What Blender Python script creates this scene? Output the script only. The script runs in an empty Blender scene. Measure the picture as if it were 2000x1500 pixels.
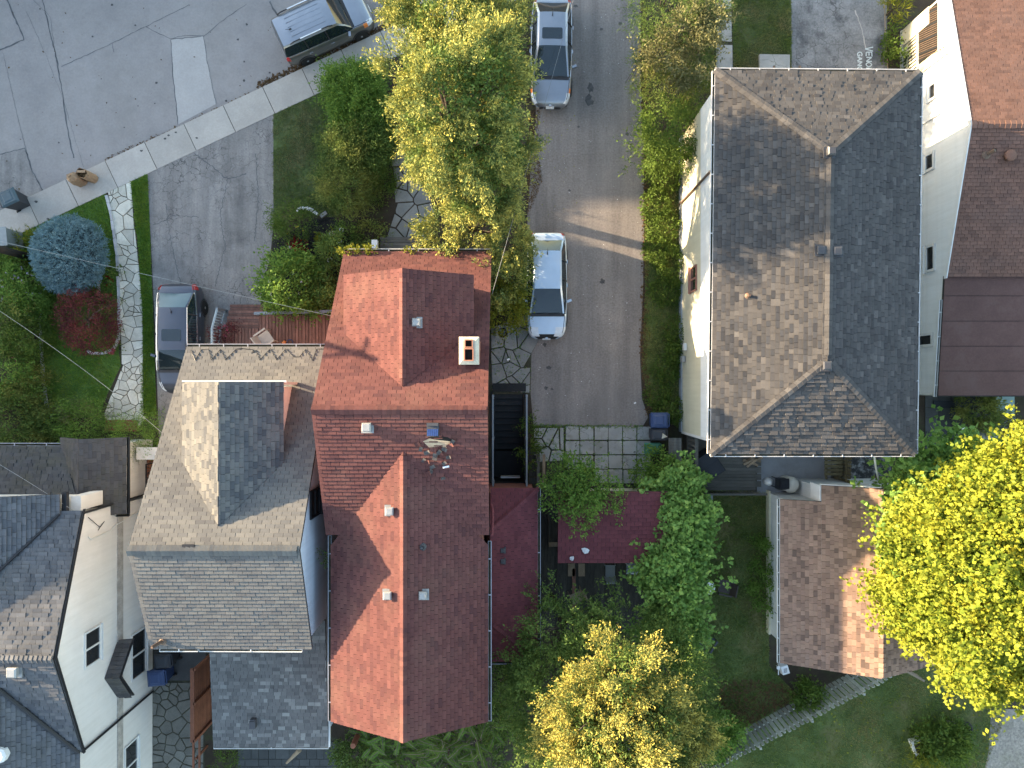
import bpy, bmesh, math, random
import numpy as np
from mathutils import Vector, Matrix

S = bpy.context.scene
COL = S.collection
# ------------------------------------------------------------------ camera, sky, sun, exposure
CAM_H = 30.0            # drone height in metres
FOC = 1350.0            # focal length in photograph pixels (2000 wide)
cam_d = bpy.data.cameras.new('camera')
cam = bpy.data.objects.new('camera', cam_d)
COL.objects.link(cam)
cam.location = (0, 0, CAM_H)
cam.rotation_euler = (0, 0, 0)
cam_d.sensor_width = 36.0
cam_d.lens = 36.0 * FOC / 2000.0
cam_d.clip_end = 3000
S.camera = cam

SUN_EL = math.radians(10.6)
SUN_AZ = math.radians(16.0)      # light travels +X and a little -Y
world = bpy.data.worlds.new('World')
S.world = world
world.use_nodes = True
wn = world.node_tree
wn.nodes.clear()
sky = wn.nodes.new('ShaderNodeTexSky')
sky.sky_type = 'NISHITA'
sky.sun_disc = False
sky.sun_elevation = SUN_EL
sky.sun_rotation = math.radians(270) + SUN_AZ
sky.air_density = 1.0
sky.dust_density = 0.9
sky.ozone_density = 0.45
bg = wn.nodes.new('ShaderNodeBackground')
bg.inputs['Strength'].default_value = 0.15
wo = wn.nodes.new('ShaderNodeOutputWorld')
wn.links.new(sky.outputs[0], bg.inputs[0])
wn.links.new(bg.outputs[0], wo.inputs[0])

sun_d = bpy.data.lights.new('sun', 'SUN')
sun_d.energy = 5.0
sun_d.angle = math.radians(0.6)
sun_d.color = (1.0, 0.77, 0.50)
sun = bpy.data.objects.new('sun', sun_d)
COL.objects.link(sun)
sdir = Vector((math.cos(SUN_EL) * math.cos(SUN_AZ), -math.cos(SUN_EL) * math.sin(SUN_AZ), -math.sin(SUN_EL)))
sun.rotation_euler = sdir.to_track_quat('-Z', 'Y').to_euler()
sun.location = (-40, 12, 30)

S.view_settings.view_transform = 'Standard'
S.view_settings.look = 'None'
S.view_settings.gamma = 1.0
S.view_settings.use_curve_mapping = False
S.view_settings.exposure = 2.5

# ------------------------------------------------------------------ helpers
RNG = random.Random(7)

def P(px, py, z=0.0):
    """point seen at photograph pixel (px, py) lying at height z"""
    k = (CAM_H - z) / FOC
    return Vector(((px - 1000.0) * k, (750.0 - py) * k, z))

def G(px, py):
    p = P(px, py, 0.0)
    return (p.x, p.y)

class MB:
    def __init__(self):
        self.v = []; self.f = []
    def add(self, vs, fs):
        o = len(self.v)
        self.v.extend([tuple(p) for p in vs])
        self.f.extend([tuple(i + o for i in f) for f in fs])
        return self
    def box(self, x0, x1, y0, y1, z0, z1):
        return self.add([(x0,y0,z0),(x1,y0,z0),(x1,y1,z0),(x0,y1,z0),(x0,y0,z1),(x1,y0,z1),(x1,y1,z1),(x0,y1,z1)],
                        [(0,3,2,1),(4,5,6,7),(0,1,5,4),(1,2,6,5),(2,3,7,6),(3,0,4,7)])
    def cbox(self, c, sx, sy, sz, rz=0.0, rx=0.0, ry=0.0):
        M = Matrix.Translation(c) @ Matrix.Rotation(rz, 4, 'Z') @ Matrix.Rotation(ry, 4, 'Y') @ Matrix.Rotation(rx, 4, 'X')
        vs = [M @ Vector((a*sx/2, b*sy/2, d*sz/2)) for d in (-1,1) for a,b in ((-1,-1),(1,-1),(1,1),(-1,1))]
        return self.add(vs, [(0,3,2,1),(4,5,6,7),(0,1,5,4),(1,2,6,5),(2,3,7,6),(3,0,4,7)])
    def prism(self, poly, z0, z1):
        a = sum(poly[i][0]*poly[(i+1)%len(poly)][1]-poly[(i+1)%len(poly)][0]*poly[i][1] for i in range(len(poly)))
        if a < 0: poly = poly[::-1]
        n = len(poly)
        vs = [(p[0],p[1],z0) for p in poly] + [(p[0],p[1],z1) for p in poly]
        fs = [tuple(range(n-1,-1,-1)), tuple(range(n,2*n))] + [(i,(i+1)%n,n+(i+1)%n,n+i) for i in range(n)]
        return self.add(vs, fs)
    def sheet(self, poly, z):
        a = sum(poly[i][0]*poly[(i+1)%len(poly)][1]-poly[(i+1)%len(poly)][0]*poly[i][1] for i in range(len(poly)))
        if a < 0: poly = poly[::-1]
        return self.add([(p[0],p[1],z) for p in poly], [tuple(range(len(poly)))])
    def slab(self, pts, t):
        """3D planar polygon, thickened by t below (along its normal)"""
        pts = [Vector(p) for p in pts]
        n = poly_normal(pts)
        if n.z < 0: pts = pts[::-1]; n = -n
        m = len(pts)
        vs = [p - n*t for p in pts] + pts
        return self.add(vs, [tuple(range(m-1,-1,-1)), tuple(range(m,2*m))] + [(i,(i+1)%m,m+(i+1)%m,m+i) for i in range(m)])
    def extr(self, pts, d):
        """any 3D planar polygon extruded by vector d"""
        pts = [Vector(p) for p in pts]; d = Vector(d); m = len(pts)
        if poly_normal(pts).dot(d) < 0: pts = pts[::-1]
        vs = pts + [p + d for p in pts]
        return self.add(vs, [tuple(range(m-1,-1,-1)), tuple(range(m,2*m))] + [(i,(i+1)%m,m+(i+1)%m,m+i) for i in range(m)])
    def tube(self, pts, r, n=6, cap=True):
        pts = [Vector(p) for p in pts]
        rs = r if isinstance(r, (list,tuple)) else [r]*len(pts)
        o = len(self.v); prev = None
        for i,p in enumerate(pts):
            a = pts[min(i+1,len(pts)-1)] - pts[max(i-1,0)]
            if a.length < 1e-9: a = Vector((0,0,1))
            a.normalize()
            if prev is None:
                ref = Vector((0,0,1)) if abs(a.z) < .9 else Vector((1,0,0))
                u = a.cross(ref).normalized()
            else:
                u = (prev - a*prev.dot(a))
                u = u.normalized() if u.length > 1e-6 else a.orthogonal().normalized()
            prev = u; w = a.cross(u)
            for k in range(n):
                t = 2*math.pi*k/n
                self.v.append(tuple(p + (u*math.cos(t) + w*math.sin(t))*rs[i]))
        for i in range(len(pts)-1):
            for k in range(n):
                self.f.append((o+i*n+k, o+i*n+(k+1)%n, o+(i+1)*n+(k+1)%n, o+(i+1)*n+k))
        if cap:
            self.f.append(tuple(o+k for k in range(n-1,-1,-1)))
            self.f.append(tuple(o+(len(pts)-1)*n+k for k in range(n)))
        return self
    def lathe(self, c, prof, n=16, axis='z'):
        """profile of (radius, height); closed at zero radius ends"""
        c = Vector(c); o = len(self.v)
        for r,h in prof:
            for k in range(n):
                t = 2*math.pi*k/n
                if axis == 'z': q = Vector((r*math.cos(t), r*math.sin(t), h))
                elif axis == 'y': q = Vector((r*math.cos(t), h, -r*math.sin(t)))
                else: q = Vector((h, r*math.cos(t), r*math.sin(t)))
                self.v.append(tuple(c+q))
        for i in range(len(prof)-1):
            for k in range(n):
                self.f.append((o+i*n+k, o+i*n+(k+1)%n, o+(i+1)*n+(k+1)%n, o+(i+1)*n+k))
        self.f.append(tuple(o+k for k in range(n-1,-1,-1)))
        self.f.append(tuple(o+(len(prof)-1)*n+k for k in range(n)))
        return self
    def frustum(self, c, sx, sy, tx, ty, z0, z1, rz=0):
        M = Matrix.Translation(c) @ Matrix.Rotation(rz,4,'Z')
        vs = [M @ Vector((a*sx/2,b*sy/2,z0)) for a,b in ((-1,-1),(1,-1),(1,1),(-1,1))] + [M @ Vector((a*tx/2,b*ty/2,z1)) for a,b in ((-1,-1),(1,-1),(1,1),(-1,1))]
        return self.add(vs, [(0,3,2,1),(4,5,6,7),(0,1,5,4),(1,2,6,5),(2,3,7,6),(3,0,4,7)])
    def mesh(self, name, smooth=False):
        me = bpy.data.meshes.new(name)
        me.from_pydata(self.v, [], self.f)
        if smooth: me.polygons.foreach_set('use_smooth', [True]*len(me.polygons))
        me.update()
        return me
    def build(self, name, mat, parent=None, smooth=False):
        return link(name, self.mesh(name, smooth), mat, parent)

def poly_normal(pts):
    n = Vector((0,0,0))
    for i in range(len(pts)):
        a = pts[i]; b = pts[(i+1)%len(pts)]
        n += Vector(((a.y-b.y)*(a.z+b.z), (a.z-b.z)*(a.x+b.x), (a.x-b.x)*(a.y+b.y)))
    return n.normalized()

WLOC = {}
def link(name, me, mat, parent=None, M=None):
    o = bpy.data.objects.new(name, me)
    COL.objects.link(o)
    if mat is not None and len(me.materials) == 0: me.materials.append(mat)
    if parent is not None:
        o.parent = parent
        o.matrix_parent_inverse = WLOC.get(parent.name, Matrix.Identity(4))
    if M is not None: o.matrix_basis = M
    return o

def tag(o, label=None, cat=None, group=None, kind=None):
    if label: o['label'] = label
    if cat: o['category'] = cat
    if group: o['group'] = group
    if kind: o['kind'] = kind
    return o

def thing(name, label, cat, loc, group=None, rz=None):
    """Empty at the base of a thing. rz None: children are written in world coordinates"""
    o = bpy.data.objects.new(name, None)
    COL.objects.link(o)
    o.empty_display_size = .3
    o.location = loc
    if rz is None:
        WLOC[o.name] = Matrix.Translation(-Vector(loc))
    else:
        o.rotation_euler = (0, 0, rz)
    return tag(o, label, cat, group)

def copy_thing(src, loc, rz, label=None, group=None):
    def cp(o, par):
        c = o.copy(); COL.objects.link(c)
        if par is not None: c.parent = par
        for ch in o.children: cp(ch, c)
        return c
    r = cp(src, None)
    r.location = loc; r.rotation_euler = (0,0,rz)
    if label: r['label'] = label
    if group: r['group'] = group
    return r

# 2D clipping
def clip_half(poly, a, b, c):
    """keep a*x+b*y <= c"""
    out = []
    for i in range(len(poly)):
        p = poly[i]; q = poly[(i+1)%len(poly)]
        dp = a*p[0]+b*p[1]-c; dq = a*q[0]+b*q[1]-c
        if dp <= 0: out.append(p)
        if (dp < 0 < dq) or (dq < 0 < dp):
            t = dp/(dp-dq)
            out.append((p[0]+(q[0]-p[0])*t, p[1]+(q[1]-p[1])*t))
    return out

def area2(poly):
    return .5*sum(poly[i][0]*poly[(i+1)%len(poly)][1]-poly[(i+1)%len(poly)][0]*poly[i][1] for i in range(len(poly)))

def clip_convex(poly, conv):
    if area2(conv) < 0: conv = conv[::-1]
    for i in range(len(conv)):
        p = conv[i]; q = conv[(i+1)%len(conv)]
        a = q[1]-p[1]; b = -(q[0]-p[0])
        poly = clip_half(poly, a, b, a*p[0]+b*p[1])
        if len(poly) < 3: return []
    return poly

def inside(poly, x, y):
    r = False; n = len(poly); j = n-1
    for i in range(n):
        xi,yi = poly[i][0],poly[i][1]; xj,yj = poly[j][0],poly[j][1]
        if (yi > y) != (yj > y) and x < (xj-xi)*(y-yi)/(yj-yi)+xi: r = not r
        j = i
    return r

def scatter(poly, n, rng):
    xs = [p[0] for p in poly]; ys = [p[1] for p in poly]
    out = []
    while len(out) < n:
        x = rng.uniform(min(xs),max(xs)); y = rng.uniform(min(ys),max(ys))
        if inside(poly,x,y): out.append((x,y))
    return out

# ------------------------------------------------------------------ materials
def newmat(name):
    m = bpy.data.materials.new(name); m.use_nodes = True
    nt = m.node_tree
    return m, nt, nt.nodes['Principled BSDF']

def rand_node(nt):
    """one random number per object and per mesh island"""
    oi = nt.nodes.new('ShaderNodeObjectInfo'); ge = nt.nodes.new('ShaderNodeNewGeometry')
    ad = nt.nodes.new('ShaderNodeMath'); ad.operation = 'ADD'
    fr = nt.nodes.new('ShaderNodeMath'); fr.operation = 'FRACT'
    nt.links.new(oi.outputs['Random'], ad.inputs[0]); nt.links.new(ge.outputs['Random Per Island'], ad.inputs[1])
    nt.links.new(ad.outputs[0], fr.inputs[0])
    return fr.outputs[0]

def noise_node(nt, scale, detail=4, rough=.6, stretch=None):
    tc = nt.nodes.new('ShaderNodeNewGeometry')
    nz = nt.nodes.new('ShaderNodeTexNoise')
    nz.inputs['Scale'].default_value = scale; nz.inputs['Detail'].default_value = detail; nz.inputs['Roughness'].default_value = rough
    src = tc.outputs['Position']
    if stretch:
        mp = nt.nodes.new('ShaderNodeMapping'); mp.inputs['Scale'].default_value = stretch
        nt.links.new(src, mp.inputs[0]); src = mp.outputs[0]
    nt.links.new(src, nz.inputs['Vector'])
    return nz.outputs[0]

def ramp(nt, fac, stops):
    r = nt.nodes.new('ShaderNodeValToRGB')
    e = r.color_ramp.elements
    while len(e) < len(stops): e.new(.5)
    for i,(p,c) in enumerate(stops):
        e[i].position = p; e[i].color = (c[0],c[1],c[2],1)
    nt.links.new(fac, r.inputs[0])
    return r.outputs[0]

def mix(nt, a, b, fac, mode='MIX'):
    m = nt.nodes.new('ShaderNodeMix'); m.data_type = 'RGBA'; m.blend_type = mode
    for s,v in ((6,a),(7,b)):
        if isinstance(v,(tuple,list)): m.inputs[s].default_value = (v[0],v[1],v[2],1)
        else: nt.links.new(v, m.inputs[s])
    if isinstance(fac,(int,float)): m.inputs[0].default_value = fac
    else: nt.links.new(fac, m.inputs[0])
    return m.outputs[2]

def sc(c, k): return (min(1,c[0]*k), min(1,c[1]*k), min(1,c[2]*k))

def bump(nt, bsdf, h, strength=.3, dist=.02):
    b = nt.nodes.new('ShaderNodeBump'); b.inputs['Strength'].default_value = strength; b.inputs['Distance'].default_value = dist
    nt.links.new(h, b.inputs['Height']); nt.links.new(b.outputs[0], bsdf.inputs['Normal'])

def surf(name, col, rough=.85, var=.25, scale=2.0, fine=40.0, fvar=.2, piece=0.0, bmp=0.0, bscale=60.0, metal=0.0, stain=None, stain_amt=0.0, stain_scale=.8, spec=.3, stretch=None, streak=0.0):
    """general weathered surface: large and fine noise variation, per-piece variation, stains"""
    m,nt,bs = newmat(name)
    bs.inputs['Roughness'].default_value = rough; bs.inputs['Metallic'].default_value = metal
    bs.inputs['Specular IOR Level'].default_value = spec
    c = ramp(nt, noise_node(nt, scale, 5, .65, stretch), [(.3,sc(col,1-var)),(.7,sc(col,1+var))])
    if fvar:
        c = mix(nt, c, ramp(nt, noise_node(nt, fine, 3, .7, stretch), [(.3,(1-fvar,)*3),(.7,(1,)*3)]), 1.0, 'MULTIPLY')
    if piece:
        c = mix(nt, c, ramp(nt, rand_node(nt), [(0,(1-piece,)*3),(1,(1,)*3)]), 1.0, 'MULTIPLY')
    if streak:
        c = mix(nt, c, ramp(nt, noise_node(nt, 1.0, 5, .7, (5,5,.35)), [(.35,(1-streak,1-streak*1.05,1-streak*1.15)),(.62,(1,1,1))]), 1.0, 'MULTIPLY')
    if stain:
        f = ramp(nt, noise_node(nt, stain_scale, 6, .7), [(.5,(0,0,0)),(.68,(stain_amt,)*3)])
        c = mix(nt, c, stain, f)
    nt.links.new(c, bs.inputs['Base Color'])
    if bmp: bump(nt, bs, noise_node(nt, bscale, 3, .7), bmp)
    return m

def shingle_mat(name, cols, grain=.35, tint=None, tint_scale=.5, tint_amt=.5, gran=120):
    m,nt,bs = newmat(name)
    bs.inputs['Roughness'].default_value = .95; bs.inputs['Specular IOR Level'].default_value = .15
    n = len(cols)
    c = ramp(nt, rand_node(nt), [(i/(n-1),cols[i]) for i in range(n)])
    c = mix(nt, c, ramp(nt, noise_node(nt, gran, 2, .8), [(.3,(1-grain,)*3),(.7,(1,)*3)]), 1.0, 'MULTIPLY')
    c = mix(nt, c, ramp(nt, noise_node(nt, 1.1, 6, .75), [(.3,(.76,)*3),(.68,(1,)*3)]), 1.0, 'MULTIPLY')
    if tint:
        c = mix(nt, c, tint, ramp(nt, noise_node(nt, tint_scale, 5, .7), [(.48,(0,0,0)),(.72,(tint_amt,)*3)]))
    nt.links.new(c, bs.inputs['Base Color'])
    bump(nt, bs, noise_node(nt, gran, 2, .8), .25, .01)
    return m

def leaf_mat(name, cols, trans=.35, tintcol=None, tscale=.6, rough=.55, tip=None):
    m,nt,bs = newmat(name)
    n = len(cols)
    mean = [sum(q[k] for q in cols)/n for k in range(3)]
    cols = [tuple(mean[k]+(q[k]-mean[k])*.6 for k in range(3)) for q in cols]
    c = ramp(nt, rand_node(nt), [(i/(n-1),cols[i]) for i in range(n)])
    c = mix(nt, c, ramp(nt, noise_node(nt, 1.6, 4, .7), [(.3,(.68,.72,.7)),(.7,(1.0,1.0,1.0))]), 1.0, 'MULTIPLY')
    if tintcol:
        c = mix(nt, c, tintcol, ramp(nt, noise_node(nt, tscale, 3, .6), [(.42,(0,0,0)),(.66,(.85,)*3)]))
    if tip:
        at = nt.nodes.new('ShaderNodeAttribute'); at.attribute_name = 'tip'
        c = mix(nt, c, tip, ramp(nt, at.outputs['Fac'], [(.30,(0,0,0)),(.95,(1,1,1))]))
    bs.inputs['Roughness'].default_value = rough+.1; bs.inputs['Specular IOR Level'].default_value = .15
    nt.links.new(c, bs.inputs['Base Color'])
    tr = nt.nodes.new('ShaderNodeBsdfTranslucent'); nt.links.new(c, tr.inputs['Color'])
    mx = nt.nodes.new('ShaderNodeMixShader'); mx.inputs[0].default_value = trans
    out = nt.nodes['Material Output']
    nt.links.new(bs.outputs[0], mx.inputs[1]); nt.links.new(tr.outputs[0], mx.inputs[2]); nt.links.new(mx.outputs[0], out.inputs['Surface'])
    return m

def paint_mat(name, col, metal=.5, rough=.3, coat=.6):
    m,nt,bs = newmat(name)
    c = ramp(nt, noise_node(nt, 1.5, 3, .6), [(.3,sc(col,.92)),(.7,sc(col,1.05))])
    nt.links.new(c, bs.inputs['Base Color'])
    bs.inputs['Metallic'].default_value = metal
    nt.links.new(ramp(nt, noise_node(nt, 3, 4, .7), [(.3,(rough,)*3),(.7,(rough*1.35,)*3)]), bs.inputs['Roughness'])
    bs.inputs['Coat Weight'].default_value = coat; bs.inputs['Coat Roughness'].default_value = .06
    return m

def glass_mat(name, col=(.012,.016,.02), rough=.04):
    m,nt,bs = newmat(name)
    nt.links.new(ramp(nt, noise_node(nt, .8, 2, .5), [(.3,sc(col,.8)),(.7,sc(col,1.3))]), bs.inputs['Base Color'])
    bs.inputs['Roughness'].default_value = rough
    bs.inputs['Specular IOR Level'].default_value = .8
    return m

def plain(name, col, rough=.6, metal=0, var=.1, scale=6, spec=.4):
    return surf(name, col, rough, var, scale, fvar=.08, metal=metal, spec=spec)
M = {}
M['soil'] = surf('soil', (.055,.042,.03), .95, .35, 1.2, 30, .35, bmp=.4, stain=(.05,.065,.02), stain_amt=.7, stain_scale=1.1)
M['road'] = surf('road_concrete', (0.3066,0.2786,0.2588), .9, .10, .45, 11, .13, bmp=.15, stain=(0.2044,0.1846,0.1712), stain_amt=.55, stain_scale=.5)
M['patch'] = surf('road_patch', (0.3914,0.3610,0.3344), .9, .08, .8, 12, .12, bmp=.15)
M['crack'] = surf('crack_fill', (.12,.12,.122), .9, .3, 3, 50, .3)
M['walk'] = surf('sidewalk_concrete', (0.4366,0.3942,0.3461), .9, .10, .9, 13, .13, piece=.12, bmp=.12, stain=(0.3417,0.3076,0.2714), stain_amt=.5, stain_scale=1.3)
M['asph_l'] = surf('worn_asphalt', (0.2916,0.2680,0.2465), .92, .16, .5, 13, .25, bmp=.35, bscale=45, stain=(0.1188,0.1100,0.1042), stain_amt=.6, stain_scale=.7)
M['asph_c'] = surf('brown_asphalt', (0.2716,0.2417,0.2230), .92, .15, .5, 13, .38, bmp=.5, bscale=50, stain=(0.2054,0.1857,0.1743), stain_amt=.6, stain_scale=.35)
M['asph_r'] = surf('sealed_asphalt', (.22,.22,.22), .92, .3, 1.0, 12, .4, bmp=.4, bscale=50, stain=(.045,.047,.05), stain_amt=.95, stain_scale=.9)
M['oil'] = surf('oil_stain', (.085,.08,.078), .6, .4, 6, 40, .4)
M['mulch'] = surf('black_mulch', (.03,.028,.027), .95, .4, 8, 40, .5, piece=.5)
M['gravel'] = surf('gravel', (0.3750,0.3300,0.2750), .95, .25, 1.0, 9, .55, bmp=.6, stain=(.2,.19,.13), stain_amt=.7, stain_scale=1.2)
M['conc'] = surf('old_concrete', (0.3600,0.3524,0.3300), .92, .15, 1.0, 50, .2, piece=.15, bmp=.2, stain=(0.1800,0.1726,0.1350), stain_amt=.6, stain_scale=1.5)
M['concblue'] = surf('grey_slab', (.30,.31,.33), .8, .12, 1.2, 50, .15, stain=(.2,.2,.2), stain_amt=.6)
M['flag'] = surf('grey_flagstone', (0.3000,0.2937,0.2750), .9, .15, 2.0, 30, .25, piece=.25, bmp=.3)
M['flagw'] = surf('white_flagstone', (0.7400,0.7000,0.5890), .85, .16, 1.5, 14, .2, piece=.36, bmp=.3, stain=(.40,.37,.28), stain_amt=.6, stain_scale=1.6)
M['flagd'] = surf('brown_flagstone', (0.2040,0.1980,0.1740), .9, .2, 2.0, 30, .3, piece=.35, bmp=.4)
M['slate'] = surf('dark_slate', (.075,.08,.08), .7, .2, 2.0, 30, .3, piece=.4, bmp=.2)
M['joint'] = surf('joint_earth', (0.0600,0.0588,0.0374), .95, .4, 4, 30, .4)
M['white_edge'] = surf('white_edging', (.5,.5,.5), .8, .1, 3, 30, .2, piece=.2)
# roofs
M['sh_red'] = shingle_mat('red_shingle', [(0.1439,0.0598,0.0538),(0.1755,0.0719,0.0629),(0.1946,0.0808,0.0703),(0.1645,0.0673,0.0600),(0.1206,0.0524,0.0509)], tint=(0.1645,0.0896,0.0674), tint_amt=.45)
M['sh_redlow'] = shingle_mat('dark_red_shingle', [(0.1612,0.0530,0.0604),(0.1896,0.0608,0.0685),(0.2085,0.0673,0.0733),(0.1706,0.0562,0.0636)])
M['sh_grey'] = shingle_mat('tan_grey_shingle', [(0.1399,0.1357,0.1325),(0.1749,0.1696,0.1608),(0.2055,0.1963,0.1798),(0.1880,0.1812,0.1684),(0.1575,0.1535,0.1495)], tint=(0.1312,0.1294,0.1277), tint_amt=.45)
M['sh_dorm'] = shingle_mat('dormer_shingle', [(0.1056,0.1083,0.1120),(0.1469,0.1469,0.1450),(0.1836,0.1791,0.1652),(0.2066,0.1973,0.1791),(0.1285,0.1285,0.1285)])
M['sh_add'] = shingle_mat('pale_grey_shingle', [(0.1267,0.1273,0.1245),(0.1605,0.1591,0.1547),(0.1858,0.1829,0.1773),(0.1689,0.1670,0.1622),(0.2027,0.1988,0.1924),(0.3041,0.3062,0.2867)])
M['sh_big'] = shingle_mat('charcoal_shingle', [(0.0739,0.0695,0.0687),(0.0973,0.0913,0.0878),(0.1147,0.1070,0.1017),(0.1043,0.0973,0.0930),(0.0869,0.0826,0.0799),(0.1434,0.1330,0.1252)])
M['sh_left'] = shingle_mat('slate_grey_shingle', [(.10,.104,.115),(.13,.135,.145),(.155,.157,.165),(.125,.128,.135),(.185,.185,.19)], tint=(.1,.1,.085), tint_amt=.4)
M['sh_porch'] = shingle_mat('porch_shingle', [(.075,.074,.08),(.095,.093,.097),(.115,.112,.113),(.09,.09,.09)], tint=(.075,.07,.045), tint_amt=.6, tint_scale=.9)
M['sh_brown'] = shingle_mat('brown_shingle', [(0.2603,0.1729,0.1304),(0.3368,0.2213,0.1696),(0.3904,0.2628,0.1956),(0.3138,0.2075,0.1565),(0.1761,0.1217,0.0978)])
M['sh_rust'] = shingle_mat('rust_brown_shingle', [(0.1647,0.0925,0.0708),(0.2091,0.1162,0.0868),(0.2408,0.1327,0.0982),(0.1901,0.1067,0.0800)], tint=(0.1267,0.0889,0.0777), tint_amt=.6, tint_scale=.35)
M['deck_dark'] = surf('roof_underlay', (.04,.037,.035), .95, .2, 3)
M['roll'] = surf('rolled_roofing', (0.1386,0.0749,0.0633), .9, .12, .8, 14, .2, piece=.22, bmp=.2, stain=(0.1188,0.0774,0.0667), stain_amt=.6)
# walls and trim
M['stucco'] = surf('white_stucco', (.66,.63,.59), .9, .05, .8, 50, .06, bmp=.12, stain=(.56,.53,.49), stain_amt=.5, stain_scale=.6, streak=.09)
M['sid_yel'] = surf('cream_siding', (0.5610,0.5270,0.3910), .6, .05, .8, 30, .05, piece=.07, streak=.09)
M['sid_white'] = surf('white_siding', (0.6854,0.6977,0.6921), .55, .04, .8, 30, .05, piece=.06, streak=.09)
M['sid_blue'] = surf('pale_blue_siding', (.58,.64,.70), .6, .05, .8, 30, .05, piece=.06, streak=.09)
M['trim'] = surf('white_trim', (.62,.62,.60), .5, .06, 2, 30, .08, piece=.05)
M['trim_w'] = surf('weathered_trim', (.40,.37,.33), .8, .3, 2.5, 30, .35)
M['trim_red'] = surf('brown_trim', (.30,.15,.11), .6, .1, 2)
M['black'] = plain('black_trim', (.018,.018,.02), .45)
M['gut'] = surf('white_gutter', (.52,.51,.50), .5, .1, 2, 30, .12)
M['gutg'] = surf('grey_gutter', (.36,.36,.39), .45, .12, 2, 30, .15, metal=.3)
M['metal'] = surf('galvanised', (.34,.34,.33), .5, .12, 4, 30, .15, metal=.4)
M['vent_d'] = plain('dark_vent', (.05,.05,.055), .5)
M['vent_p'] = surf('pipe_vent', (.13,.085,.06), .6, .25, 6)
M['terra'] = surf('terracotta', (.42,.18,.11), .8, .15, 6, 30, .2, piece=.2)
M['capconc'] = surf('chimney_cap', (.52,.47,.37), .9, .15, 3, 30, .25)
M['brick'] = surf('chimney_brick', (.28,.12,.09), .9, .2, 3, 30, .3, piece=.2)
M['glass'] = glass_mat('window_glass', (.02,.022,.024))
M['soot_hollow_shade'] = plain('soot_hollow_shade', (.008,.007,.006), .95)  # near-black: flue soot, and painted shade inside holes, bores and slots
# wood
M['deck_red'] = surf('red_deck', (0.2790,0.1350,0.0990), .7, .3, 2.5, 25, .35, piece=.35, stretch=(3,1,1))
M['deck_old'] = surf('dark_old_deck', (0.0700,0.0658,0.0560), .8, .35, 2.5, 25, .4, piece=.5, stretch=(6,1,1))
M['deck_grey'] = surf('grey_deck', (.15,.145,.13), .85, .2, 2.5, 25, .3, piece=.35, stretch=(1,6,1))
M['wood_pale'] = surf('pale_wood', (.33,.25,.17), .8, .2, 3, 25, .3, piece=.3)
M['fence_wood'] = surf('weathered_picket', (0.4725,0.4809,0.4219), .85, .18, 2.5, 25, .25, piece=.45)
M['fence_moss'] = surf('mossy_board', (.17,.15,.085), .9, .3, 2.5, 25, .35, piece=.4)
M['fence_red'] = surf('redwood_fence', (.26,.10,.055), .7, .2, 3, 25, .25, piece=.25)
M['blackwood'] = surf('near_black_wood', (.017,.018,.019), .55, .4, 2.5, 25, .4, piece=.4)  # near-black boards of the basement stair and its pit
M['rail_blue'] = surf('pale_blue_rail', (.40,.48,.52), .6, .1, 3)
M['greyrail'] = surf('grey_rail', (.22,.25,.28), .6, .15, 3)
M['ply'] = surf('bare_plywood', (.50,.38,.25), .85, .2, 5, 30, .3)
M['bark'] = surf('bark', (.085,.065,.05), .95, .3, 8, 40, .4, bmp=.6, bscale=30)
M['barkpale'] = surf('pale_bark', (.20,.17,.13), .95, .3, 8, 40, .4, bmp=.5, bscale=30)
M['pole'] = surf('pole_wood', (.06,.05,.043), .9, .25, 6, 40, .3)
M['wire'] = plain('wire_grey', (.20,.20,.20), .5)
M['wirep'] = plain('wire_pale', (.32,.32,.31), .5)
# leaves
M['lf_cedar'] = leaf_mat('cedar_leaf', [(0.0633,0.1150,0.0403),(0.0862,0.1437,0.0460),(0.1150,0.1725,0.0517)], .12, (0.1495,0.1725,0.0460), .7, tip=(0.4140,0.3795,0.0862))
M['lf_cedar2'] = leaf_mat('golden_cedar_leaf', [(0.0616,0.1064,0.0336),(0.0896,0.1344,0.0392),(0.1232,0.1624,0.0448)], .12, (0.1680,0.1680,0.0448), .7, tip=(0.4928,0.4032,0.0840))
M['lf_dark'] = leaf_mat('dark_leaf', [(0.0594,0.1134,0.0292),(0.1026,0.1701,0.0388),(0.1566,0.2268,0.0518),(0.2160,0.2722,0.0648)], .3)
M['lf_mid'] = leaf_mat('mid_leaf', [(0.0873,0.1769,0.0325),(0.1372,0.2432,0.0455),(0.1994,0.3206,0.0585),(0.2743,0.3759,0.0733)], .35)
M['lf_vine'] = leaf_mat('vine_leaf', [(0.1050,0.2142,0.0504),(0.1650,0.3024,0.0684),(0.2400,0.3906,0.0900),(0.3600,0.4788,0.1170)], .3, rough=.4)
M['lf_bright'] = leaf_mat('bright_leaf', [(0.0715,0.1300,0.0234),(0.1105,0.1755,0.0312),(0.1560,0.2145,0.0390),(0.0910,0.1495,0.0286)], .35)
M['lf_maple'] = leaf_mat('maple_leaf', [(0.0932,0.1516,0.0186),(0.1598,0.2212,0.0216),(0.2463,0.2780,0.0277),(0.3195,0.3222,0.0341)], .35, (0.3195,0.3159,0.0308), .6)
M['lf_olive'] = leaf_mat('olive_leaf', [(0.0672,0.1260,0.0302),(0.1176,0.1784,0.0424),(0.1848,0.2310,0.0605),(0.0924,0.1576,0.0378)], .3, (0.2520,0.2520,0.0605), .9)
M['lf_pale'] = leaf_mat('pale_variegated_leaf', [(.07,.09,.03),(.17,.17,.07),(.30,.27,.13),(.13,.13,.05)], .3)
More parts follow.
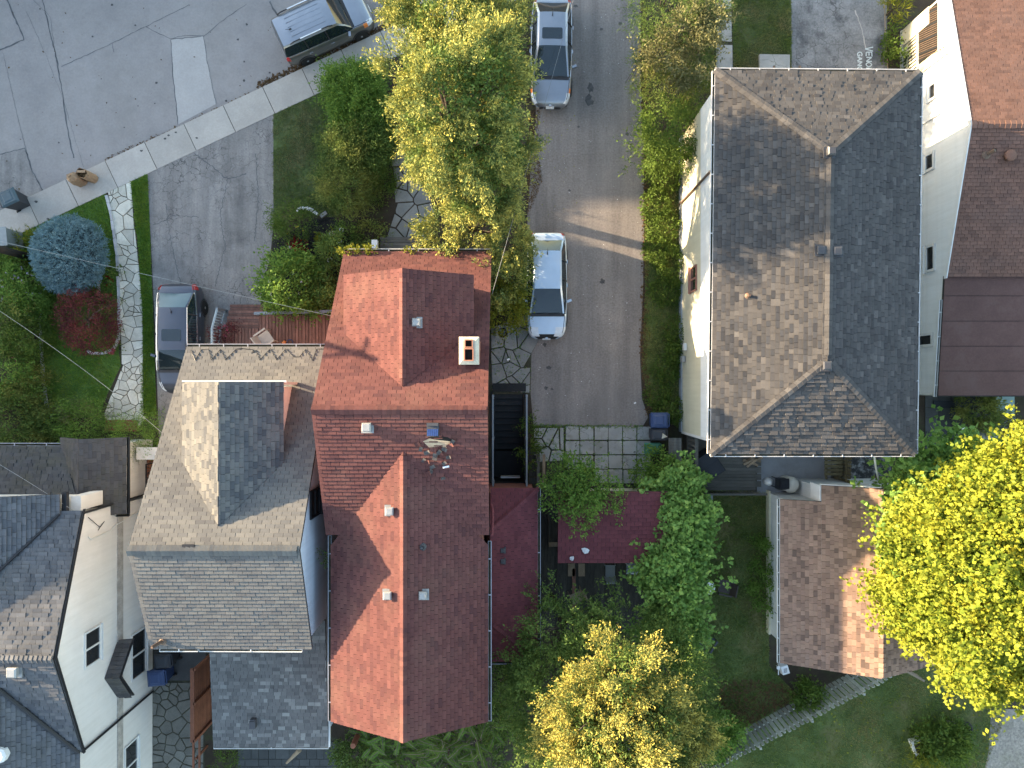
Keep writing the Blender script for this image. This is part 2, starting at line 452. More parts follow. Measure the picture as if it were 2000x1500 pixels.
M['lf_blue'] = leaf_mat('blue_spruce_needle', [(0.1250,0.2125,0.2375),(0.2125,0.3250,0.3500),(0.3125,0.4500,0.4750),(0.1625,0.2625,0.2937)], .15)
M['lf_purple'] = leaf_mat('purple_leaf', [(0.0675,0.0210,0.0270),(0.1200,0.0330,0.0390),(0.1800,0.0510,0.0540),(0.0975,0.0270,0.0300)], .3, (0.2100,0.0525,0.0450), 1.2)
M['lf_yel'] = leaf_mat('yellow_green_leaf', [(.16,.20,.02),(.24,.25,.03),(.32,.27,.03),(.12,.17,.02)], .35)
M['lf_red'] = leaf_mat('red_leaf', [(.22,.012,.015),(.34,.02,.02),(.16,.01,.012)], .3)
M['lf_dead'] = leaf_mat('dead_leaf', [(.09,.045,.025),(.14,.075,.035),(.06,.035,.02),(.18,.12,.05)], .1)
M['petal_w'] = leaf_mat('white_petal', [(.6,.58,.6),(.75,.74,.75),(.66,.6,.68)], .2)
M['petal_l'] = leaf_mat('lilac_petal', [(.45,.38,.52),(.58,.52,.62),(.5,.42,.55)], .2)
M['petal_p'] = leaf_mat('pink_petal', [(.5,.08,.16),(.6,.15,.25),(.55,.05,.08)], .2)
M['petal_y'] = leaf_mat('yellow_petal', [(.7,.5,.04),(.75,.6,.08)], .2)
M['grass'] = leaf_mat('grass_blade', [(0.0800,0.1360,0.0320),(0.1200,0.1840,0.0400),(0.1600,0.2240,0.0480),(0.2080,0.2400,0.0720)], .3, (0.2560,0.2240,0.1120), .7)
M['grass_l'] = leaf_mat('lush_grass_blade', [(0.0878,0.1930,0.0246),(0.1317,0.2545,0.0281),(0.1755,0.2984,0.0351),(0.2194,0.3246,0.0439)], .3, (0.1755,0.2457,0.0351), .9)
M['grass_d'] = leaf_mat('dark_grass_blade', [(0.0927,0.1588,0.0355),(0.1391,0.2117,0.0451),(0.1855,0.2540,0.0532),(0.2318,0.2752,0.0726)], .3, (0.3014,0.2434,0.1048), .5)
# vehicles and objects
M['p_silver'] = paint_mat('silver_paint', (0.2880,0.2993,0.3225), .85, .28)
M['p_olive'] = paint_mat('grey_olive_paint', (.16,.155,.14), .55)
M['p_white'] = paint_mat('pearl_white_paint', (0.4368,0.5280,0.6272), .35)
M['p_dark'] = paint_mat('charcoal_paint', (0.0675,0.0741,0.0946), .5)
M['autoglass'] = glass_mat('car_glass', (.012,.02,.025))
M['autoglass_g'] = glass_mat('pale_car_glass', (.05,.09,.10), .1)
M['tyre'] = surf('tyre', (.022,.022,.022), .8, .2, 8)
M['rim'] = plain('alloy_rim', (.45,.45,.46), .3, .8)
M['lamp_w'] = plain('clear_lamp', (.62,.64,.66), .15, 0, .1, spec=.7)
M['lamp_r'] = plain('red_lamp', (.35,.02,.02), .2, 0, .1, spec=.6)
M['lamp_o'] = plain('amber_lamp', (.75,.22,.05), .2, 0, .1, spec=.6)
M['chrome'] = plain('chrome', (.6,.6,.6), .15, .9)
M['plastic_k'] = plain('black_plastic', (.02,.02,.022), .5)
M['bin_b'] = plain('blue_bin', (.035,.06,.14), .5)
M['bin_k'] = plain('dark_bin', (.035,.038,.045), .5)
M['bin_g'] = plain('green_bin', (.06,.20,.13), .5)
M['bin_t'] = plain('teal_grey_bin', (.055,.085,.10), .45)
M['paper'] = surf('kraft_paper', (.36,.235,.14), .85, .12, 6, 40, .2, bmp=.5, bscale=20)
M['printred'] = plain('red_print', (.38,.05,.03), .8)
M['chalk'] = surf('chalk', (.62,.68,.68), .95, .1, 12, 60, .35)
M['beige'] = plain('beige_plastic', (.50,.42,.34), .5)
M['wicker'] = surf('wicker', (.27,.215,.15), .8, .2, 10, 60, .4)
M['wplastic'] = plain('white_plastic', (.72,.72,.72), .45)
M['cover'] = surf('black_vinyl', (.018,.021,.028), .5, .2, 2)
M['tank'] = plain('beige_tank', (.58,.56,.50), .45)
M['brownpl'] = surf('brown_resin', (.06,.048,.042), .6, .2, 8)
M['pv'] = plain('solar_blue', (.03,.06,.18), .15, .2)
M['pot'] = surf('stone_pot', (.25,.25,.23), .85, .15, 6)
M['potred'] = surf('clay_pot', (.28,.11,.075), .85, .15, 6)
M['iron'] = plain('grey_ironwork', (.22,.25,.26), .5, .3)
M['ubox'] = plain('grey_metal_box', (.22,.24,.24), .5, .1)
M['lawn'] = surf('lawn_thatch', (0.0880,0.1200,0.0400), .95, .35, 1.3, 40, .45, bmp=.5, bscale=80, stain=(0.1600,0.1360,0.0720), stain_amt=.6, stain_scale=.9)
M['lawn_l'] = surf('lush_lawn_thatch', (0.0975,0.1852,0.0351), .95, .3, 1.3, 40, .45, bmp=.5, bscale=80, stain=(0.1755,0.1950,0.0585), stain_amt=.4, stain_scale=.9)
M['lawn_d'] = surf('rough_lawn_thatch', (0.1043,0.1439,0.0403), .95, .3, 1.0, 40, .5, bmp=.5, bscale=80, stain=(0.1970,0.1588,0.0726), stain_amt=.7, stain_scale=.6)  # own thatch colour of the rough and back lawns
M['cheek'] = plain('bright_white_board', (.84,.82,.78), .6)
# ------------------------------------------------------------------ building helpers
def unit_shingle():
    b = MB()
    b.add([(-.5,0,.42),(.5,0,.42),(.5,1,0),(-.5,1,0),(-.5,0,1),(.5,0,1),(.5,1,.1),(-.5,1,.1)],
          [(4,5,6,7),(0,1,5,4),(1,2,6,5),(3,0,4,7)])
    return b
CAMP = Vector((0,0,CAM_H))

class Roof:
    """roof deck as one mesh; shingles as pieces upon it"""
    def __init__(self, house, mat, name='roof', expo=.145, tabw=.305, arch=False, thick=.036, limit=300):
        self.h = house; self.mat = mat; self.expo = expo; self.tabw = tabw; self.arch = arch; self.thick = thick
        self.deck = MB(); self.full = []; self.part = []; self.name = name; self.caps = []; self.limit = limit
    def plane(self, pts, u, mat=None, t=.10, holes=()):
        pts = [Vector(p) for p in pts]
        n = poly_normal(pts)
        if n.z < 0: pts = pts[::-1]; n = -n
        self.deck.slab(pts, t)
        u = Vector(u); u = (u - n*u.dot(n)).normalized()
        v = n.cross(u)
        if v.z < 0: v = -v; u = -u
        o = pts[0]
        pl = [((p-o).dot(u), (p-o).dot(v)) for p in pts]
        u0 = min(p[0] for p in pl); u1 = max(p[0] for p in pl); v0 = min(p[1] for p in pl); v1 = max(p[1] for p in pl)
        r = 0; vv = v0
        while vv < v1 - .01:
            e = self.expo
            x = u0 - self.tabw*(.5 if r % 2 else 0.0) - (RNG.random()*self.tabw if self.arch else RNG.random()*.02)
            while x < u1:
                w = self.tabw*(RNG.uniform(.55,1.2) if self.arch else 1.0)
                th = self.thick*(RNG.choice((.55,1,1.5)) if self.arch else RNG.uniform(.85,1.2))
                a0, a1 = x, x + w - (.010 if self.arch else .012)
                b1 = vv + e*1.08
                rect = [(a0,vv),(a1,vv),(a1,b1),(a0,b1)]
                c = clip_convex(rect, pl)
                if len(c) >= 3:
                    if abs(area2(c)) > .999*(a1-a0)*(b1-vv):
                        self.full.append((o + u*((a0+a1)/2) + v*vv + n*.001, u*(a1-a0), v*(b1-vv), n*th))
                    elif abs(area2(c)) > 1e-4:
                        vs = [o + u*p[0] + v*p[1] + n*.001 for p in c]
                        self.part.append((vs, n, [th*(1 - .9*min(1,max(0,(p[1]-vv)/(b1-vv)))) for p in c]))
                x += w
            vv += e; r += 1
    def ridge(self, a, b, n1, n2, w=.15, step=.15, th=.03):
        """folded cap shingles from a to b; n1,n2 upslope normals"""
        a = Vector(a)+Vector((0,0,.05)); b = Vector(b)+Vector((0,0,.05)); d = (b-a); L = d.length; d.normalize()
        s1 = Vector(n1).normalized(); s2 = Vector(n2).normalized()
        k = int(L/step)
        for i in range(k):
            p = a + d*(i*step); q = a + d*(i*step + step*.96)
            up = Vector((0,0,1))
            j = RNG.uniform(-.008,.008)
            self.caps.append((p, q, s1*(w+j), s2*(w+j), up*th))
    def build(self):
        o = self.deck.build(self.name, M['deck_dark'], self.h)
        self.obj = o
        key = lambda s: (s[0]-CAMP).length
        self.full.sort(key=key)
        me = unit_shingle().mesh('shingle'); me.materials.append(self.mat)
        for c,u,v,n in self.full[:self.limit]:
            mt = Matrix(((u.x,v.x,n.x,c.x),(u.y,v.y,n.y,c.y),(u.z,v.z,n.z,c.z),(0,0,0,1)))
            link('shingle', me, self.mat, o, mt)
        b = MB()
        for c,u,v,n in self.full[self.limit:]:
            p = [c-u/2, c+u/2, c+u/2+v, c-u/2+v]
            b.add([p[0]+n*.42,p[1]+n*.42,p[2],p[3],p[0]+n,p[1]+n,p[2]+n*.1,p[3]+n*.1], [(4,5,6,7),(0,1,5,4),(1,2,6,5),(3,0,4,7)])
        for vs,n,ths in self.part:
            m = len(vs)
            b.add(vs + [p+n*t for p,t in zip(vs,ths)], [tuple(range(m,2*m))] + [(i,(i+1)%m,m+(i+1)%m,m+i) for i in range(m)])
        if b.f:
            s = b.build('shingle_field', self.mat, o); tag(s, kind='stuff')
        for p,q,s1,s2,up in self.caps:
            c = MB()
            c.add([p+s1+up*.4, p+up, p+s2+up*.4, q+s1-up*.25, q+up*.2, q+s2-up*.25, p+s1-Vector((0,0,.03)), p+s2-Vector((0,0,.03))], [(0,1,4,3),(1,2,5,4),(0,6,7,2,1)])
            c.build('ridge_shingle', self.mat, o)
        return o

def gutter(parent, a, b, out, mat=None, w=.11, d=.09, hang=1.1):
    """open trough from a to b; out = horizontal unit vector away from the roof"""
    mat = mat or M['gut']
    a = Vector(a); b = Vector(b); o = Vector(out).normalized(); z = Vector((0,0,1))
    m = MB()
    t = .012
    L = (b-a)
    for s,e,h0,h1 in ((0,t,-d,0),(w-t,w,-d,.005),(0,w,-d-t,-d)):
        vs = [a+o*s+z*h0, a+o*e+z*h0, a+o*e+z*h1, a+o*s+z*h1]
        m.extr(vs, L)
    m.extr([a+o*w, a+o*(w+.012), a+o*(w+.012)-z*.02, a+o*w-z*.02], L)
    for q in (a,b):
        m.extr([q, q+o*w, q+o*w-z*d, q-z*d], L.normalized()*.006)
    k = max(1,int(L.length/hang)); du = L.normalized()
    for i in range(k):
        c = a + L*((i+.5)/k)
        m.extr([c+z*.006, c+o*w+z*.006, c+o*w+z*.016, c+z*.016], du*.035)
    g = m.build('gutter', mat, parent)
    f = MB(); f.extr([a+o*.0121-z*d*.8, a+o*(w-.0125)-z*d*.8, a+o*(w-.0125)-z*(d*.8-.006), a+o*.0121-z*(d*.8-.006)], L)
    f.build('gutter_floor_strip', M['joint'], g)  # dark strip along the trough floor
    return g

def window_x(parent, X, f, y0, y1, z0, z1, split='h', mat=None, fr=.07, proud=.05):
    """window in a wall whose plane is x = X, facing f (+1/-1)"""
    mat = mat or M['trim']
    m = MB()
    xa, xb = (X, X+f*proud) if f > 0 else (X+f*proud, X)
    m.box(xa,xb,y0-fr,y1+fr,z1,z1+fr); m.box(xa,xb,y0-fr,y1+fr,z0-fr*1.2,z0)
    m.box(xa,xb,y0-fr,y0,z0,z1); m.box(xa,xb,y1,y1+fr,z0,z1)
    if split == 'h': zm = (z0+z1)/2; m.box(xa,xb,y0,y1,zm-.025,zm+.025)
    elif split == 'v': ym = (y0+y1)/2; m.box(xa,xb,ym-.03,ym+.03,z0,z1)
    w = m.build('window', mat, parent)
    xs = X+f*.015
    if split == 'v':
        ym = (y0+y1)/2; pcs = ((y0,ym-.03,z0,z1),(ym+.03,y1,z0,z1))
    elif split == 'h':
        zm = (z0+z1)/2; pcs = ((y0,y1,z0,zm-.025),(y0,y1,zm+.025,z1))
    else: pcs = ((y0,y1,z0,z1),)
    for a,b,c,d in pcs:
        g = MB(); g.box(min(X-f*.01,xs),max(X-f*.01,xs),a,b,c,d); g.build('pane', M['glass'], w)
    s = MB(); s.box(min(X,X+f*(proud+.06)),max(X,X+f*(proud+.06)),y0-fr-.03,y1+fr+.03,z0-fr*1.2-.04,z0-fr*1.2)
    s.build('sill', mat, w)
    return w

def siding_x(parent, X, f, poly, step, mat, name='siding_board', th=.02):
    """horizontal boards on wall plane x=X; poly = convex outline in (y,z)"""
    z0 = min(p[1] for p in poly); z1 = max(p[1] for p in poly)
    z = z0
    while z < z1-.01:
        st = clip_half(clip_half(poly, 0,-1,-z), 0,1,z+step*.985)
        if len(st) >= 3 and abs(area2(st)) > 1e-3:
            m = MB(); n = len(st)
            inn = [(X, p[0], p[1]) for p in st]
            outv = [(X+f*(th*(1.0 - .8*(p[1]-z)/step)), p[0], p[1]) for p in st]
            ar = area2(st)
            o1 = list(range(n,2*n)) if (ar>0)==(f>0) else list(range(2*n-1,n-1,-1))
            m.add(inn+outv, [tuple(o1)] + [((i),(i+1)%n,n+(i+1)%n,n+i) for i in range(n)])
            m.build(name, mat, parent)
        z += step

def box_vent(parent, c, s=.3, h=.18, mat=None, rz=0.0, name='roof_vent'):
    mat = mat or M['metal']
    m = MB()
    c = Vector(c)
    m.frustum(c, s*1.35, s*1.35, s*1.35, s*1.35, -.03, .012, rz)
    m.frustum(c, s*.8, s*.8, s*.8, s*.8, .0, h*.55, rz)
    m.frustum(c, s, s, s*.98, s*.98, h*.55, h*.8, rz)
    m.frustum(c, s*.98, s*.98, s*.72, s*.72, h*.8, h, rz)
    return m.build(name, mat, parent)

def pipe_vent(parent, c, h=.4, r=.055, mat=None, tilt=(0,0)):
    c = Vector(c); m = MB()
    t = c + Vector((tilt[0],tilt[1],h))
    m.tube([c-Vector((0,0,.1)), t], r, 10, cap=False)
    m.tube([t, c+Vector((tilt[0]*.9,tilt[1]*.9,h*.9))], [r*.8,r*.8], 10)
    m.lathe(c, [(r*2.4,0),(r*1.3,.07)], 10)
    o = m.build('pipe_vent', mat or M['vent_p'], parent)
    d = MB(); d.lathe(t-Vector((0,0,.02)), [(r*.78,0),(r*.76,.012)], 10); d.build('pipe_bore', M['soot_hollow_shade'], o)
    return o

def unit_box_mesh(name):
    return MB().box(-.5,.5,-.5,.5,-.5,.5).mesh(name)
def piece(name, me, mat, parent, c, sx, sy, sz, rz=0.0):
    mt = Matrix.Translation(c) @ Matrix.Rotation(rz,4,'Z') @ Matrix.Diagonal((sx,sy,sz,1))
    return link(name, me, mat, parent, mt)

def boards(parent, x0, x1, y0, y1, z, w, th, along, mat, name='board', gap=.008):
    me = unit_box_mesh(name); me.materials.append(mat)
    if along == 'y':
        n = max(1,int(round((x1-x0)/w))); s = (x1-x0)/n
        for i in range(n):
            piece(name, me, mat, parent, (x0+s*(i+.5), (y0+y1)/2+RNG.uniform(-.01,.01), z-th/2+RNG.uniform(-.002,.002)), s-gap, y1-y0, th)
    else:
        n = max(1,int(round((y1-y0)/w))); s = (y1-y0)/n
        for i in range(n):
            piece(name, me, mat, parent, ((x0+x1)/2+RNG.uniform(-.01,.01), y0+s*(i+.5), z-th/2+RNG.uniform(-.002,.002)), x1-x0, s-gap, th)

def voronoi_cells(poly, n, rng, relax=2):
    pts = scatter(poly, n, rng)
    for it in range(relax+1):
        cells = []
        for i,p in enumerate(pts):
            R = 2.5
            c = [(p[0]-R,p[1]-R),(p[0]+R,p[1]-R),(p[0]+R,p[1]+R),(p[0]-R,p[1]+R)]
            for j,q in enumerate(pts):
                if i == j: continue
                dx = q[0]-p[0]; dy = q[1]-p[1]
                if dx*dx+dy*dy > 9: continue
                c = clip_half(c, dx, dy, (q[0]**2+q[1]**2-p[0]**2-p[1]**2)/2)
                if len(c) < 3: break
            if len(c) >= 3:
                c = clip_poly_nonconvex(c, poly, p)
                if len(c) >= 3: cells.append((c,p))
        if it < relax:
            np_ = []
            for c,p in cells:
                x = sum(v[0] for v in c)/len(c); y = sum(v[1] for v in c)/len(c)
                np_.append((x,y) if inside(poly,x,y) else p)
            pts = np_
    return cells

def shrink(poly, d):
    if area2(poly) < 0: poly = poly[::-1]
    out = poly
    for i in range(len(poly)):
        p = poly[i]; q = poly[(i+1)%len(poly)]
        a = q[1]-p[1]; b = -(q[0]-p[0]); L = math.hypot(a,b)
        if L < 1e-6: continue
        out = clip_half(out, a/L, b/L, (a*p[0]+b*p[1])/L - d)
        if len(out) < 3: return []
    return out

def flagstones(parent, outline, n, rng, mat, gap=.02, z=.03, name='flagstone', thick=.05, jit=.008, relax=1):
    """irregular paving: voronoi stones inside one outline, each stone an object"""
    for keep,_p in voronoi_cells(outline, n, rng, relax):
        s = shrink(keep, gap*rng.uniform(.7,1.5)) if len(keep) >= 3 else []
        if len(s) >= 3 and abs(area2(s)) > .006:
            cx = sum(p[0] for p in s)/len(s); cy = sum(p[1] for p in s)/len(s)
            zz = z + rng.uniform(-jit,jit)
            m = MB(); k = len(s)
            if area2(s) < 0: s = s[::-1]
            base = [(p[0],p[1],zz-thick) for p in s]; mid = [(p[0],p[1],zz-.012) for p in s]
            top = [(p[0]+(cx-p[0])*.06, p[1]+(cy-p[1])*.06, zz+rng.uniform(-.002,.002)) for p in s]
            m.add(base+mid+top, [tuple(range(2*k,3*k))] + [(i,(i+1)%k,k+(i+1)%k,k+i) for i in range(k)] + [(k+i,k+(i+1)%k,2*k+(i+1)%k,2*k+i) for i in range(k)])
            m.build(name, mat, parent)

def clip_poly_nonconvex(c, outline, seed):
    """clip convex cell c against a general outline, keeping the side of its seed"""
    if all(inside(outline,p[0],p[1]) for p in c): return c
    cx,cy = seed
    res = c
    for i in range(len(outline)):
        p = outline[i]; q = outline[(i+1)%len(outline)]
        # does this edge cut the cell
        cut = False
        for j in range(len(res)):
            if seg_hit(p,q,res[j],res[(j+1)%len(res)]): cut = True; break
        if not cut: continue
        a = q[1]-p[1]; b = -(q[0]-p[0]); k = a*p[0]+b*p[1]
        if a*cx+b*cy > k: a,b,k = -a,-b,-k
        res = clip_half(res,a,b,k)
        if len(res) < 3: return []
    return res

def seg_hit(a,b,c,d):
    def o(p,q,r): return (q[0]-p[0])*(r[1]-p[1])-(q[1]-p[1])*(r[0]-p[0])
    return o(a,b,c)*o(a,b,d) < 0 and o(c,d,a)*o(c,d,b) < 0
# ------------------------------------------------------------------ ground, road, pavements
def struct(name, mb, mat, parent=None, label=None):
    o = mb.build(name, mat, parent)
    if parent is None: tag(o, label, kind='structure')
    return o

# crack network in the worn driveway
def crackle(m, scale, width, dark, mask_scale, lo, hi):
    nt = m.node_tree; bs = nt.nodes['Principled BSDF']
    src = bs.inputs['Base Color'].links[0].from_socket
    ge = nt.nodes.new('ShaderNodeNewGeometry')
    nz = nt.nodes.new('ShaderNodeTexNoise'); nz.inputs['Scale'].default_value = 3.0; nz.inputs['Detail'].default_value = 4
    nt.links.new(ge.outputs['Position'], nz.inputs['Vector'])
    mx = nt.nodes.new('ShaderNodeMix'); mx.data_type = 'RGBA'; mx.blend_type = 'LINEAR_LIGHT'; mx.inputs[0].default_value = .22
    nt.links.new(ge.outputs['Position'], mx.inputs[6]); nt.links.new(nz.outputs[1], mx.inputs[7])
    vo = nt.nodes.new('ShaderNodeTexVoronoi'); vo.feature = 'DISTANCE_TO_EDGE'; vo.inputs['Scale'].default_value = scale
    nt.links.new(mx.outputs[2], vo.inputs['Vector'])
    line = ramp(nt, vo.outputs['Distance'], [(0,(1,1,1)),(width,(0,0,0))])
    mk = ramp(nt, noise_node(nt, mask_scale, 3, .6), [(lo,(0,0,0)),(hi,(1,1,1))])
    f = mix(nt, line, mk, 1.0, 'MULTIPLY')
    nt.links.new(mix(nt, src, dark, f), bs.inputs['Base Color'])
crackle(M['asph_l'], 2.6, .035, (.05,.05,.05), .45, .40, .62)
def tracks(m, stretch, lo):
    nt = m.node_tree; bs = nt.nodes['Principled BSDF']
    src = bs.inputs['Base Color'].links[0].from_socket
    f = ramp(nt, noise_node(nt, 1.0, 5, .65, stretch), [(.36,(lo,lo,lo*1.02)),(.62,(1,1,1))])
    nt.links.new(mix(nt, src, f, 1.0, 'MULTIPLY'), bs.inputs['Base Color'])
tracks(M['asph_c'], (1.3,.10,1), .72)
tracks(M['asph_l'], (2.0,.22,1), .70)
tracks(M['road'], (.5,.5,1), .86)
crackle(M['asph_r'], 1.2, .02, (.05,.05,.05), .4, .4, .6)
crackle(M['conc'], 1.0, .012, (.06,.055,.04), .5, .45, .6)

L0 = Vector(G(77,439)); L1 = Vector(G(623,182))
sd = (L1-L0).normalized(); sn = Vector((-sd.y, sd.x)); SW = 1.28
U0 = L0 + sn*SW
kk = sn.dot(U0)
BIG = 700
hole = (-.85,.55,-4.30,-.35)
g = MB()
for r in ((-BIG,hole[0],-BIG,BIG),(hole[1],BIG,-BIG,BIG),(hole[0],hole[1],-BIG,hole[2]),(hole[0],hole[1],hole[3],BIG)):
    c = clip_half([(r[0],r[2]),(r[1],r[2]),(r[1],r[3]),(r[0],r[3])], sn.x, sn.y, kk)
    g.sheet(c, 0.0)
RW = 11.0
c = clip_half([(-BIG,-BIG),(BIG,-BIG),(BIG,BIG),(-BIG,BIG)], -sn.x, -sn.y, -(kk+RW))
g.sheet(c, -.02)
struct('ground', g, M['soil'])
c = clip_half(clip_half([(-BIG,-BIG),(BIG,-BIG),(BIG,BIG),(-BIG,BIG)], -sn.x, -sn.y, -(kk-.02)), sn.x, sn.y, kk+RW+.02)
road = struct('road', MB().sheet(c, -.11), M['road'])

def ribbon(pts, w, z, name, mat, parent, rng=RNG, wob=.02, sub=.15):
    """flat strip along ground pixels"""
    q = [Vector(G(*p)) for p in pts]
    line = [q[0]]
    for a,b in zip(q,q[1:]):
        k = max(1,int((b-a).length/sub))
        for i in range(1,k+1):
            line.append(a+(b-a)*(i/k) + Vector((rng.uniform(-wob,wob),rng.uniform(-wob,wob))))
    m = MB(); L=[]; R=[]
    for i,p in enumerate(line):
        d = line[min(i+1,len(line)-1)]-line[max(i-1,0)]; n = Vector((-d.y,d.x)).normalized()
        ww = w*rng.uniform(.5,1.2)/2
        L.append(p+n*ww); R.append(p-n*ww)
    n = len(line)
    m.add([(p.x,p.y,z) for p in L]+[(p.x,p.y,z) for p in R], [(n+i,n+i+1,i+1,i) for i in range(n-1)])
    return m.build(name, mat, parent)

pat = MB().sheet([G(*p) for p in ((331,75),(395,68),(403,120),(420,201),(346,241),(336,147))], -.106)
pat.build('road_patch', M['patch'], road)
pat2 = MB().sheet([G(*p) for p in ((0,300),(45,287),(60,333),(80,371),(30,400),(-30,420))], -.106)
pat2.build('road_patch', M['asph_l'], road)
for pts,w in (([(8,-10),(44,75),(-10,98)],.10),([(79,-5),(93,52),(108,115),(121,196),(133,273),(142,308)],.07),
              ([(117,128),(217,82),(367,7)],.035),([(-5,300),(45,287),(60,333),(80,371)],.09),
              ([(331,75),(336,147),(346,241)],.05),([(395,68),(403,120),(420,201)],.03),([(331,75),(395,68)],.04),
              ([(283,50),(330,74),(360,66),(397,68),(430,40),(480,5)],.035),([(108,128),(95,30),(60,-5)],.02),
              ([(217,82),(220,100)],.03),([(48,20),(80,90),(120,190),(160,325)],.015),([(2,100),(30,220),(60,340)],.02),
              ([(525,0),(535,20),(545,30)],.12)):
    ribbon(pts, w*.7, -.103, 'crack', M['crack'], road)

# sidewalk: slabs standing a kerb above the road
walk = struct('sidewalk', MB().prism([tuple(L0+sd*(-6)), tuple(L0+sd*26), tuple(L0+sd*26+sn*SW), tuple(L0-sd*6+sn*SW)], -.25, -.03), M['joint'])
SL = 1.885
for i in range(-3,13):
    a = L0 + sd*(SL*i+.012); b = L0 + sd*(SL*(i+1)-.012)
    p = [a, b, b+sn*SW, a+sn*SW]
    m = MB(); z = .028+RNG.uniform(-.006,.006)
    m.prism([tuple(x) for x in p], -.2, z-.008)
    cc = sum(p,Vector((0,0)))/4
    q = [x+(cc-x).normalized()*.015 for x in p]
    m.add([(x.x,x.y,z-.008) for x in p]+[(x.x,x.y,z) for x in q], [(4,5,6,7)]+[(k,(k+1)%4,4+(k+1)%4,4+k) for k in range(4)])
    m.f.pop(1)
    m.build('sidewalk_slab', M['walk'], walk)

def area(name, px, z, mat):
    return struct(name, MB().sheet([G(*p) for p in px], z), mat)
dl = area('left_driveway', [(288,338),(534,222),(534,440),(528,500),(512,560),(505,640),(420,720),(420,900),(312,900),(303,640)], .005, M['asph_l'])
for pts,w in (([(298,440),(345,420),(390,425)],.03),([(355,560),(340,500),(330,450),(325,400)],.03),([(445,350),(430,420),(440,480),(420,560)],.03),([(500,300),(505,380),(498,470)],.03),([(380,300),(420,330),(445,350),(480,340)],.05),([(330,470),(350,455),(372,458)],.02)):
    ribbon(pts, w, .009, 'crack', M['crack'], dl, wob=.04, sub=.08)
dc = area('centre_driveway', [(1046,-200),(1048,130),(1046,240),(1036,340),(1030,420),(1030,560),(1032,660),(1036,765),(1042,832),(1150,838),(1255,833),(1266,815),(1254,780),(1250,700),(1256,560),(1258,420),(1258,300),(1251,150),(1254,-200)], .005, M['asph_c'])
dr = area('right_driveway', [(1544,-200),(1546,130),(1548,300),(1742,300),(1733,130),(1730,-200)], .005, M['asph_r'])
ribbon([(1726,-40),(1729,70),(1734,140)], .05, .010, 'edge_strip', M['wood_pale'], dr, wob=.004)
ribbon([(1670,20),(1684,60),(1690,95)], .05, .0095, 'crack', M['patch'], dr)
def blotch(px, py, r, parent, z=.0085, mat=None, name='oil_stain', asp=1.0):
    c = G(px,py); m = MB(); n = 14
    m.sheet([(c[0]+math.cos(2*math.pi*k/n)*r*RNG.uniform(.6,1.2), c[1]+math.sin(2*math.pi*k/n)*r*asp*RNG.uniform(.6,1.2)) for k in range(n)], z)
    return m.build(name, mat or M['oil'], parent)
for p in ((1153,172,.13,1.7),(1149,194,.17,1.5),(1156,200,.10,1.2),(1177,550,.13,1),(1124,12,.1,.8),(1174,57,.08,.8),(1211,46,.09,.9),(1064,673,.09,1),(1072,718,.10,1),(1066,758,.09,1),(1130,248,.06,1),(1225,262,.08,1),(1112,372,.06,1),(1078,760,.07,.6)):
    blotch(p[0],p[1],p[2],dc,asp=p[3])
for p in ((75,15,.06),(216,7,.1),(178,69,.08),(303,160,.1),(475,155,.1),(240,247,.06),(112,277,.07),(262,47,.08),(440,195,.09),(300,200,.06),(195,152,.05),(480,45,.09),(463,75,.09),(525,140,.08),(267,205,.05),(475,118,.08)):
    blotch(p[0],p[1],p[2]*.6,road,z=-.1005)
for p in ((323,271,.07),(344,259,.06),(277,295,.07),(616,150,.08),(330,265,.06),(72,394,.08),(95,428,.07),(640,165,.06),(385,270,.06)):
    blotch(p[0],p[1],p[2],walk,z=.036,asp=.7)

# concrete front walk of the big house, step slab
fw = struct('front_walk', MB().sheet([G(*p) for p in ((1394,-100),(1428,-100),(1432,300),(1396,300))], .006), M['joint'])
for y0,y1,dx in ((-60,18,0),(24,82,1),(88,200,3)):
    m = MB(); m.prism([G(1395+dx,y0),G(1427+dx,y0+1),G(1428+dx,y1),G(1397+dx,y1-2)], 0, .035+RNG.uniform(0,.01)); m.build('walk_slab', M['conc'], fw)

# rear paver patio at the end of the centre drive
pv = struct('paver_patio', MB().sheet([G(*p) for p in ((1040,833),(1262,835),(1262,1000),(1040,1000))], .008), M['joint'])
xs = [1104,1132,1160,1188,1216,1243]; ys = [832,860,888,916,943]
for i in range(6):
    for j in range(4):
        if j == 3 and i < 2: continue
        x0 = xs[i]+RNG.uniform(.4,1.6); x1 = xs[i]+28-RNG.uniform(.4,1.8); y0 = ys[j]+RNG.uniform(.4,1.5); y1 = ys[j]+28-RNG.uniform(.4,1.5)
        cor = [(x0,y0),(x1,y0),(x1,y1),(x0,y1)]
        poly = []
        for k,(x,y) in enumerate(cor):
            cx = 2.2*RNG.random()
            px_,py_ = cor[(k-1)%4]; qx,qy = cor[(k+1)%4]
            poly += [(x+(px_-x)*cx/28, y+(py_-y)*cx/28),(x+(qx-x)*cx/28, y+(qy-y)*cx/28)]
        m = MB(); m.prism([G(*p) for p in poly], 0, .03+RNG.uniform(-.006,.008)); m.build('paver', M['conc'], pv)
rs = random.Random(3)
flagstones(pv, [G(*p) for p in ((1042,835),(1102,834),(1102,900),(1042,905))], 7, rs, M['conc'], .025, .03, 'broken_slab')
sf = struct('side_flagstones', MB().sheet([G(*p) for p in ((958,640),(1034,610),(1060,650),(1038,690),(1036,770),(958,770))], .007), M['joint'])
flagstones(sf, [G(*p) for p in ((958,640),(1034,612),(1058,655),(1037,692),(1035,768),(960,764))], 20, random.Random(12), M['flag'], .018, .03, relax=0)
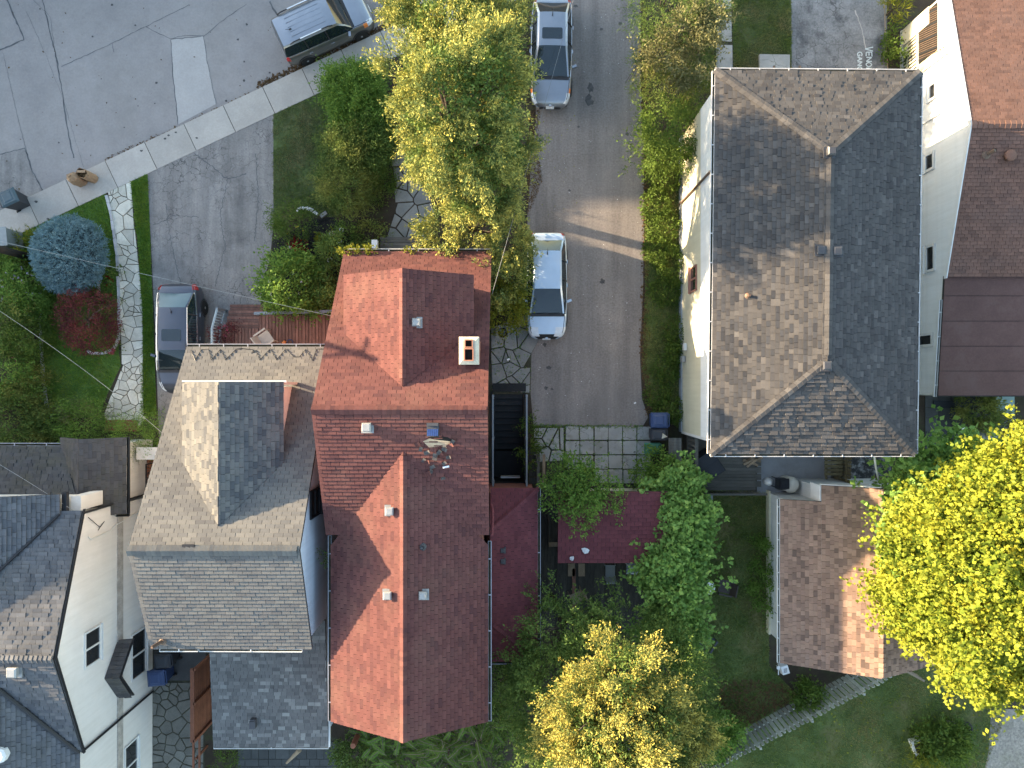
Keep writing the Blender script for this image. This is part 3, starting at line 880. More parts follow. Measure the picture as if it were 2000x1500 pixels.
gp = struct('garden_path', MB().sheet([G(*p) for p in ((752,280),(790,270),(830,330),(860,420),(850,480),(750,480),(765,400),(755,340))], .007), M['soil'])
flagstones(gp, [G(*p) for p in ((757,285),(790,280),(828,335),(850,420),(835,470),(752,472),(772,410),(768,340))], 22, random.Random(5), M['flag'], .024, .03, relax=0)
# pale crazy paving
wp_px = [(211,375),(257,354),(262,430),(272,520),(279,600),(280,700),(281,790),(288,812),(270,838),(215,838),(203,810),(218,770),(238,720),(236,640),(234,560),(228,470)]
wp = struct('crazy_paving_path', MB().sheet([G(*p) for p in wp_px], .007), M['joint'])
flagstones(wp, [G(*p) for p in wp_px], 92, random.Random(21), M['flagw'], .012, .032, relax=0)
# white edging of the left garden
def edging(pts, name, label, w=.11, step=.4, mat=None):
    q = [Vector(G(*p)) for p in pts]
    t = thing(name, label, 'edging', (q[0].x,q[0].y,0))
    for a,b in zip(q,q[1:]):
        k = max(1,round((b-a).length/step)); d=(b-a); ang=math.atan2(d.y,d.x)
        for i in range(k):
            c = a+d*((i+.5)/k)
            m = MB(); m.cbox((c.x,c.y,.04), d.length/k-.015, w*RNG.uniform(.85,1.1), .10+RNG.uniform(-.01,.01), ang+RNG.uniform(-.05,.05)); m.build('edging_stone', mat or M['white_edge'], t)
edging([(209,382),(217,412),(223,450),(230,500),(232,530)], 'lawn_edging', 'white stone edging between left lawn and top of pale paving path')
edging([(232,540),(234,600),(233,660),(225,680),(205,690),(180,690),(172,685)], 'bed_edging', 'white stone edging curving around the purple maple bed')
edging([(78,545),(84,580),(80,620),(82,680),(86,740),(92,790),(100,815)], 'shrub_edging', 'pale stone edging between left lawn and shrub border')
edging([(193,548),(196,582)], 'short_edging', 'short white edging beside the red flowers under blue spruce')
# lower left flagstone court
fc = struct('flagstone_court', MB().sheet([G(*p) for p in ((296,1325),(400,1325),(400,1620),(296,1620))], .006), M['joint'])
flagstones(fc, [G(*p) for p in ((298,1332),(398,1332),(398,1560),(298,1560))], 62, random.Random(9), M['flagd'], .018, .03)
area('court_slab', [(300,1270),(402,1270),(402,1329),(300,1329)], .009, surf('dark_concrete',(.075,.075,.075),.9,.2,1.5,50,.25))
bp = struct('rear_patio', MB().sheet([G(*p) for p in ((462,1440),(660,1440),(660,1620),(462,1620))], .006), M['joint'])
me = unit_box_mesh('patio_tile'); me.materials.append(M['slate'])
yy = 1448
while yy < 1560:
    xx = 465; hgt = RNG.choice((14,20,16))
    while xx < 655:
        w = RNG.choice((14,20,26))
        c = P(xx+w/2, yy+hgt/2, .0)
        piece('patio_tile', me, M['slate'], bp, (c.x,c.y,.012), w/45-.02, hgt/45-.02, .03)
        xx += w
    yy += hgt
# dark slate patio on the right
sp = struct('slate_patio', MB().sheet([G(*p) for p in ((1806,700),(1975,700),(1960,884),(1806,884))], .006), M['joint'])
me = unit_box_mesh('slate_tile'); me.materials.append(M['slate'])
yy = 770
for hgt in (26,20,28,28,16):
    xx = 1806
    for w in (26,24,45,30,28) if hgt != 28 else (25,28,44,26,30):
        c = P(xx+w/2, yy+hgt/2, 0)
        piece('slate_tile', me, M['slate'], sp, (c.x,c.y,.014+RNG.uniform(-.003,.003)), w/45-.02, hgt/45-.02, .03)
        xx += w
    yy += hgt
# grey yard slab behind the big house, with crumbling dark strip
area('yard_slab', [(1478,860),(1622,860),(1622,940),(1502,966),(1478,966)], .012, M['concblue'])
area('debris_strip', [(1622,860),(1740,860),(1740,950),(1622,945)], .010, surf('debris',(.07,.07,.072),.9,.5,3,25,.5,stain=(.4,.4,.4),stain_amt=.9,stain_scale=3.0))
area('gravel_lane', [(1935,1400),(1960,1385),(2400,1385),(2400,1700),(1880,1700),(1930,1470)], .005, M['gravel'])
area('mulch_bed', [(533,470),(570,452),(610,428),(655,425),(690,470),(668,560),(660,620),(540,620),(531,540)], .008, M['mulch'])
st = struct('stone_step', MB().prism([G(1481,109),G(1540,110),G(1540,180),G(1481,180)], 0, .16), M['conc'])

# grass, mulch chips, fallen leaves: nobody could count them
def leaf_arrays(C, D, Sd, L, W, fold=.15):
    Nn = np.cross(D, Sd)
    v = np.empty((len(C),4,3))
    v[:,0] = C
    v[:,1] = C + D*(L*.45)[:,None] + Sd*(W*.5)[:,None] + Nn*(W*fold)[:,None]
    v[:,2] = C + D*L[:,None]
    v[:,3] = C + D*(L*.45)[:,None] - Sd*(W*.5)[:,None] + Nn*(W*fold)[:,None]
    return v.reshape(-1,3)

def quads_obj(name, verts, mat, parent=None, tip=None):
    n = len(verts)//4
    me = bpy.data.meshes.new(name)
    me.vertices.add(len(verts)); me.vertices.foreach_set('co', verts.astype(np.float32).ravel())
    base = np.arange(n)*4
    idx = np.stack([base,base+3,base+2,base,base+2,base+1],1).ravel()
    me.loops.add(len(idx)); me.loops.foreach_set('vertex_index', idx.astype(np.int32))
    me.polygons.add(2*n); me.polygons.foreach_set('loop_start', (np.arange(2*n)*3).astype(np.int32))
    me.update(calc_edges=True)
    if tip is not None:
        a = me.attributes.new('tip','FLOAT','POINT'); a.data.foreach_set('value', np.repeat(tip,4).astype(np.float32))
    return link(name, me, mat, parent)

def rnd_unit(rng, n):
    v = rng.normal(size=(n,3)); return v/np.linalg.norm(v,axis=1)[:,None]
def unit(v): return v/np.maximum(np.linalg.norm(v,axis=-1,keepdims=True),1e-9)

def poly_scatter_np(poly, n, rng):
    poly = np.array(poly); lo = poly.min(0); hi = poly.max(0); out = []
    tot = 0
    while tot < n:
        p = rng.uniform(lo,hi,size=(n*2,2)); r = np.zeros(len(p),bool); j = len(poly)-1
        for i in range(len(poly)):
            xi,yi = poly[i]; xj,yj = poly[j]
            if yi != yj:
                c = ((yi>p[:,1])!=(yj>p[:,1])) & (p[:,0] < (xj-xi)*(p[:,1]-yi)/(yj-yi)+xi)
                r ^= c
            j = i
        p = p[r]; out.append(p); tot += len(p)
    return np.concatenate(out)[:n]

def grass(px, mat, dens=500, h=.07, seed=1, label='short grass', bald=None):
    rng = np.random.default_rng(seed)
    poly = [G(*p) for p in px]
    n = int(abs(area2(poly))*dens)
    p = poly_scatter_np(poly, n, rng)
    f = np.sin(p[:,0]*2.1+seed)*np.sin(p[:,1]*1.7+seed*2)+np.sin(p[:,0]*5.3)*np.sin(p[:,1]*4.7)*.5
    keep = f + rng.uniform(-1,1,n) > -1.25
    p = p[keep]; f = f[keep]; n = len(p)
    C = np.column_stack([p, np.full(n,.0)])
    a = rng.uniform(0,2*np.pi,n); lean = rng.uniform(.3,1.5,n)
    D = unit(np.column_stack([np.cos(a)*lean, np.sin(a)*lean, np.ones(n)]))
    Sd = unit(np.cross(D, rnd_unit(rng,n)))
    L = h*rng.uniform(.6,1.6,n)*(1+.25*f); W = rng.uniform(.016,.034,n)
    ln = struct('lawn', MB().sheet(poly, .003), {'grass_blade':M['lawn'],'lush_grass_blade':M['lawn_l']}.get(mat.name, M['lawn_d']))
    o = quads_obj('grass', leaf_arrays(C,D,Sd,L,W,.05), mat)
    tag(o, label, 'grass', kind='stuff')
    return o
grass([(533,300),(533,224),(640,175),(745,126),(760,150),(755,190),(700,300),(660,425),(610,420),(565,440),(535,455)], M['grass'], 900, .07, 1, 'patchy green lawn beside left driveway')
grass([(256,356),(289,340),(294,480),(300,640),(306,810),(276,815),(280,640),(272,500)], M['grass_l'], 1600, .10, 2, 'narrow strip of thick grass along pale paving path')
grass([(0,474),(100,428),(206,379),(222,450),(231,520),(232,560),(232,690),(236,715),(205,780),(195,815),(105,818),(88,750),(80,640),(82,560),(60,520)], M['grass_l'], 1200, .06, 3, 'lush lawn in the left front garden')
grass([(1258,420),(1300,260),(1335,260),(1330,840),(1270,800),(1254,720),(1260,560)], M['grass_d'], 700, .10, 4, 'rough grass strip between centre driveway and cream wall')
grass([(1430,-80),(1545,-80),(1546,135),(1432,135)], M['grass'], 1200, .08, 5, 'small green lawn beside right driveway')
grass([(1345,955),(1500,960),(1502,1300),(1560,1360),(1380,1475),(1300,1400),(1330,1150)], M['grass_d'], 800, .07, 6, 'shaded back lawn left of the brown garage')
grass([(1385,1480),(1560,1385),(1750,1285),(1990,1260),(1965,1390),(1935,1470),(1900,1600),(1330,1600)], M['grass_d'], 700, .06, 7, 'lawn beyond the picket fence')
grass([(1385,-50),(1400,-50),(1400,180),(1375,180),(1340,210),(1340,100)], M['grass_d'], 600, .1, 8, 'rough grass left of the front walk')

def chips(px, n, mat, size, seed, name, label, z=.01, flat=.3, cat='litter'):
    rng = np.random.default_rng(seed)
    p = poly_scatter_np([G(*q) for q in px], n, rng)
    C = np.column_stack([p, rng.uniform(z,z+.03,n)])
    D = unit(np.column_stack([rng.normal(size=n),rng.normal(size=n),rng.normal(size=n)*flat]))
    Sd = unit(np.cross(D, np.column_stack([rng.normal(size=n)*flat,rng.normal(size=n)*flat,np.ones(n)])))
    L = size*rng.uniform(.5,1.6,n)
    o = quads_obj(name, leaf_arrays(C,D,Sd,L,L*rng.uniform(.3,.9,n),.1), mat)
    return tag(o, label, cat, kind='stuff')
chips([(535,472),(570,455),(610,430),(655,428),(688,470),(666,560),(660,618),(542,618),(533,540)], 2600, M['mulch'], .09, 11, 'mulch', 'black bark mulch in the flower bed', .012)
chips([(500,172),(525,163),(600,128),(675,92),(780,40),(780,30),(670,82),(600,112),(530,148),(505,158)], 900, M['lf_dead'], .10, 12, 'fallen_leaves', 'brown fallen leaves in the gutter beside boxy car', -.10)
chips([(206,313),(371,241),(500,178),(500,172),(368,234),(200,308)], 260, M['lf_dead'], .07, 13, 'gutter_leaves', 'sparse brown leaves along the kerb', -.10)
chips([(1034,215),(1054,215),(1050,300),(1060,350),(1040,400),(1030,430),(1028,300)], 1500, M['lf_dead'], .05, 14, 'needle_litter', 'red brown needle litter along driveway under the cedar', .012)
chips([(1250,0),(1262,0),(1262,300),(1268,420),(1262,700),(1275,810),(1262,815),(1250,700),(1256,400)], 1500, M['lf_dead'], .08, 15, 'edge_leaves', 'brown leaf litter along right edge of centre driveway', .012)
chips([(690,470),(750,420),(760,480),(690,500)], 300, M['lf_dead'], .05, 16, 'bed_litter', 'brown litter on soil near wooden bench', .012)
chips([(1400,1330),(1520,1330),(1560,1360),(1420,1440)], 1400, M['lf_dead'], .09, 17, 'fence_litter', 'brown leaf litter at the foot of picket fence', .02)
chips([(0,0),(780,0),(500,160),(60,380),(0,400)], 60, M['lf_dead'], .07, 18, 'road_leaves', 'scattered dead leaves on the road', -.105)
chips([(1060,20),(1240,20),(1250,820),(1050,820)], 160, M['wplastic'], .03, 19, 'driveway_grit', 'tiny pale grit on the centre driveway', .010)

chips([(1046,40),(1120,60),(1130,420),(1040,430)], 90, M['lf_yel'], .05, 31, 'yellow_leaves', 'scattered small yellow leaves on centre driveway beside the cedar', .012)
chips([(540,240),(640,190),(700,300),(640,420),(545,420)], 110, M['lf_dead'], .05, 32, 'lawn_leaves', 'scattered brown leaves on lawn beside left driveway', .03)
chips([(1560,1400),(1960,1290),(1930,1470),(1600,1480)], 260, M['lf_yel'], .08, 33, 'maple_leaves', 'scattered yellow leaves on lawn under the maple', .03)
chips([(90,440),(210,390),(230,690),(200,800),(95,800)], 60, M['lf_dead'], .05, 34, 'garden_leaves', 'few brown leaves on left garden lawn', .03)
# ------------------------------------------------------------------ houses
def hit(px, py, p0, n):
    d = (P(px,py,0) - CAMP); p0 = Vector(p0); n = Vector(n)
    t = (p0-CAMP).dot(n)/d.dot(n)
    return CAMP + d*t

def pn(a,b,c): return (Vector(b)-Vector(a)).cross(Vector(c)-Vector(a)).normalized()

# ---- red house in the middle
H = thing('red_roof_house', 'long house with red shingle roof, front dormer and cream topped chimney', 'house', (-3.7,-3.4,0))
xl,xr = -6.56,-.80
w = MB(); w.extr([(xl+.22,4.7,0),(xl+.22,4.7,2.95),(xl+.22,-.84,7.15),(xl+.22,-5.0,5.5),(xl+.22,-5.0,0)], (xr-xl-.44,0,0))
w.extr([(-6.2,-11.7,0),(-6.2,-11.7,5.3),(-3.64,-11.7,6.6),(-1.08,-11.7,5.3),(-1.08,-11.7,0)], (0,6.69,0))
w.build('wall', M['brick'], H)
R = Roof(H, M['sh_red'])
R.plane([(xl,5.16,3.0),(xr,5.16,3.0),(xr,-.84,7.4),(xl,-.84,7.4)], (1,0,0))
R.plane([(xl,-.84,7.4),(xr,-.84,7.4),(xr,-5.3,5.62),(xl,-5.3,5.62)], (1,0,0), t=.095)
rx = -3.64; ro = .035
R.plane([(-6.42,-12.0,5.4+ro),(-6.42,-5.72,5.4+ro),(rx,-2.26,6.8+ro),(rx,-12.0,6.8+ro)], (0,1,0))
R.plane([(-.86,-12.0,5.4+ro),(-.86,-5.72,5.4+ro),(rx,-2.26,6.8+ro),(rx,-12.0,6.8+ro)], (0,1,0))
dx = -3.66
R.plane([(-5.95,3.87,5.45+ro),(-5.95,1.80,5.45+ro),(dx,-.09,6.84+ro),(dx,3.87,6.84+ro)], (0,1,0), t=.08)
R.plane([(-1.37,3.87,5.45+ro),(-1.37,1.80,5.45+ro),(dx,-.09,6.84+ro),(dx,3.87,6.84+ro)], (0,1,0), t=.08)
R.ridge((xl,-.84,7.415),(xr,-.84,7.415),(0,.8,-.587),(0,-.91,-.417), .17, .155, .035)
R.ridge((rx,-12.0,6.85),(rx,-2.3,6.85),(-.89,0,-.45),(.89,0,-.45), .14, .16, .02)
R.ridge((dx,3.87,6.89),(dx,.1,6.89),(-.85,0,-.52),(.85,0,-.52), .14, .16, .02)
ro_ = R.build()
dw = MB(); dw.extr([(-5.75,3.62,3.4),(-5.75,3.62,5.45),(dx,3.62,6.7),(-1.57,3.62,5.45),(-1.57,3.62,3.4)], (0,-3.4,0)); dw.build('dormer_wall', M['sid_yel'], H)
gutter(H, (xl,5.17,2.99), (xr,5.17,2.99), (0,1,0))
gutter(H, (-6.43,-12.0,5.40), (-6.43,-5.4,5.40), (-1,0,0), M['gutg'])
gutter(H, (-.85,-12.0,5.40), (-.85,-5.6,5.40), (1,0,0), M['gutg'])
m = MB(); m.tube([(-.72,-5.4,5.35),(-.70,-5.0,5.0),(-.72,-4.6,4.6),(-.78,-4.45,4.4)], .05, 8); m.build('downspout', M['sh_redlow'], H)
# chimney
ch = MB(); ch.box(-1.64,-1.10,.68,1.46,4.5,7.85); ch = ch.build('chimney', M['brick'], H)
c = MB(); c.box(-1.69,-1.05,.62,1.51,7.85,7.95)
c.frustum((-1.37,1.065,0), .64,.89,.42,.62,7.95,8.03); c.build('chimney_cap', M['capconc'], ch)
for y in (1.28,.93):
    f = MB(); s = .13 if y > 1 else .15
    sy = .13 if y > 1 else .20
    for a,b,e,d in ((-s,-s+.03,-sy,sy),(s-.03,s,-sy,sy),(-s+.03,s-.03,-sy,-sy+.03),(-s+.03,s-.03,sy-.03,sy)):
        f.box(-1.37+a,-1.37+b,y+e,y+d,8.0,8.17)
    f.build('chimney_flue', M['terra'], ch)
    f = MB(); f.box(-1.37-s+.03,-1.37+s-.03,y-sy+.03,y+sy-.03,8.0,8.045); f.build('flue_bore', M['soot_hollow_shade'], ch)
nr = pn((xl,-.84,7.4),(xr,-.84,7.4),(xr,-5.3,5.62)); nl = pn((-6.42,-12,5.4),(-6.42,-5,5.4),(rx,-5,6.8)); nrr = pn((-.86,-12,5.4),(-.86,-5,5.4),(rx,-5,6.8)); ndr = pn((-1.37,3.87,5.45),(-1.37,1.8,5.45),(dx,1.8,6.84))
box_vent(H, hit(718,834,(xl,-.84,7.44),nr), .30, .26)
box_vent(H, hit(762,997,(rx,-5,6.87),nl), .28, .22)
box_vent(H, hit(758,1161,(rx,-5,6.87),nl), .28, .22)
box_vent(H, hit(827,1161,(rx,-5,6.87),nrr), .28, .22)
box_vent(H, hit(814,630,(dx,2,6.90),ndr), .28, .22)
pipe_vent(H, hit(825,1068,(rx,-5,6.85),nrr), .22, .06, M['vent_d'])
sv = hit(846,840,(xl,-.84,7.44),nr)
b = MB(); b.cbox(sv+Vector((0,0,.06)), .40,.42,.14); b.cbox(sv+Vector((0,.2,.15)), .38,.10,.12); b = b.build('solar_vent', M['vent_d'], H)
for i in range(6):
    s = MB(); s.cbox(sv+Vector((-.15+.06*i,-.03,.145)), .05,.32,.02, rx=-.35); s.build('solar_cell', M['pv'], b)
# torn roof: bare sheathing, hole and curled shingles
def on_rear(px,py,dz=.03): return hit(px,py,(xl,-.84,7.4+dz),nr)
hp = MB(); hp.add([on_rear(*p,.035) for p in ((826,862),(842,855),(872,857),(884,866),(880,876),(860,872),(838,874))], [tuple(range(7))][::-1]); hp.build('bare_sheathing', M['ply'], ro_)
hp = MB(); hp.add([on_rear(*p,.040) for p in ((834,855),(846,852),(874,854),(884,860),(880,862),(846,858))], [tuple(range(6))]); hp.build('roof_hole', M['soot_hollow_shade'], ro_)  # flat black patch, the dark of the hole put into its colour
tr = random.Random(4)
dk = surf('torn_felt',(.10,.09,.085),.95,.3,6)
for i,(px_,py_,s,a) in enumerate(((815,868,.22,.4),(822,877,.2,1.2),(834,884,.24,.3),(846,879,.26,-.3),(858,883,.22,.8),(868,878,.24,-.5),(879,871,.28,.5),(884,863,.22,1.0),(850,892,.30,1.4),(858,900,.3,1.5),(876,893,.2,.2),(868,905,.2,.7),(834,903,.22,.2),(828,899,.2,1.0),(845,912,.22,.5),(836,925,.26,.3),(842,921,.2,1.3),(866,934,.18,.2),(862,889,.2,.9))):
    pw = on_rear(px_,py_,.05); s *= .8
    m = MB(); k = 5
    L = s; W = s*.7
    rows = []
    for q in range(k):
        t = q/(k-1)-.5
        rows.append((t*L, .10*(t*2)**2*tr.uniform(.3,1.3)+.01))
    vs = []
    ca,sa = math.cos(a),math.sin(a)
    for x,zz in rows:
        for yv in (-W/2,W/2):
            X = x*ca-yv*sa; Y = x*sa+yv*ca
            vs.append(pw+Vector((X,Y,zz+Y*.45)))
    m.add(vs, [(2*q,2*q+1,2*q+3,2*q+2) for q in range(k-1)])
    m.build('torn_shingle', dk if i % 3 else M['sh_red'], ro_)
m = MB(); m.cbox(on_rear(871,912,.07), .22,.06,.02, .2); m.build('loose_batten', M['wplastic'], ro_)
# low side roof
R = Roof(H, M['sh_redlow'], 'side_roof', limit=120)
R.plane([(1.0,-4.1,2.8),(1.0,-10.9,2.8),(-.84,-9.15,3.6),(-.84,-5.55,3.6)], (0,1,0))
R.plane([(-.84,-4.1,2.8),(1.0,-4.1,2.8),(-.84,-5.55,3.6)], (1,0,0))
R.plane([(-.84,-10.9,2.8),(1.0,-10.9,2.8),(-.84,-9.15,3.6)], (1,0,0))
R.ridge((1.0,-4.1,2.83),(-.84,-5.55,3.63),(.3,.7,-.35),(.5,-.6,-.25), .13,.16,.02)
R.ridge((1.0,-10.9,2.83),(-.84,-9.15,3.63),(.3,-.7,-.35),(.5,.6,-.25), .13,.16,.02)
R.build()
w = MB(); w.box(-1.0,.85,-10.7,-4.3,0,2.72); w.build('side_wall', M['brick'], H)
gutter(H, (1.01,-10.9,2.8),(1.01,-4.1,2.8),(1,0,0),M['gutg'], hang=1.5)
gutter(H, (-.8,-10.91,2.8),(1.0,-10.91,2.8),(0,-1,0),M['gutg'])
box_vent(H,(-.36,-6.4,3.40),.18,.1,M['vent_d']); box_vent(H,(-.36,-6.82,3.40),.18,.1,M['vent_d'])

# basement stair beside the red house
T = thing('basement_stair', 'dark wooden basement stair with grey side rails beside red house', 'stairs', (-.15,-2.3,0))
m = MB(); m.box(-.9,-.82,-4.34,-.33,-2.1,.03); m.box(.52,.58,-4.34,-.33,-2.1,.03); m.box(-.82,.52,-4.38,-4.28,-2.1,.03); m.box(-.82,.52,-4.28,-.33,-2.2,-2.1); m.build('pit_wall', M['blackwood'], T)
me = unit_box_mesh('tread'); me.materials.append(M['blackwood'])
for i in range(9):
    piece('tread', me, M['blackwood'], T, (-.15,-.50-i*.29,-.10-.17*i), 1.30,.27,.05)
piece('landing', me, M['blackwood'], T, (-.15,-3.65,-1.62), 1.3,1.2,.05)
piece('stair_head', me, M['black'], T, (-.12,-.15,.03), 1.45,.36,.05)
me = unit_box_mesh('rail'); me.materials.append(M['greyrail'])
for x in (-.80,.62):
    piece('rail', me, M['deck_grey'], T, (x,-2.4,.95), .07,3.9,.09)
    for y in (-.5,-2.3,-4.2): piece('rail_post', me, M['deck_grey'], T, (x,y,.45), .09,.09,.95)
piece('rail', me, M['greyrail'], T, (-.1,-4.35,1.0), 1.4,.08,.09)
m = MB(); m.box(-.5,.35,-4.16,-4.1,-1.0,-.55); m.build('cellar_window', M['trim'], T)

# ---- grey house, left of it
H = thing('tan_grey_roof_house', 'house with weathered tan grey shingle roof and big front dormer, left of red roof', 'house', (-9.9,-4.5,0))
xl,xr = -12.7,-7.03; fy,fz = 1.44,3.0; ry,rz_ = -5.5,7.14; by,bz = -9.3,5.7
w = MB(); w.extr([(xl+.2,.9,0),(xl+.2,.9,3.1),(xl+.2,ry,6.9),(xl+.2,by+.3,5.5),(xl+.2,by+.3,0)], (xr-xl-.36,0,0)); w.build('wall', M['stucco'], H)
R = Roof(H, M['sh_grey'], expo=.15, tabw=.32)
R.plane([(xl,fy,fz),(xr,fy,fz),(xr,ry,rz_),(xl,ry,rz_)], (1,0,0))
R.plane([(xl,ry,rz_),(xr,ry,rz_),(xr,by,bz),(xl,by,bz)], (1,0,0), t=.095)
R.ridge((xl,ry,rz_+.03),(xr,ry,rz_+.03),(0,.86,-.51),(0,-.93,-.36),.2,.16,.05)
R.build()
R = Roof(H, M['sh_dorm'], 'dormer_roof', expo=.15, tabw=.3, arch=True)
dx = -9.87; fY = .08
R.plane([(-11.65,fY,5.53),(-11.65,-2.75,5.53),(dx,-4.78,6.74),(dx,fY,6.74)], (0,1,0), t=.08)
R.plane([(-8.09,fY,5.53),(-8.09,-2.75,5.53),(dx,-4.78,6.74),(dx,fY,6.74)], (0,1,0), t=.08)
R.build()
w = MB(); w.extr([(-11.45,-.10,3.6),(-11.45,-.10,5.5),(dx,-.10,6.6),(-8.29,-.10,5.5),(-8.29,-.10,3.6)], (0,-2.9,0)); w.build('dormer_wall', M['cheek'], H)
m = MB(); m.box(-8.33,-8.11,-.02,.07,3.85,5.45); m.build('dormer_post', M['trim'], H)
m = MB(); m.box(-11.7,-8.0,fY-.02,fY+.05,5.38,5.5); m.build('dormer_fascia', M['trim'], H)
siding_x(H, xr-.155, 1, [(.9,0.5),(.9,3.0),(ry,6.85),(by+.3,5.45),(by+.3,0.5)], .22, M['sid_blue'])
window_x(H, xr-.13, 1, -4.75,-3.85,4.35,5.45,'h',M['black'])
gutter(H, (xl,fy+.01,fz-.01),(xr,fy+.01,fz-.01),(0,1,0),M['gutg'], hang=.85)
gutter(H, (xl+.3,by-.01,bz),(-11.05,by-.01,bz),(0,-1,0),M['trim'],w=.1, hang=2)
gutter(H, (-11.02,by-.02,bz-.03),(xr-.35,by-.02,bz+.02),(0,-1,0),M['trim'],w=.1, hang=2)
nfr = pn((xl,fy,fz),(xr,fy,fz),(xr,ry,rz_)); nbk = pn((xl,ry,rz_),(xr,ry,rz_),(xr,by,bz))
zz = [(372,684),(381,704),(393,683),(407,682),(413,703),(431,682),(440,703),(461,682),(470,680),(495,683),(491,690),(500,684),(507,703),(528,681),(540,703),(558,681),(574,697),(585,697),(597,682),(610,704),(618,682),(630,681)]
m = MB(); m.tube([hit(x,y,(xl,fy,fz+.05),nfr) for x,y in zz], .014, 5); m.build('heating_cable', M['black'], H)
pipe_vent(H, hit(318,1252,(xl,by,bz+.02),nbk), .55, .06, M['vent_p'], (-.1,-.02))
b = MB(); b.box(-10.9,-10.5,-5.42,-5.30,7.13,7.17); b.build('lifted_ridge_tar', M['black'], H)
# rear addition
R = Roof(H, M['sh_add'], 'rear_roof', expo=.14, tabw=.26, arch=True, thick=.022)
R.plane([(-11.62,-14.12,3.1),(-7.15,-14.12,3.1),(-7.15,-9.05,3.55),(-11.62,-9.05,3.55)], (1,0,0))
R.build()
w = MB(); w.box(-11.4,-7.35,-13.9,-9.02,0,3.0); w.build('rear_wall', M['sid_blue'], H)
gutter(H, (-11.62,-14.13,3.09),(-7.15,-14.13,3.09),(0,-1,0),M['trim'],w=.07,d=.07,hang=2.4)
m = MB(); m.box(-7.14,-7.08,-14.12,-9.1,3.02,3.12); m.build('side_fascia', M['trim'], H)
pv_ = hit(497,1412,(-11.62,-14.12,3.12),pn((-11.62,-14.12,3.1),(-7.15,-14.12,3.1),(-7.15,-9.05,3.55)))
m = MB(); m.cbox(pv_+Vector((0,.05,.10)),.2,.34,.2); m.cbox(pv_+Vector((0,.02,.22)),.23,.28,.03); m.build('hood_vent', M['vent_d'], H)

# ---- white stucco house at the left edge
H = thing('white_stucco_house', 'white stucco house with dark slate grey roof at the left edge', 'house', (-18.0,-9.0,0))
WX = -15.6
w = MB(); w.extr([(WX,-4.75,0),(WX,-4.75,5.05),(WX,-9.25,6.6),(WX,-13.2,5.05),(WX,-19,5.0),(WX,-19,0)], (-9,0,0)); w.build('wall', M['stucco'], H)
w = MB(); w.box(-24,-16.5,-4.75,-4.2,0,5.0); w.build('wing_wall', M['stucco'], H)
R = Roof(H, M['sh_left'], arch=True, tabw=.28)
R.plane([(-15.45,-4.56,5.17),(-24,-4.56,5.17),(-24,-9.25,6.75),(-15.45,-9.25,6.75)], (1,0,0))
R.plane([(-15.45,-13.2,5.17),(-24,-13.2,5.17),(-24,-9.25,6.75),(-15.45,-9.25,6.75)], (1,0,0), t=.095)
R.plane([(-16.2,-3.95,5.23),(-16.2,-4.66,5.23),(-20.5,-9.4,6.85),(-20.5,-3.95,6.85)], (0,1,0))
R.plane([(-24.8,-3.95,5.23),(-24.8,-4.66,5.23),(-20.5,-9.4,6.85),(-20.5,-3.95,6.85)], (0,1,0))
R.plane([(-15.5,-13.25,5.2),(-18.0,-9.85,6.56),(-18.0,-19,6.56),(-15.5,-19,5.2)], (0,1,0))
R.ridge((-15.45,-9.25,6.78),(-24,-9.25,6.78),(0,.95,-.32),(0,-.93,-.37),.14,.16,.03)
ro_ = R.build()
m = MB(); m.tube([(-15.52,-13.2,5.26),(-16.5,-11.87,5.80),(-18.0,-9.83,6.62)],.07,6); m.build('valley_flashing', M['black'], H)
m = MB(); m.tube([(-16.2,-4.66,5.27),(-18.3,-6.97,6.06),(-20.5,-9.4,6.88)],.05,6); m.build('valley_flashing', M['black'], H)
m = MB(); m.extr([(-15.43,-4.5,5.02),(-15.43,-4.5,5.14),(-15.43,-9.25,6.72),(-15.43,-9.25,6.58)], (.03,0,0)); m.extr([(-15.43,-13.3,5.02),(-15.43,-13.3,5.14),(-15.43,-9.252,6.72),(-15.43,-9.252,6.58)], (.03,0,0)); m.build('rake_board', M['black'], H)
m = MB(); m.box(WX,WX+.05,-19,-4.75,2.35,2.72); m.build('band_board', M['trim_w'], H)
for y,z0,z1 in ((-13.3,.05,5.0),(-4.68,.3,4.9)):
    m = MB(); m.tube([(WX+.06,y,z1),(WX+.06,y,z1*.55),(WX+.10,y+.04,z1*.5),(WX+.06,y,z1*.45),(WX+.06,y,z0)],.045,6); m.build('downspout', M['black'], H)
m = MB(); m.tube([(WX+.03,-5.6,4.6),(WX+.03,-5.75,4.45),(WX+.03,-5.7,3.2),(WX+.03,-5.55,2.9),(WX+.03,-5.35,1.2)],.025,5); m.build('service_conduit', M['trim'], H)
m = MB(); m.tube([(WX+.03,-4.9,4.6),(WX+.03,-5.4,3.9),(WX+.03,-5.25,3.6),(WX+.03,-5.5,4.0)],.012,5); m.build('service_cable', M['black'], H)
window_x(H, WX, 1, -10.35,-9.15,3.9,4.75,'v')
window_x(H, WX, 1, -12.15,-10.35,.65,1.65,'v')
window_x(H, WX, 1, -16.4,-14.7,1.3,2.15,'v')
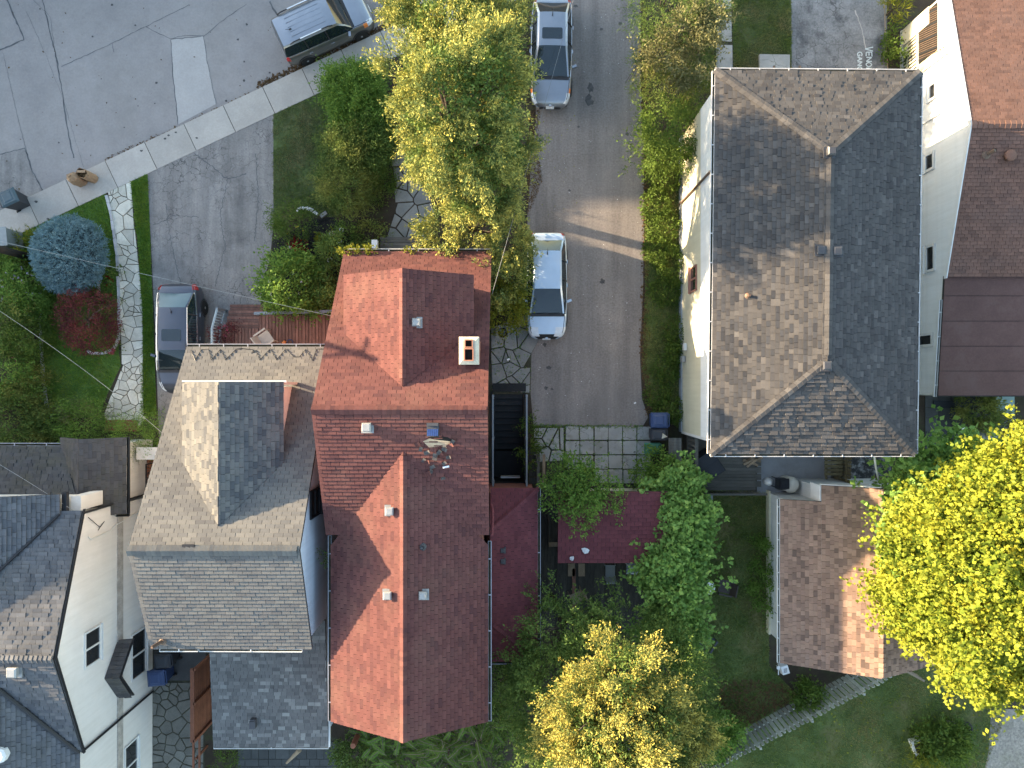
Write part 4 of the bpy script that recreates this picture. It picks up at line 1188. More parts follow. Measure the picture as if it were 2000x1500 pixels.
# little gabled hood over the lower window
hx0,hx1 = WX, WX+.55
hd = MB()
hd.extr([(hx0,-10.15,2.62),(hx1,-10.15,2.5),(hx1,-11.27,3.4),(hx0,-11.27,3.52)], (0,0,-.08))
hd.extr([(hx0,-12.4,2.62),(hx1,-12.4,2.5),(hx1,-11.272,3.4),(hx0,-11.272,3.52)], (0,0,-.08))
hd = hd.build('window_hood', M['black'], H)
R2 = MB()
for s in (0,1):
    for r in range(9):
        for q in range(2):
            y0 = (-10.12,-12.43)[s]; t = (r+.02)/9; t2 = (r+.95)/9
            ya = y0+(-11.27-y0)*t; yb = y0+(-11.27-y0)*t2
            za = 2.64+.9*t; zb = 2.64+.9*t2
            xa = hx0+.275*q+.01; xb = xa+.255
            R2.extr([(xa,ya,za+.012),(xb,ya,za-.04),(xb,yb,zb-.045),(xa,yb,zb+.007)], (0,0,.02))
R2.build('hood_shingles', M['sh_porch'], hd)
box_vent(H, hit(30,1310,(-15.45,-13.2,5.22),pn((-15.45,-13.2,5.17),(-24,-13.2,5.17),(-24,-9.25,6.75))), .34,.24)
b = MB(); b.lathe((-17.55,-12.7,6.3),[(.0,-.1),(.28,-.1),(.28,.1),(.2,.16),(0,.17)],8); b.build('turbine_vent', M['trim'], H)
b = MB(); b.box(-16.12,-15.75,-4.62,-4.1,3.4,4.75); b.build('corner_pier', M['stucco'], H)
b = MB(); b.box(-16.22,-16.05,-4.72,-3.9,4.95,5.12); b.build('eave_end', M['black'], H)
# porch roofs
R = Roof(H, M['sh_porch'], 'porch_roof', arch=True, tabw=.3)
R.plane([(-15.17,-2.1,2.8),(-15.17,-5.1,2.8),(-16.45,-5.1,3.75),(-16.45,-2.1,3.75)], (0,1,0))
R.plane([(-17.75,-2.1,2.8),(-17.75,-5.1,2.8),(-16.45,-5.1,3.75),(-16.45,-2.1,3.75)], (0,1,0))
R.plane([(-24,-2.45,2.83),(-17.6,-2.45,2.83),(-16.6,-4.2,3.72),(-24,-4.2,3.72)], (1,0,0))
R.build()
w = MB(); w.box(-24,-17.6,-4.7,-2.9,0,2.7); w.box(-17.4,-15.6,-4.8,-2.4,0,2.7); w.build('porch_wall', M['stucco'], H)
gutter(H, (-24,-2.44,2.8),(-17.7,-2.44,2.8),(0,1,0),M['gutg'])
gutter(H, (-15.16,-5.1,2.8),(-15.16,-2.1,2.8),(1,0,0),M['black'],w=.08)
gutter(H, (-16.6,-5.11,2.85),(-15.1,-5.11,2.78),(0,-1,0),M['black'],w=.10)

# gate, lattice and redwood steps between the stucco house and the grey house
T = thing('redwood_gate', 'redwood steps and black lattice gate between stucco house and grey house', 'gate', (-15.0,-4.0,0))
boards(T, -15.55,-14.2,-5.0,-3.2,.55,.15,.03,'x',M['fence_red'],'step_board')
m = MB()
for i in range(6):
    m.cbox((-15.05,-3.75-.0*i,0.95+.0),.02,.02,.02)
m.box(-15.12,-15.08,-4.9,-3.3,.5,.55); m.box(-15.12,-15.08,-4.9,-3.3,1.45,1.5); m.box(-15.12,-15.08,-4.9,-4.86,.0,1.5); m.box(-15.12,-15.08,-3.34,-3.3,0,1.5)
for i in range(7):
    y = -3.4-i*.22
    m.tube([(-15.10,y,.55),(-15.10,y-.35,1.45)],.012,4); m.tube([(-15.10,y-.35,.55),(-15.10,y,1.45)],.012,4)
m.build('lattice', M['black'], T)
m = MB(); m.box(-14.25,-14.15,-5.2,-2.9,0,1.7); m.build('gate_post', M['fence_red'], T)
m = MB(); m.box(-15.4,-14.3,-3.1,-2.6,1.6,1.66); m.build('porch_awning', M['stucco'], T)
boards(thing('redwood_landing','small redwood landing between two round green shrubs','deck',(-17.0,-1.9,0)), -17.6,-16.2,-2.05,-1.55,.14,.14,.05,'x',M['fence_red'],'deck_board')

# ---- big hip-roofed house on the right
H = thing('charcoal_hip_roof_house', 'large house with charcoal grey hip roof and cream side wall', 'house', (10.6,4.2,0))
ez = 6.2
TL,TR,BR,BL = P(1397,138,ez),P(1797,141,ez),P(1787,886,ez),P(1388,886,ez)
r1,r2 = P(1622,298,7.35),P(1617,703,7.35)
R = Roof(H, M['sh_big'], arch=True, tabw=.27, thick=.036)
R.plane([TL,BL,r2,r1], BL-TL); R.plane([TR,BR,r2,r1], BR-TR); R.plane([TL,TR,r1], TR-TL); R.plane([BL,BR,r2], BR-BL)
for a,b,s1,s2 in ((TL,r1,(-.9,-.6,-.25),(.6,.9,-.25)),(TR,r1,(.9,-.6,-.25),(-.6,.9,-.25)),(BL,r2,(-.9,.6,-.25),(.6,-.9,-.25)),(BR,r2,(.9,.6,-.25),(-.6,-.9,-.25)),(r1,r2,(-.95,0,-.3),(.95,0,-.3))):
    up = Vector((0,0,.0)); R.ridge(a+up,b+up,s1,s2,.14,.19,.012)
R.build()
wx = 7.30
w = MB(); w.box(wx,13.7,-2.05,10.6,0,6.1); w.build('wall', M['stucco'], H)
siding_x(H, wx-.001, -1, [(-2.05,.45),(10.6,.45),(10.6,3.35),(-2.05,3.35)], .2, M['sid_yel'])
siding_x(H, wx-.012, -1, [(-2.05,3.36),(10.6,3.36),(10.6,6.05),(-2.05,6.05)], .2, M['sid_white'])
m = MB(); m.box(wx-.06,wx-.002,-2.06,10.62,0,.44); m.build('foundation', surf('blue_grey_foundation',(.30,.33,.36),.9,.2,2,30,.2), H)
m = MB(); m.box(wx-.04,wx+.02,-2.12,-2.02,.4,6.0); m.build('corner_board', M['trim'], H)
window_x(H, wx-.02, -1, 3.75,4.65,1.95,2.75,'v',M['trim_red'],.06)
m = MB(); m.tube([(wx-.07,7.75,.1),(wx-.07,7.75,5.9)],.045,6); m.build('downspout', M['vent_p'], H)
for a,b,o,mt in ((TL,TR,(0,1,0),'gut'),(BL,BR,(0,-1,0),'gut'),(TL,BL,(-1,0,0),'gut'),(TR,BR,(1,0,0),'gut')):
    gutter(H, a-Vector((0,0,.01)), b-Vector((0,0,.01)), o, M[mt], w=.10, hang=1.0)
nL = pn(TL,BL,r1); nR = pn(TR,BR,r1); nT = pn(TL,TR,r1); nB = pn(BL,BR,r2)
box_vent(H, hit(1620,296,r1,nT)+Vector((-.02,-.05,.04)), .28,.24,M['vent_d'])
box_vent(H, hit(1602,489,r1,nL)+Vector((0,0,.03)), .28,.10,M['vent_d']); box_vent(H, hit(1634,491,r1,nR)+Vector((0,0,.03)), .28,.10,M['vent_d'])
box_vent(H, hit(1613,714,r2,nB)+Vector((0,0,.03)), .28,.12,M['vent_d'])
pipe_vent(H, hit(1461,578,r1,nL), .18,.05,M['vent_p'])
m = MB(); m.tube([P(1512,130,2.2),P(1512,136,3.4)],.05,8); m.tube([P(1562,130,2.2),P(1562,136,3.4)],.05,8); m.build('flue_stub', M['vent_p'], H)
m = MB(); m.tube([P(1708,892,5.9),P(1711,915,4.4),P(1718,945,3.1)],.035,6); m.build('downspout', M['trim'], H)
m = MB(); m.cbox((7.18,1.05,.95),.14,.26,.34); m.tube([(7.2,1.05,.4),(7.2,1.05,.8)],.03,6); m.build('gas_meter', M['metal'], H)
m = MB(); m.cbox((7.2,1.55,1.2),.12,.3,.2); m.build('wall_vent', M['trim'], H)

# ---- white sided bungalow with brown roof at the right edge
H = thing('white_sided_house', 'white sided house with rust brown shingle roof at the right edge', 'house', (21.0,7.0,0))
WX = 17.0; RX = 16.85
prof = [(15.3,0),(15.3,3.15),(9.51,4.5),(4.16,3.08),(-.4,2.55),(-.4,0)]
w = MB(); w.extr([(WX,y,z) for y,z in prof], (9.5,0,0)); w.build('wall', M['stucco'], H)
siding_x(H, WX-.001, -1, [(9.51,.25),(12.85,.25),(12.85,3.7),(9.51,4.48)], .17, M['sid_white'])
siding_x(H, WX-.001, -1, [(-.4,.25),(9.508,.25),(9.508,4.48),(4.16,3.06),(-.4,2.53)], .17, M['sid_white'])
R = Roof(H, M['sh_rust'], tabw=.27, expo=.135, thick=.028)
R.plane([(RX,15.4,3.32),(27,15.4,3.32),(27,9.51,4.67),(RX,9.51,4.67)], (1,0,0))
R.plane([(RX,4.16,3.24),(27,4.16,3.24),(27,9.51,4.67),(RX,9.51,4.67)], (1,0,0), t=.095)
R.ridge((RX,9.51,4.68),(27,9.51,4.68),(0,.97,-.22),(0,-.97,-.26),.15,.2,.02)
R.build()
fr = MB(); fr.slab([(RX,4.2,3.10),(27,4.2,3.10),(27,-.5,2.66),(RX,-.5,2.66)], .12); fr = fr.build('flat_roof', M['deck_dark'], H)
for i in range(5):
    ya = 4.4-i*.975; yb = max(ya-.955,-.52)
    za = 3.10+(ya-4.2)*.0936+.024; zb = 3.10+(yb-4.2)*.0936+.032
    s_ = MB(); s_.slab([(RX-.01,ya,za),(27,ya,za),(27,yb,zb),(RX-.01,yb,zb)], .018); s_.build('roofing_strip', M['roll'], fr)
m = MB(); m.extr([(RX-.04,15.4,3.2),(RX-.04,15.4,3.36),(RX-.04,9.51,4.71),(RX-.04,9.51,4.53)], (.035,0,0)); m.extr([(RX-.04,4.1,3.08),(RX-.04,4.1,3.25),(RX-.04,9.508,4.71),(RX-.04,9.508,4.53)], (.035,0,0)); m.build('rake_board', M['trim'], H)
gutter(H, (RX-.02,3.3,2.98),(RX-.02,-.5,2.62),(-1,0,0),M['trim'],w=.1,hang=.9)
m = MB(); m.tube([(RX-.07,-.46,2.5),(WX-.08,-.42,2.2),(WX-.08,-.42,.2)],.04,6); m.build('downspout', M['trim'], H)
for y0,y1,z0,z1 in ((11.55,12.05,1.95,2.3),(8.75,9.3,1.7,2.15),(4.65,5.55,1.75,2.2),(1.62,1.98,1.25,2.05)):
    window_x(H, WX-.02, -1, y0,y1,z0,z1,None,M['trim'],.10,.06)
m = MB(); m.tube([(WX-.05,10.7,.5),(WX-.05,10.7,2.6),(WX-.05,10.9,3.0),(WX-.05,12.0,3.3),(WX-.05,12.2,2.8),(WX-.05,12.6,2.9),(WX-.05,13.1,3.4)],.016,5); m.build('service_cable', M['wire'], H)
nr_ = pn((RX,4.16,3.24),(27,4.16,3.24),(27,9.51,4.67))
pipe_vent(H, hit(1926,302,(18,9.51,4.70),nr_), .34,.07,M['vent_p'],(.10,.05))
q = hit(1968,306,(18,9.51,4.70),nr_); m = MB(); m.lathe(q,[(.15,-.05),(.15,.14),(.22,.15),(.2,.21),(.1,.25),(0,.26)],12); m.build('mushroom_vent', M['sh_rust'], H, True)
# porch side: slatted lower wall, dark screened opening, top rails
m = MB(); m.box(WX-.06,WX-.003,12.87,15.3,0,3.1); bal = m.build('porch_side', M['sid_yel'], H)
m = MB(); m.box(WX-.085,WX-.062,13.3,15.2,1.25,2.62); m.build('porch_opening_shade', M['soot_hollow_shade'], bal)  # black panel painted for the shade inside, the wall is not cut
for i in range(4):
    m = MB(); y = 13.55+.5*i; m.cbox((WX-.095,y,1.93),.02,.07,1.35, 0, .22); m.build('porch_slat', M['black'], bal)
for i in range(22):
    m = MB(); y = 13.36+.086*i; m.cbox((WX-.094,y,1.93),.012,.018,1.33, 0, .22); m.build('screen_bar', M['vent_p'], bal)
for i in range(13):
    m = MB(); y = 12.95+.15*i; m.box(WX-.072,WX-.061,y,y+.055,.45,1.1); m.build('slot', M['soot_hollow_shade'], bal)  # black strips painted for the shade within the slots
for i in range(8):
    m = MB(); y = 13.0+.15*i; m.box(WX-.072,WX-.061,y,y+.06,.05,.3); m.build('slot', M['soot_hollow_shade'], bal)
m = MB(); m.box(WX-.16,WX-.06,12.85,15.3,.0,.10); m.build('base_board', M['gut'], bal)
m = MB(); m.box(WX-.11,WX-.06,12.9,15.3,1.14,1.22); m.build('porch_rail', M['trim'], bal)
m = MB(); m.box(WX-.12,WX-.06,14.6,15.3,.0,2.0); m.build('porch_post', M['sid_yel'], bal)
m = MB(); m.box(WX-.16,WX-.07,13.2,15.3,2.66,2.74); m.box(WX-.16,WX-.07,13.2,15.3,2.86,2.92); m.build('porch_top_rail', M['gut'], bal)

# ---- brown roofed garage, lower right
H = thing('brown_roof_garage', 'white garage with brown shingle gable roof and notched corner', 'garage', (13.7,-7.4,0))
ze,zr = 2.8,4.25; xe = 10.55; xr_ = 13.78; xe2 = 16.9
w = MB(); w.extr([(11.1,-10.7,0),(11.1,-10.7,2.75),(xr_,-10.7,4.1),(16.6,-10.7,2.75),(16.6,-10.7,0)], (0,6.0,0)); w.extr([(12.25,-4.7,0),(12.25,-4.7,3.3),(xr_,-4.7,4.08),(16.6,-4.7,2.75),(16.6,-4.7,0)], (0,.6,0)); w.build('wall', M['sid_white'], H)
R = Roof(H, M['sh_brown'], arch=True, tabw=.25, expo=.15)
zn = ze+(11.9-xe)*(zr-ze)/(xr_-xe)
R.plane([(xe,-4.53,ze),(11.9,-4.53,zn),(11.9,-10.98,zn),(xe,-10.98,ze)], (0,1,0))
R.plane([(11.902,-3.9,zn),(xr_,-3.9,zr),(xr_,-10.98,zr),(11.902,-10.98,zn)], (0,1,0))
R.plane([(xe2,-3.9,ze),(xr_,-3.9,zr),(xr_,-10.98,zr),(xe2,-10.98,ze)], (0,1,0))
R.ridge((xr_,-3.9,zr+.03),(xr_,-10.98,zr+.03),(-.91,0,-.4),(.91,0,-.4),.15,.18,.03)
R.build()
gutter(H, (xe-.01,-10.98,ze),(xe-.01,-4.53,ze),(-1,0,0),M['trim'],w=.09,hang=.6)
m = MB(); m.box(11.9,13.78,-3.89,-3.86,3.2,3.35); m.extr([(11.88,-3.88,zn-.14),(11.88,-3.88,zn-.02),(xr_,-3.88,zr-.02),(xr_,-3.88,zr-.14)],(0,.03,0)); m.extr([(xe2,-3.88,ze-.14),(xe2,-3.88,ze-.02),(xr_,-3.88,zr-.021),(xr_,-3.88,zr-.141)],(0,.03,0)); m.build('gable_board', M['trim'], H)
m = MB(); m.box(11.86,11.898,-4.5,-3.9,zn-.9,zn-.02); m.build('notch_wall', M['sid_white'], H)
m = MB(); m.box(11.02,11.1,-10.75,-4.6,0,.35); m.build('foundation', M['sid_yel'], H)
window_x(H, 11.09, -1, -8.1,-7.1,1.7,2.3,None,M['black'],.04)
m = MB(); m.tube([(11.05,-9.2,2.4),(11.05,-9.2,1.9),(11.05,-9.6,1.7),(11.05,-9.6,.9)],.015,5); m.build('service_cable', M['black'], H)
m = MB(); m.cbox((10.72,-10.9,2.6),.16,.14,.2); m.build('flood_lamp', M['vent_d'], H)

# ---- small red shed beside the deck
H = thing('red_roof_shed', 'small shed with dark red single slope roof beside dark deck', 'shed', (4.0,-5.6,0))
R = Roof(H, M['sh_redlow'], expo=.17, tabw=.32, limit=200)
R.plane([(1.83,-4.25,2.7),(6.15,-4.25,2.7),(6.15,-7.15,2.35),(1.83,-7.15,2.35)], (1,0,0))
R.build()
w = MB(); w.box(3.3,5.95,-6.9,-4.55,0,2.3); w.build('wall', M['sid_yel'], H)
for i in range(6):
    m = MB(); m.box(3.3+.44*i,3.3+.44*i+.425,-4.55,-4.50,.1,2.55); m.build('wall_panel', M['sid_yel'], H)
for x in (1.95,3.2):
    m = MB(); m.box(x-.05,x+.05,-7.0,-6.9,0,2.3); m.box(x-.05,x+.05,-4.6,-4.5,0,2.6); m.build('post', M['deck_old'], H)
for px_,py_,s in ((1143,1074,.22),(1117,1090,.15)):
    q = P(px_,py_,2.45); m = MB(); n=7
    m.add([(q.x+math.cos(k*2*math.pi/n)*s*RNG.uniform(.4,.8),q.y+math.sin(k*2*math.pi/n)*s*RNG.uniform(.4,.8),2.46+RNG.uniform(0,.05)) for k in range(n)]+[(q.x,q.y,2.56)],[(k,(k+1)%n,n) for k in range(n)])
    tag(m.build('paper_scrap', M['wplastic'], None), 'larger crumpled white scrap on the red shed roof' if s>.2 else 'smaller white scrap near edge of the red shed roof','litter')

# ---- added houses, unseen left of the frame, placed and sized to shade the street
def far_shade_house(s0, s1, eave, ridge, d0, d1, label, mat):
    def Q(s,d,z): p = sd*s + sn*(kk+d); return (p.x,p.y,z)
    H = thing('unseen_shade_house', label, 'house', Q((s0+s1)/2,(d0+d1)/2,0))
    dm = (d0+d1)/2
    w = MB(); w.extr([Q(s0,d0,0),Q(s0,d0,eave),Q(s0,dm,ridge-.1),Q(s0,d1,eave),Q(s0,d1,0)], Vector(Q(s1,d0,0))-Vector(Q(s0,d0,0))); w.build('wall', mat, H)
    r = MB(); r.slab([Q(s0-.2,d0-.4,eave-.1),Q(s1+.2,d0-.4,eave-.1),Q(s1+.2,dm,ridge),Q(s0-.2,dm,ridge)], .15); r.slab([Q(s0-.2,d1+.4,eave-.1),Q(s1+.2,d1+.4,eave-.1),Q(s1+.2,dm,ridge),Q(s0-.2,dm,ridge)], .149); r.build('roof', M['sh_left'], H)
    k = max(1,int((s1-s0)/3))
    for i in range(k):
        for z in (1.0,4.0):
            c = s0+(i+.5)*(s1-s0)/k
            m = MB(); m.extr([Q(c-.5,d0-.03,z),Q(c+.5,d0-.03,z),Q(c+.5,d0-.03,z+1.4),Q(c-.5,d0-.03,z+1.4)], Vector((sn.x,sn.y,0))*.05); m.build('window', M['glass'], H)
far_shade_house(-90,-52.2,11.5,15.8,RW+3,RW+12,'tallest brick terrace, added out of view to shade the stucco house',M['brick'])
far_shade_house(-52,-34.2,7.4,10.0,RW+3,RW+11,'tall brick terrace, added out of view to shade the grey house front',M['brick'])
far_shade_house(-34,-30.1,6.8,9.4,RW+3,RW+11,'white stucco house next to the terrace, added out of view for its shade',M['stucco'])
far_shade_house(-30,-23.6,4.6,6.4,RW+4,RW+10,'low cream house between two taller ones, added out of view to pass sun strips',M['sid_yel'])
far_shade_house(-23.5,-2,6.4,8.8,RW+3,RW+11,'wide brick house beyond the low cream one, added out of view to shade the street',M['brick'])
# ------------------------------------------------------------------ plants
_lr = np.random.default_rng(77)
_LK = _lr.normal(size=(10,3)); _LK = _LK/np.linalg.norm(_LK,axis=1)[:,None]*np.linspace(1.6,6.5,10)[:,None]; _LP = _lr.uniform(0,6.28,10)
def lump(p, seed):
    return (np.sin(p@_LK.T + _LP + seed*1.3)*np.linspace(.55,.28,10)).sum(1)*.6

def crown(parent, blobs, shoots, per, L, W, mat, seed, shoot_len=.35, spread=.12, up=.3, lumpy=.22, depth=.35, bottom=-.5, name='crown', fold=.15, along=.7, clump=0, cr=.28, face=.8, rs=1.0):
    """leaf-sized faces on shoots; shoots sit on branch tips spread over a group of ellipsoids; blobs = (centre, (rx,ry,rz))"""
    rng = np.random.default_rng(seed)
    blobs = [(c,tuple(x*rs for x in r)) for c,r in blobs]
    ar = np.array([(b[1][0]*b[1][1]+b[1][0]*b[1][2]+b[1][1]*b[1][2]) for b in blobs]); ar = ar/ar.sum()
    PT=[]; DR=[]
    tips = clump or shoots
    for bi,(c,r) in enumerate(blobs):
        n = int(tips*ar[bi]*1.5)+3
        d = rnd_unit(rng,n); d = d[d[:,2] > bottom]
        f = 1 + lumpy*lump(d*1.5+np.array(c)*.8, seed+bi) - depth*rng.random(len(d))**1.5
        p = np.array(c) + d*np.array(r)*f[:,None]
        nn = unit(d/np.array(r))
        ok = np.ones(len(p),bool)
        for bj,(c2,r2) in enumerate(blobs):
            if bj == bi: continue
            q = np.linalg.norm((p-np.array(c2))/np.array(r2),axis=1); ok &= q > .72
        ok &= p[:,2] > .05
        PT.append(p[ok]); DR.append(nn[ok])
    p = np.concatenate(PT); d = np.concatenate(DR)
    if clump:
        w = rng.uniform(.4,1.6,len(p)); w = w/w.sum()
        ix = rng.choice(len(p), shoots, p=w)
        off = rng.normal(size=(shoots,3))*cr
        al = (off*d[ix]).sum(1)
        p = p[ix] + off + d[ix]*(np.abs(al)*.6)[:,None]; d = d[ix]
    n = len(p)
    ax = unit(d + rnd_unit(rng,n)*.45 + np.array([0,0,up]))
    k = per
    t = rng.random((n,k))
    base = p[:,None,:] + ax[:,None,:]*(t*shoot_len)[:,:,None] + rng.normal(size=(n,k,3))*(spread*(1-.6*t))[:,:,None]
    ld = unit(ax[:,None,:]*along + rng.normal(size=(n,k,3))*.6)
    C = base.reshape(-1,3); D = ld.reshape(-1,3)
    tp = (t*.75 + rng.uniform(-.15,.35,(n,1)) + rng.uniform(-.1,.1,(n,k))).reshape(-1)
    keep = C[:,2] > .03; C = C[keep]; D = D[keep]; tp = np.clip(tp[keep],0,1)
    Sd = unit(np.cross(D, rnd_unit(rng,len(D))+np.array([-.35,.1,.9])*face))
    LL = L*rng.uniform(.6,1.35,len(C)); WW = LL*W*rng.uniform(.8,1.2,len(C))
    return quads_obj(name, leaf_arrays(C,D,Sd,LL,WW,fold), mat, parent, tp)

def blob(px, py, z, rx, ry=None, rz=None):
    p = P(px,py,z); return ((p.x,p.y,p.z),(rx, ry or rx, rz or rx))

def limbs(parent, base, blobs, r, mat, name='trunk', seed=0, fork=.35):
    rng = random.Random(seed)
    base = Vector(base); top = max(blobs, key=lambda b:b[0][2])
    tp = Vector(top[0]) + Vector((0,0,top[1][2]*.4))
    m = MB()
    pts = [base + (tp-base)*(i/6) + Vector((rng.uniform(-.05,.05),rng.uniform(-.05,.05),0))*(1 if 0<i<6 else 0) for i in range(7)]
    m.tube(pts, [r*(1-.8*i/6) for i in range(7)], 8)
    t = m.build(name, mat, parent, True)
    for b in blobs:
        c = Vector(b[0])
        for k in range(4):
            q = c + Vector((rng.uniform(-.8,.8)*b[1][0], rng.uniform(-.8,.8)*b[1][1], rng.uniform(-.2,.6)*b[1][2]))
            f = min(.9,max(.15,(q.z-base.z)/(max(tp.z-base.z,.1))*.6))
            s = base+(tp-base)*f
            m = MB(); mid = (s+q)/2+Vector((0,0,.15*(q-s).length))
            m.tube([s,mid,q],[r*.4,r*.25,r*.08],5); m.build('limb', mat, t, True)
    return t

def tree(name, label, cat, base_px, blobs, shoots, per, L, W, mat, seed, r=.16, bark='bark', group=None, extra=(), inner=None, **kw):
    b = P(base_px[0],base_px[1],0)
    T = thing(name, label, cat, b, group)
    crown(T, blobs, shoots, per, L, W, mat, seed, **kw)
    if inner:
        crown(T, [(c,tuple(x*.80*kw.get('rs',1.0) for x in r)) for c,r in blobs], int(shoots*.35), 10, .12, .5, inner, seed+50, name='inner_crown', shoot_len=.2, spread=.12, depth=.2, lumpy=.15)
    for e in extra:
        crown(T, e['blobs'], e['shoots'], e['per'], e['L'], e['W'], e['mat'], seed+50, name=e.get('name','inner_crown'), **e.get('kw',{}))
    limbs(T, b, blobs, r, M[bark], seed=seed)
    return T

def shrub(name, label, px, py, z, r, rz, mat, seed, shoots=500, per=8, L=.09, W=.5, cat='shrub', group=None, lobes=3, flowers=None, nfl=60, ry=None, **kw):
    c = P(px,py,z); rng = random.Random(seed)
    T = thing(name, label, cat, (c.x,c.y,0), group)
    ry = (ry or r)*.9; r = r*.9
    bl = [((c.x,c.y,c.z),(r*.85,ry*.85,rz))]
    for k in range(lobes):
        a = 2*math.pi*(k+rng.random()*.6)/lobes
        bl.append(((c.x+math.cos(a)*r*.5,c.y+math.sin(a)*ry*.5,c.z-rz*rng.uniform(.0,.3)),(r*.55,ry*.55,rz*.75)))
    kw.setdefault('lumpy',.3); kw.setdefault('depth',.45)
    crown(T, bl, shoots, per, L, W, mat, seed, name='foliage', clump=max(8,shoots//6), cr=.15*math.sqrt(max(r,.15)), **kw)
    if flowers is not None:
        crown(T, [((b[0][0],b[0][1],b[0][2]),tuple(x*1.08 for x in b[1])) for b in bl], nfl, 4, .09, .9, flowers, seed+9, shoot_len=.03, spread=.02, up=1.0, bottom=.0, name='blossom')
    m = MB()
    for k in range(4):
        m.tube([(c.x+rng.uniform(-.05,.05),c.y+rng.uniform(-.05,.05),0),(c.x+rng.uniform(-.5,.5)*r,c.y+rng.uniform(-.5,.5)*r,c.z+rz*.3)],[.03,.012],5)
    m.build('stem', M['bark'], T)
    return T

# big golden cedar in the front garden
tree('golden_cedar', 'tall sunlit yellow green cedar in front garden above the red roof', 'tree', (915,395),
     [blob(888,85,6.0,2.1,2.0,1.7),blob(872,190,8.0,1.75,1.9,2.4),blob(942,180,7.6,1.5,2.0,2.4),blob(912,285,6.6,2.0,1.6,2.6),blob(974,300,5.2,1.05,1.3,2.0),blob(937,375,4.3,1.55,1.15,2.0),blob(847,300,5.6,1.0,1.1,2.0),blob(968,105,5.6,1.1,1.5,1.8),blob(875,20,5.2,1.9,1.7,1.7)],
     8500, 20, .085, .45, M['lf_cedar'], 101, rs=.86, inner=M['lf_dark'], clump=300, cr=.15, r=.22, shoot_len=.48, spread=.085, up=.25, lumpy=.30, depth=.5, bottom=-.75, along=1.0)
tree('low_cedar', 'smaller yellow green cedar between the tall cedar and red roof', 'tree', (905,460),
     [blob(880,455,2.3,1.1,.8,1.2),blob(940,440,2.6,1.2,.9,1.4),blob(990,470,2.0,.8,1.0,1.2),blob(975,540,1.8,.75,1.0,1.2)],
     1700, 15, .10, .42, M['lf_cedar'], 102, clump=110, cr=.15, r=.10, shoot_len=.35, spread=.08, up=.3, lumpy=.3, depth=.5, along=1.0)
shrub('barberry', 'yellow green bush hugging the corner of red house beside white sedan', 985, 600, 1.2, .85, .9, M['lf_yel'], 103, 600, 9, .09, .55, ry=1.0)
shrub('corner_shrub', 'dark leafy shrub between low cedar and white sedan', 1000, 545, 1.0, .6, .8, M['lf_dark'], 104, 350, 9, .09, .55, ry=1.0)
# front hedge shrubs
for i,(x,y,r,ry,rz,mt,lab,L) in enumerate(((690,170,1.25,.75,.85,'lf_mid','bright green feathery shrub nearest the sidewalk',.10),
        (700,225,1.1,.75,.9,'lf_mid','green shrub behind the feathery one beside the front lawn',.10),
        (680,290,1.15,.85,1.0,'lf_olive','olive brown tinged round shrub in the middle of front border',.075),
        (678,365,1.2,1.1,1.1,'lf_olive','largest round olive shrub at the mulch end of front border',.075),
        (735,270,.6,1.5,.6,'lf_dark','dark narrow shrub between front border and garden path',.09))):
    shrub('border_shrub', lab, x, y, .75, r, rz*.8, M[mt], 110+i, 1700, 10, L, .45, ry=ry, along=.9, shoot_len=.25)
shrub('white_flower_clump', 'small plant with white blooms at the sidewalk edge', 727,135,.3,.3,.3,M['lf_mid'],120,120,8,.07,.4,flowers=M['petal_w'],nfl=40)
shrub('yellow_flower_bush', 'light green bush with yellow flowers at corner of left driveway', 570,428,.6,.75,.55,M['lf_bright'],121,420,9,.09,.35,flowers=M['petal_y'],nfl=8)
shrub('rose_of_sharon', 'large green bush with white flowers beside the red deck', 570,556,1.05,1.2,.95,M['lf_mid'],122,1300,9,.11,.6,flowers=M['petal_w'],nfl=60, lobes=5)
shrub('leafy_bush', 'lower leafy bush against red house beside white flowering bush', 640,575,.8,.6,.8,M['lf_dark'],123,350,9,.10,.6,flowers=M['petal_w'],nfl=6)
shrub('hosta', 'small yellow green plant on black mulch', 640,476,.2,.28,.2,M['lf_yel'],124,70,8,.14,.4,up=.6)
shrub('red_flower_plant', 'small plant of red leaves on black mulch', 584,486,.18,.18,.18,M['lf_red'],125,60,7,.09,.6)
shrub('mulch_plant', 'small feathery green plant right of the mulch bed', 678,455,.25,.3,.25,M['lf_mid'],126,90,8,.09,.35)
shrub('corner_bush', 'green bush at the front left corner of red roof', 660,500,.8,.55,.8,M['lf_dark'],127,420,9,.09,.5,ry=.9)
shrub('bench_plants', 'low leafy plants beside garden path and bench', 725,460,.25,.7,.25,M['lf_olive'],128,260,7,.09,.6,ry=.6)
shrub('path_plants', 'low yellow green plants along left side of garden path', 748,360,.25,.4,.25,M['lf_bright'],129,160,7,.08,.6,ry=1.1)
# plants sprouting from the red house gutter
sg = thing('gutter_weeds','yellow weeds sprouting from front gutter of red house','weeds',P(700,491,3.0))
crown(sg,[blob(690,489,3.05,.3,.12,.12),blob(720,489,3.05,.3,.12,.14),blob(800,490,3.03,.2,.1,.1),blob(670,489,3.05,.2,.1,.1)],90,7,.08,.6,M['lf_yel'],130,shoot_len=.1,spread=.05,name='foliage')
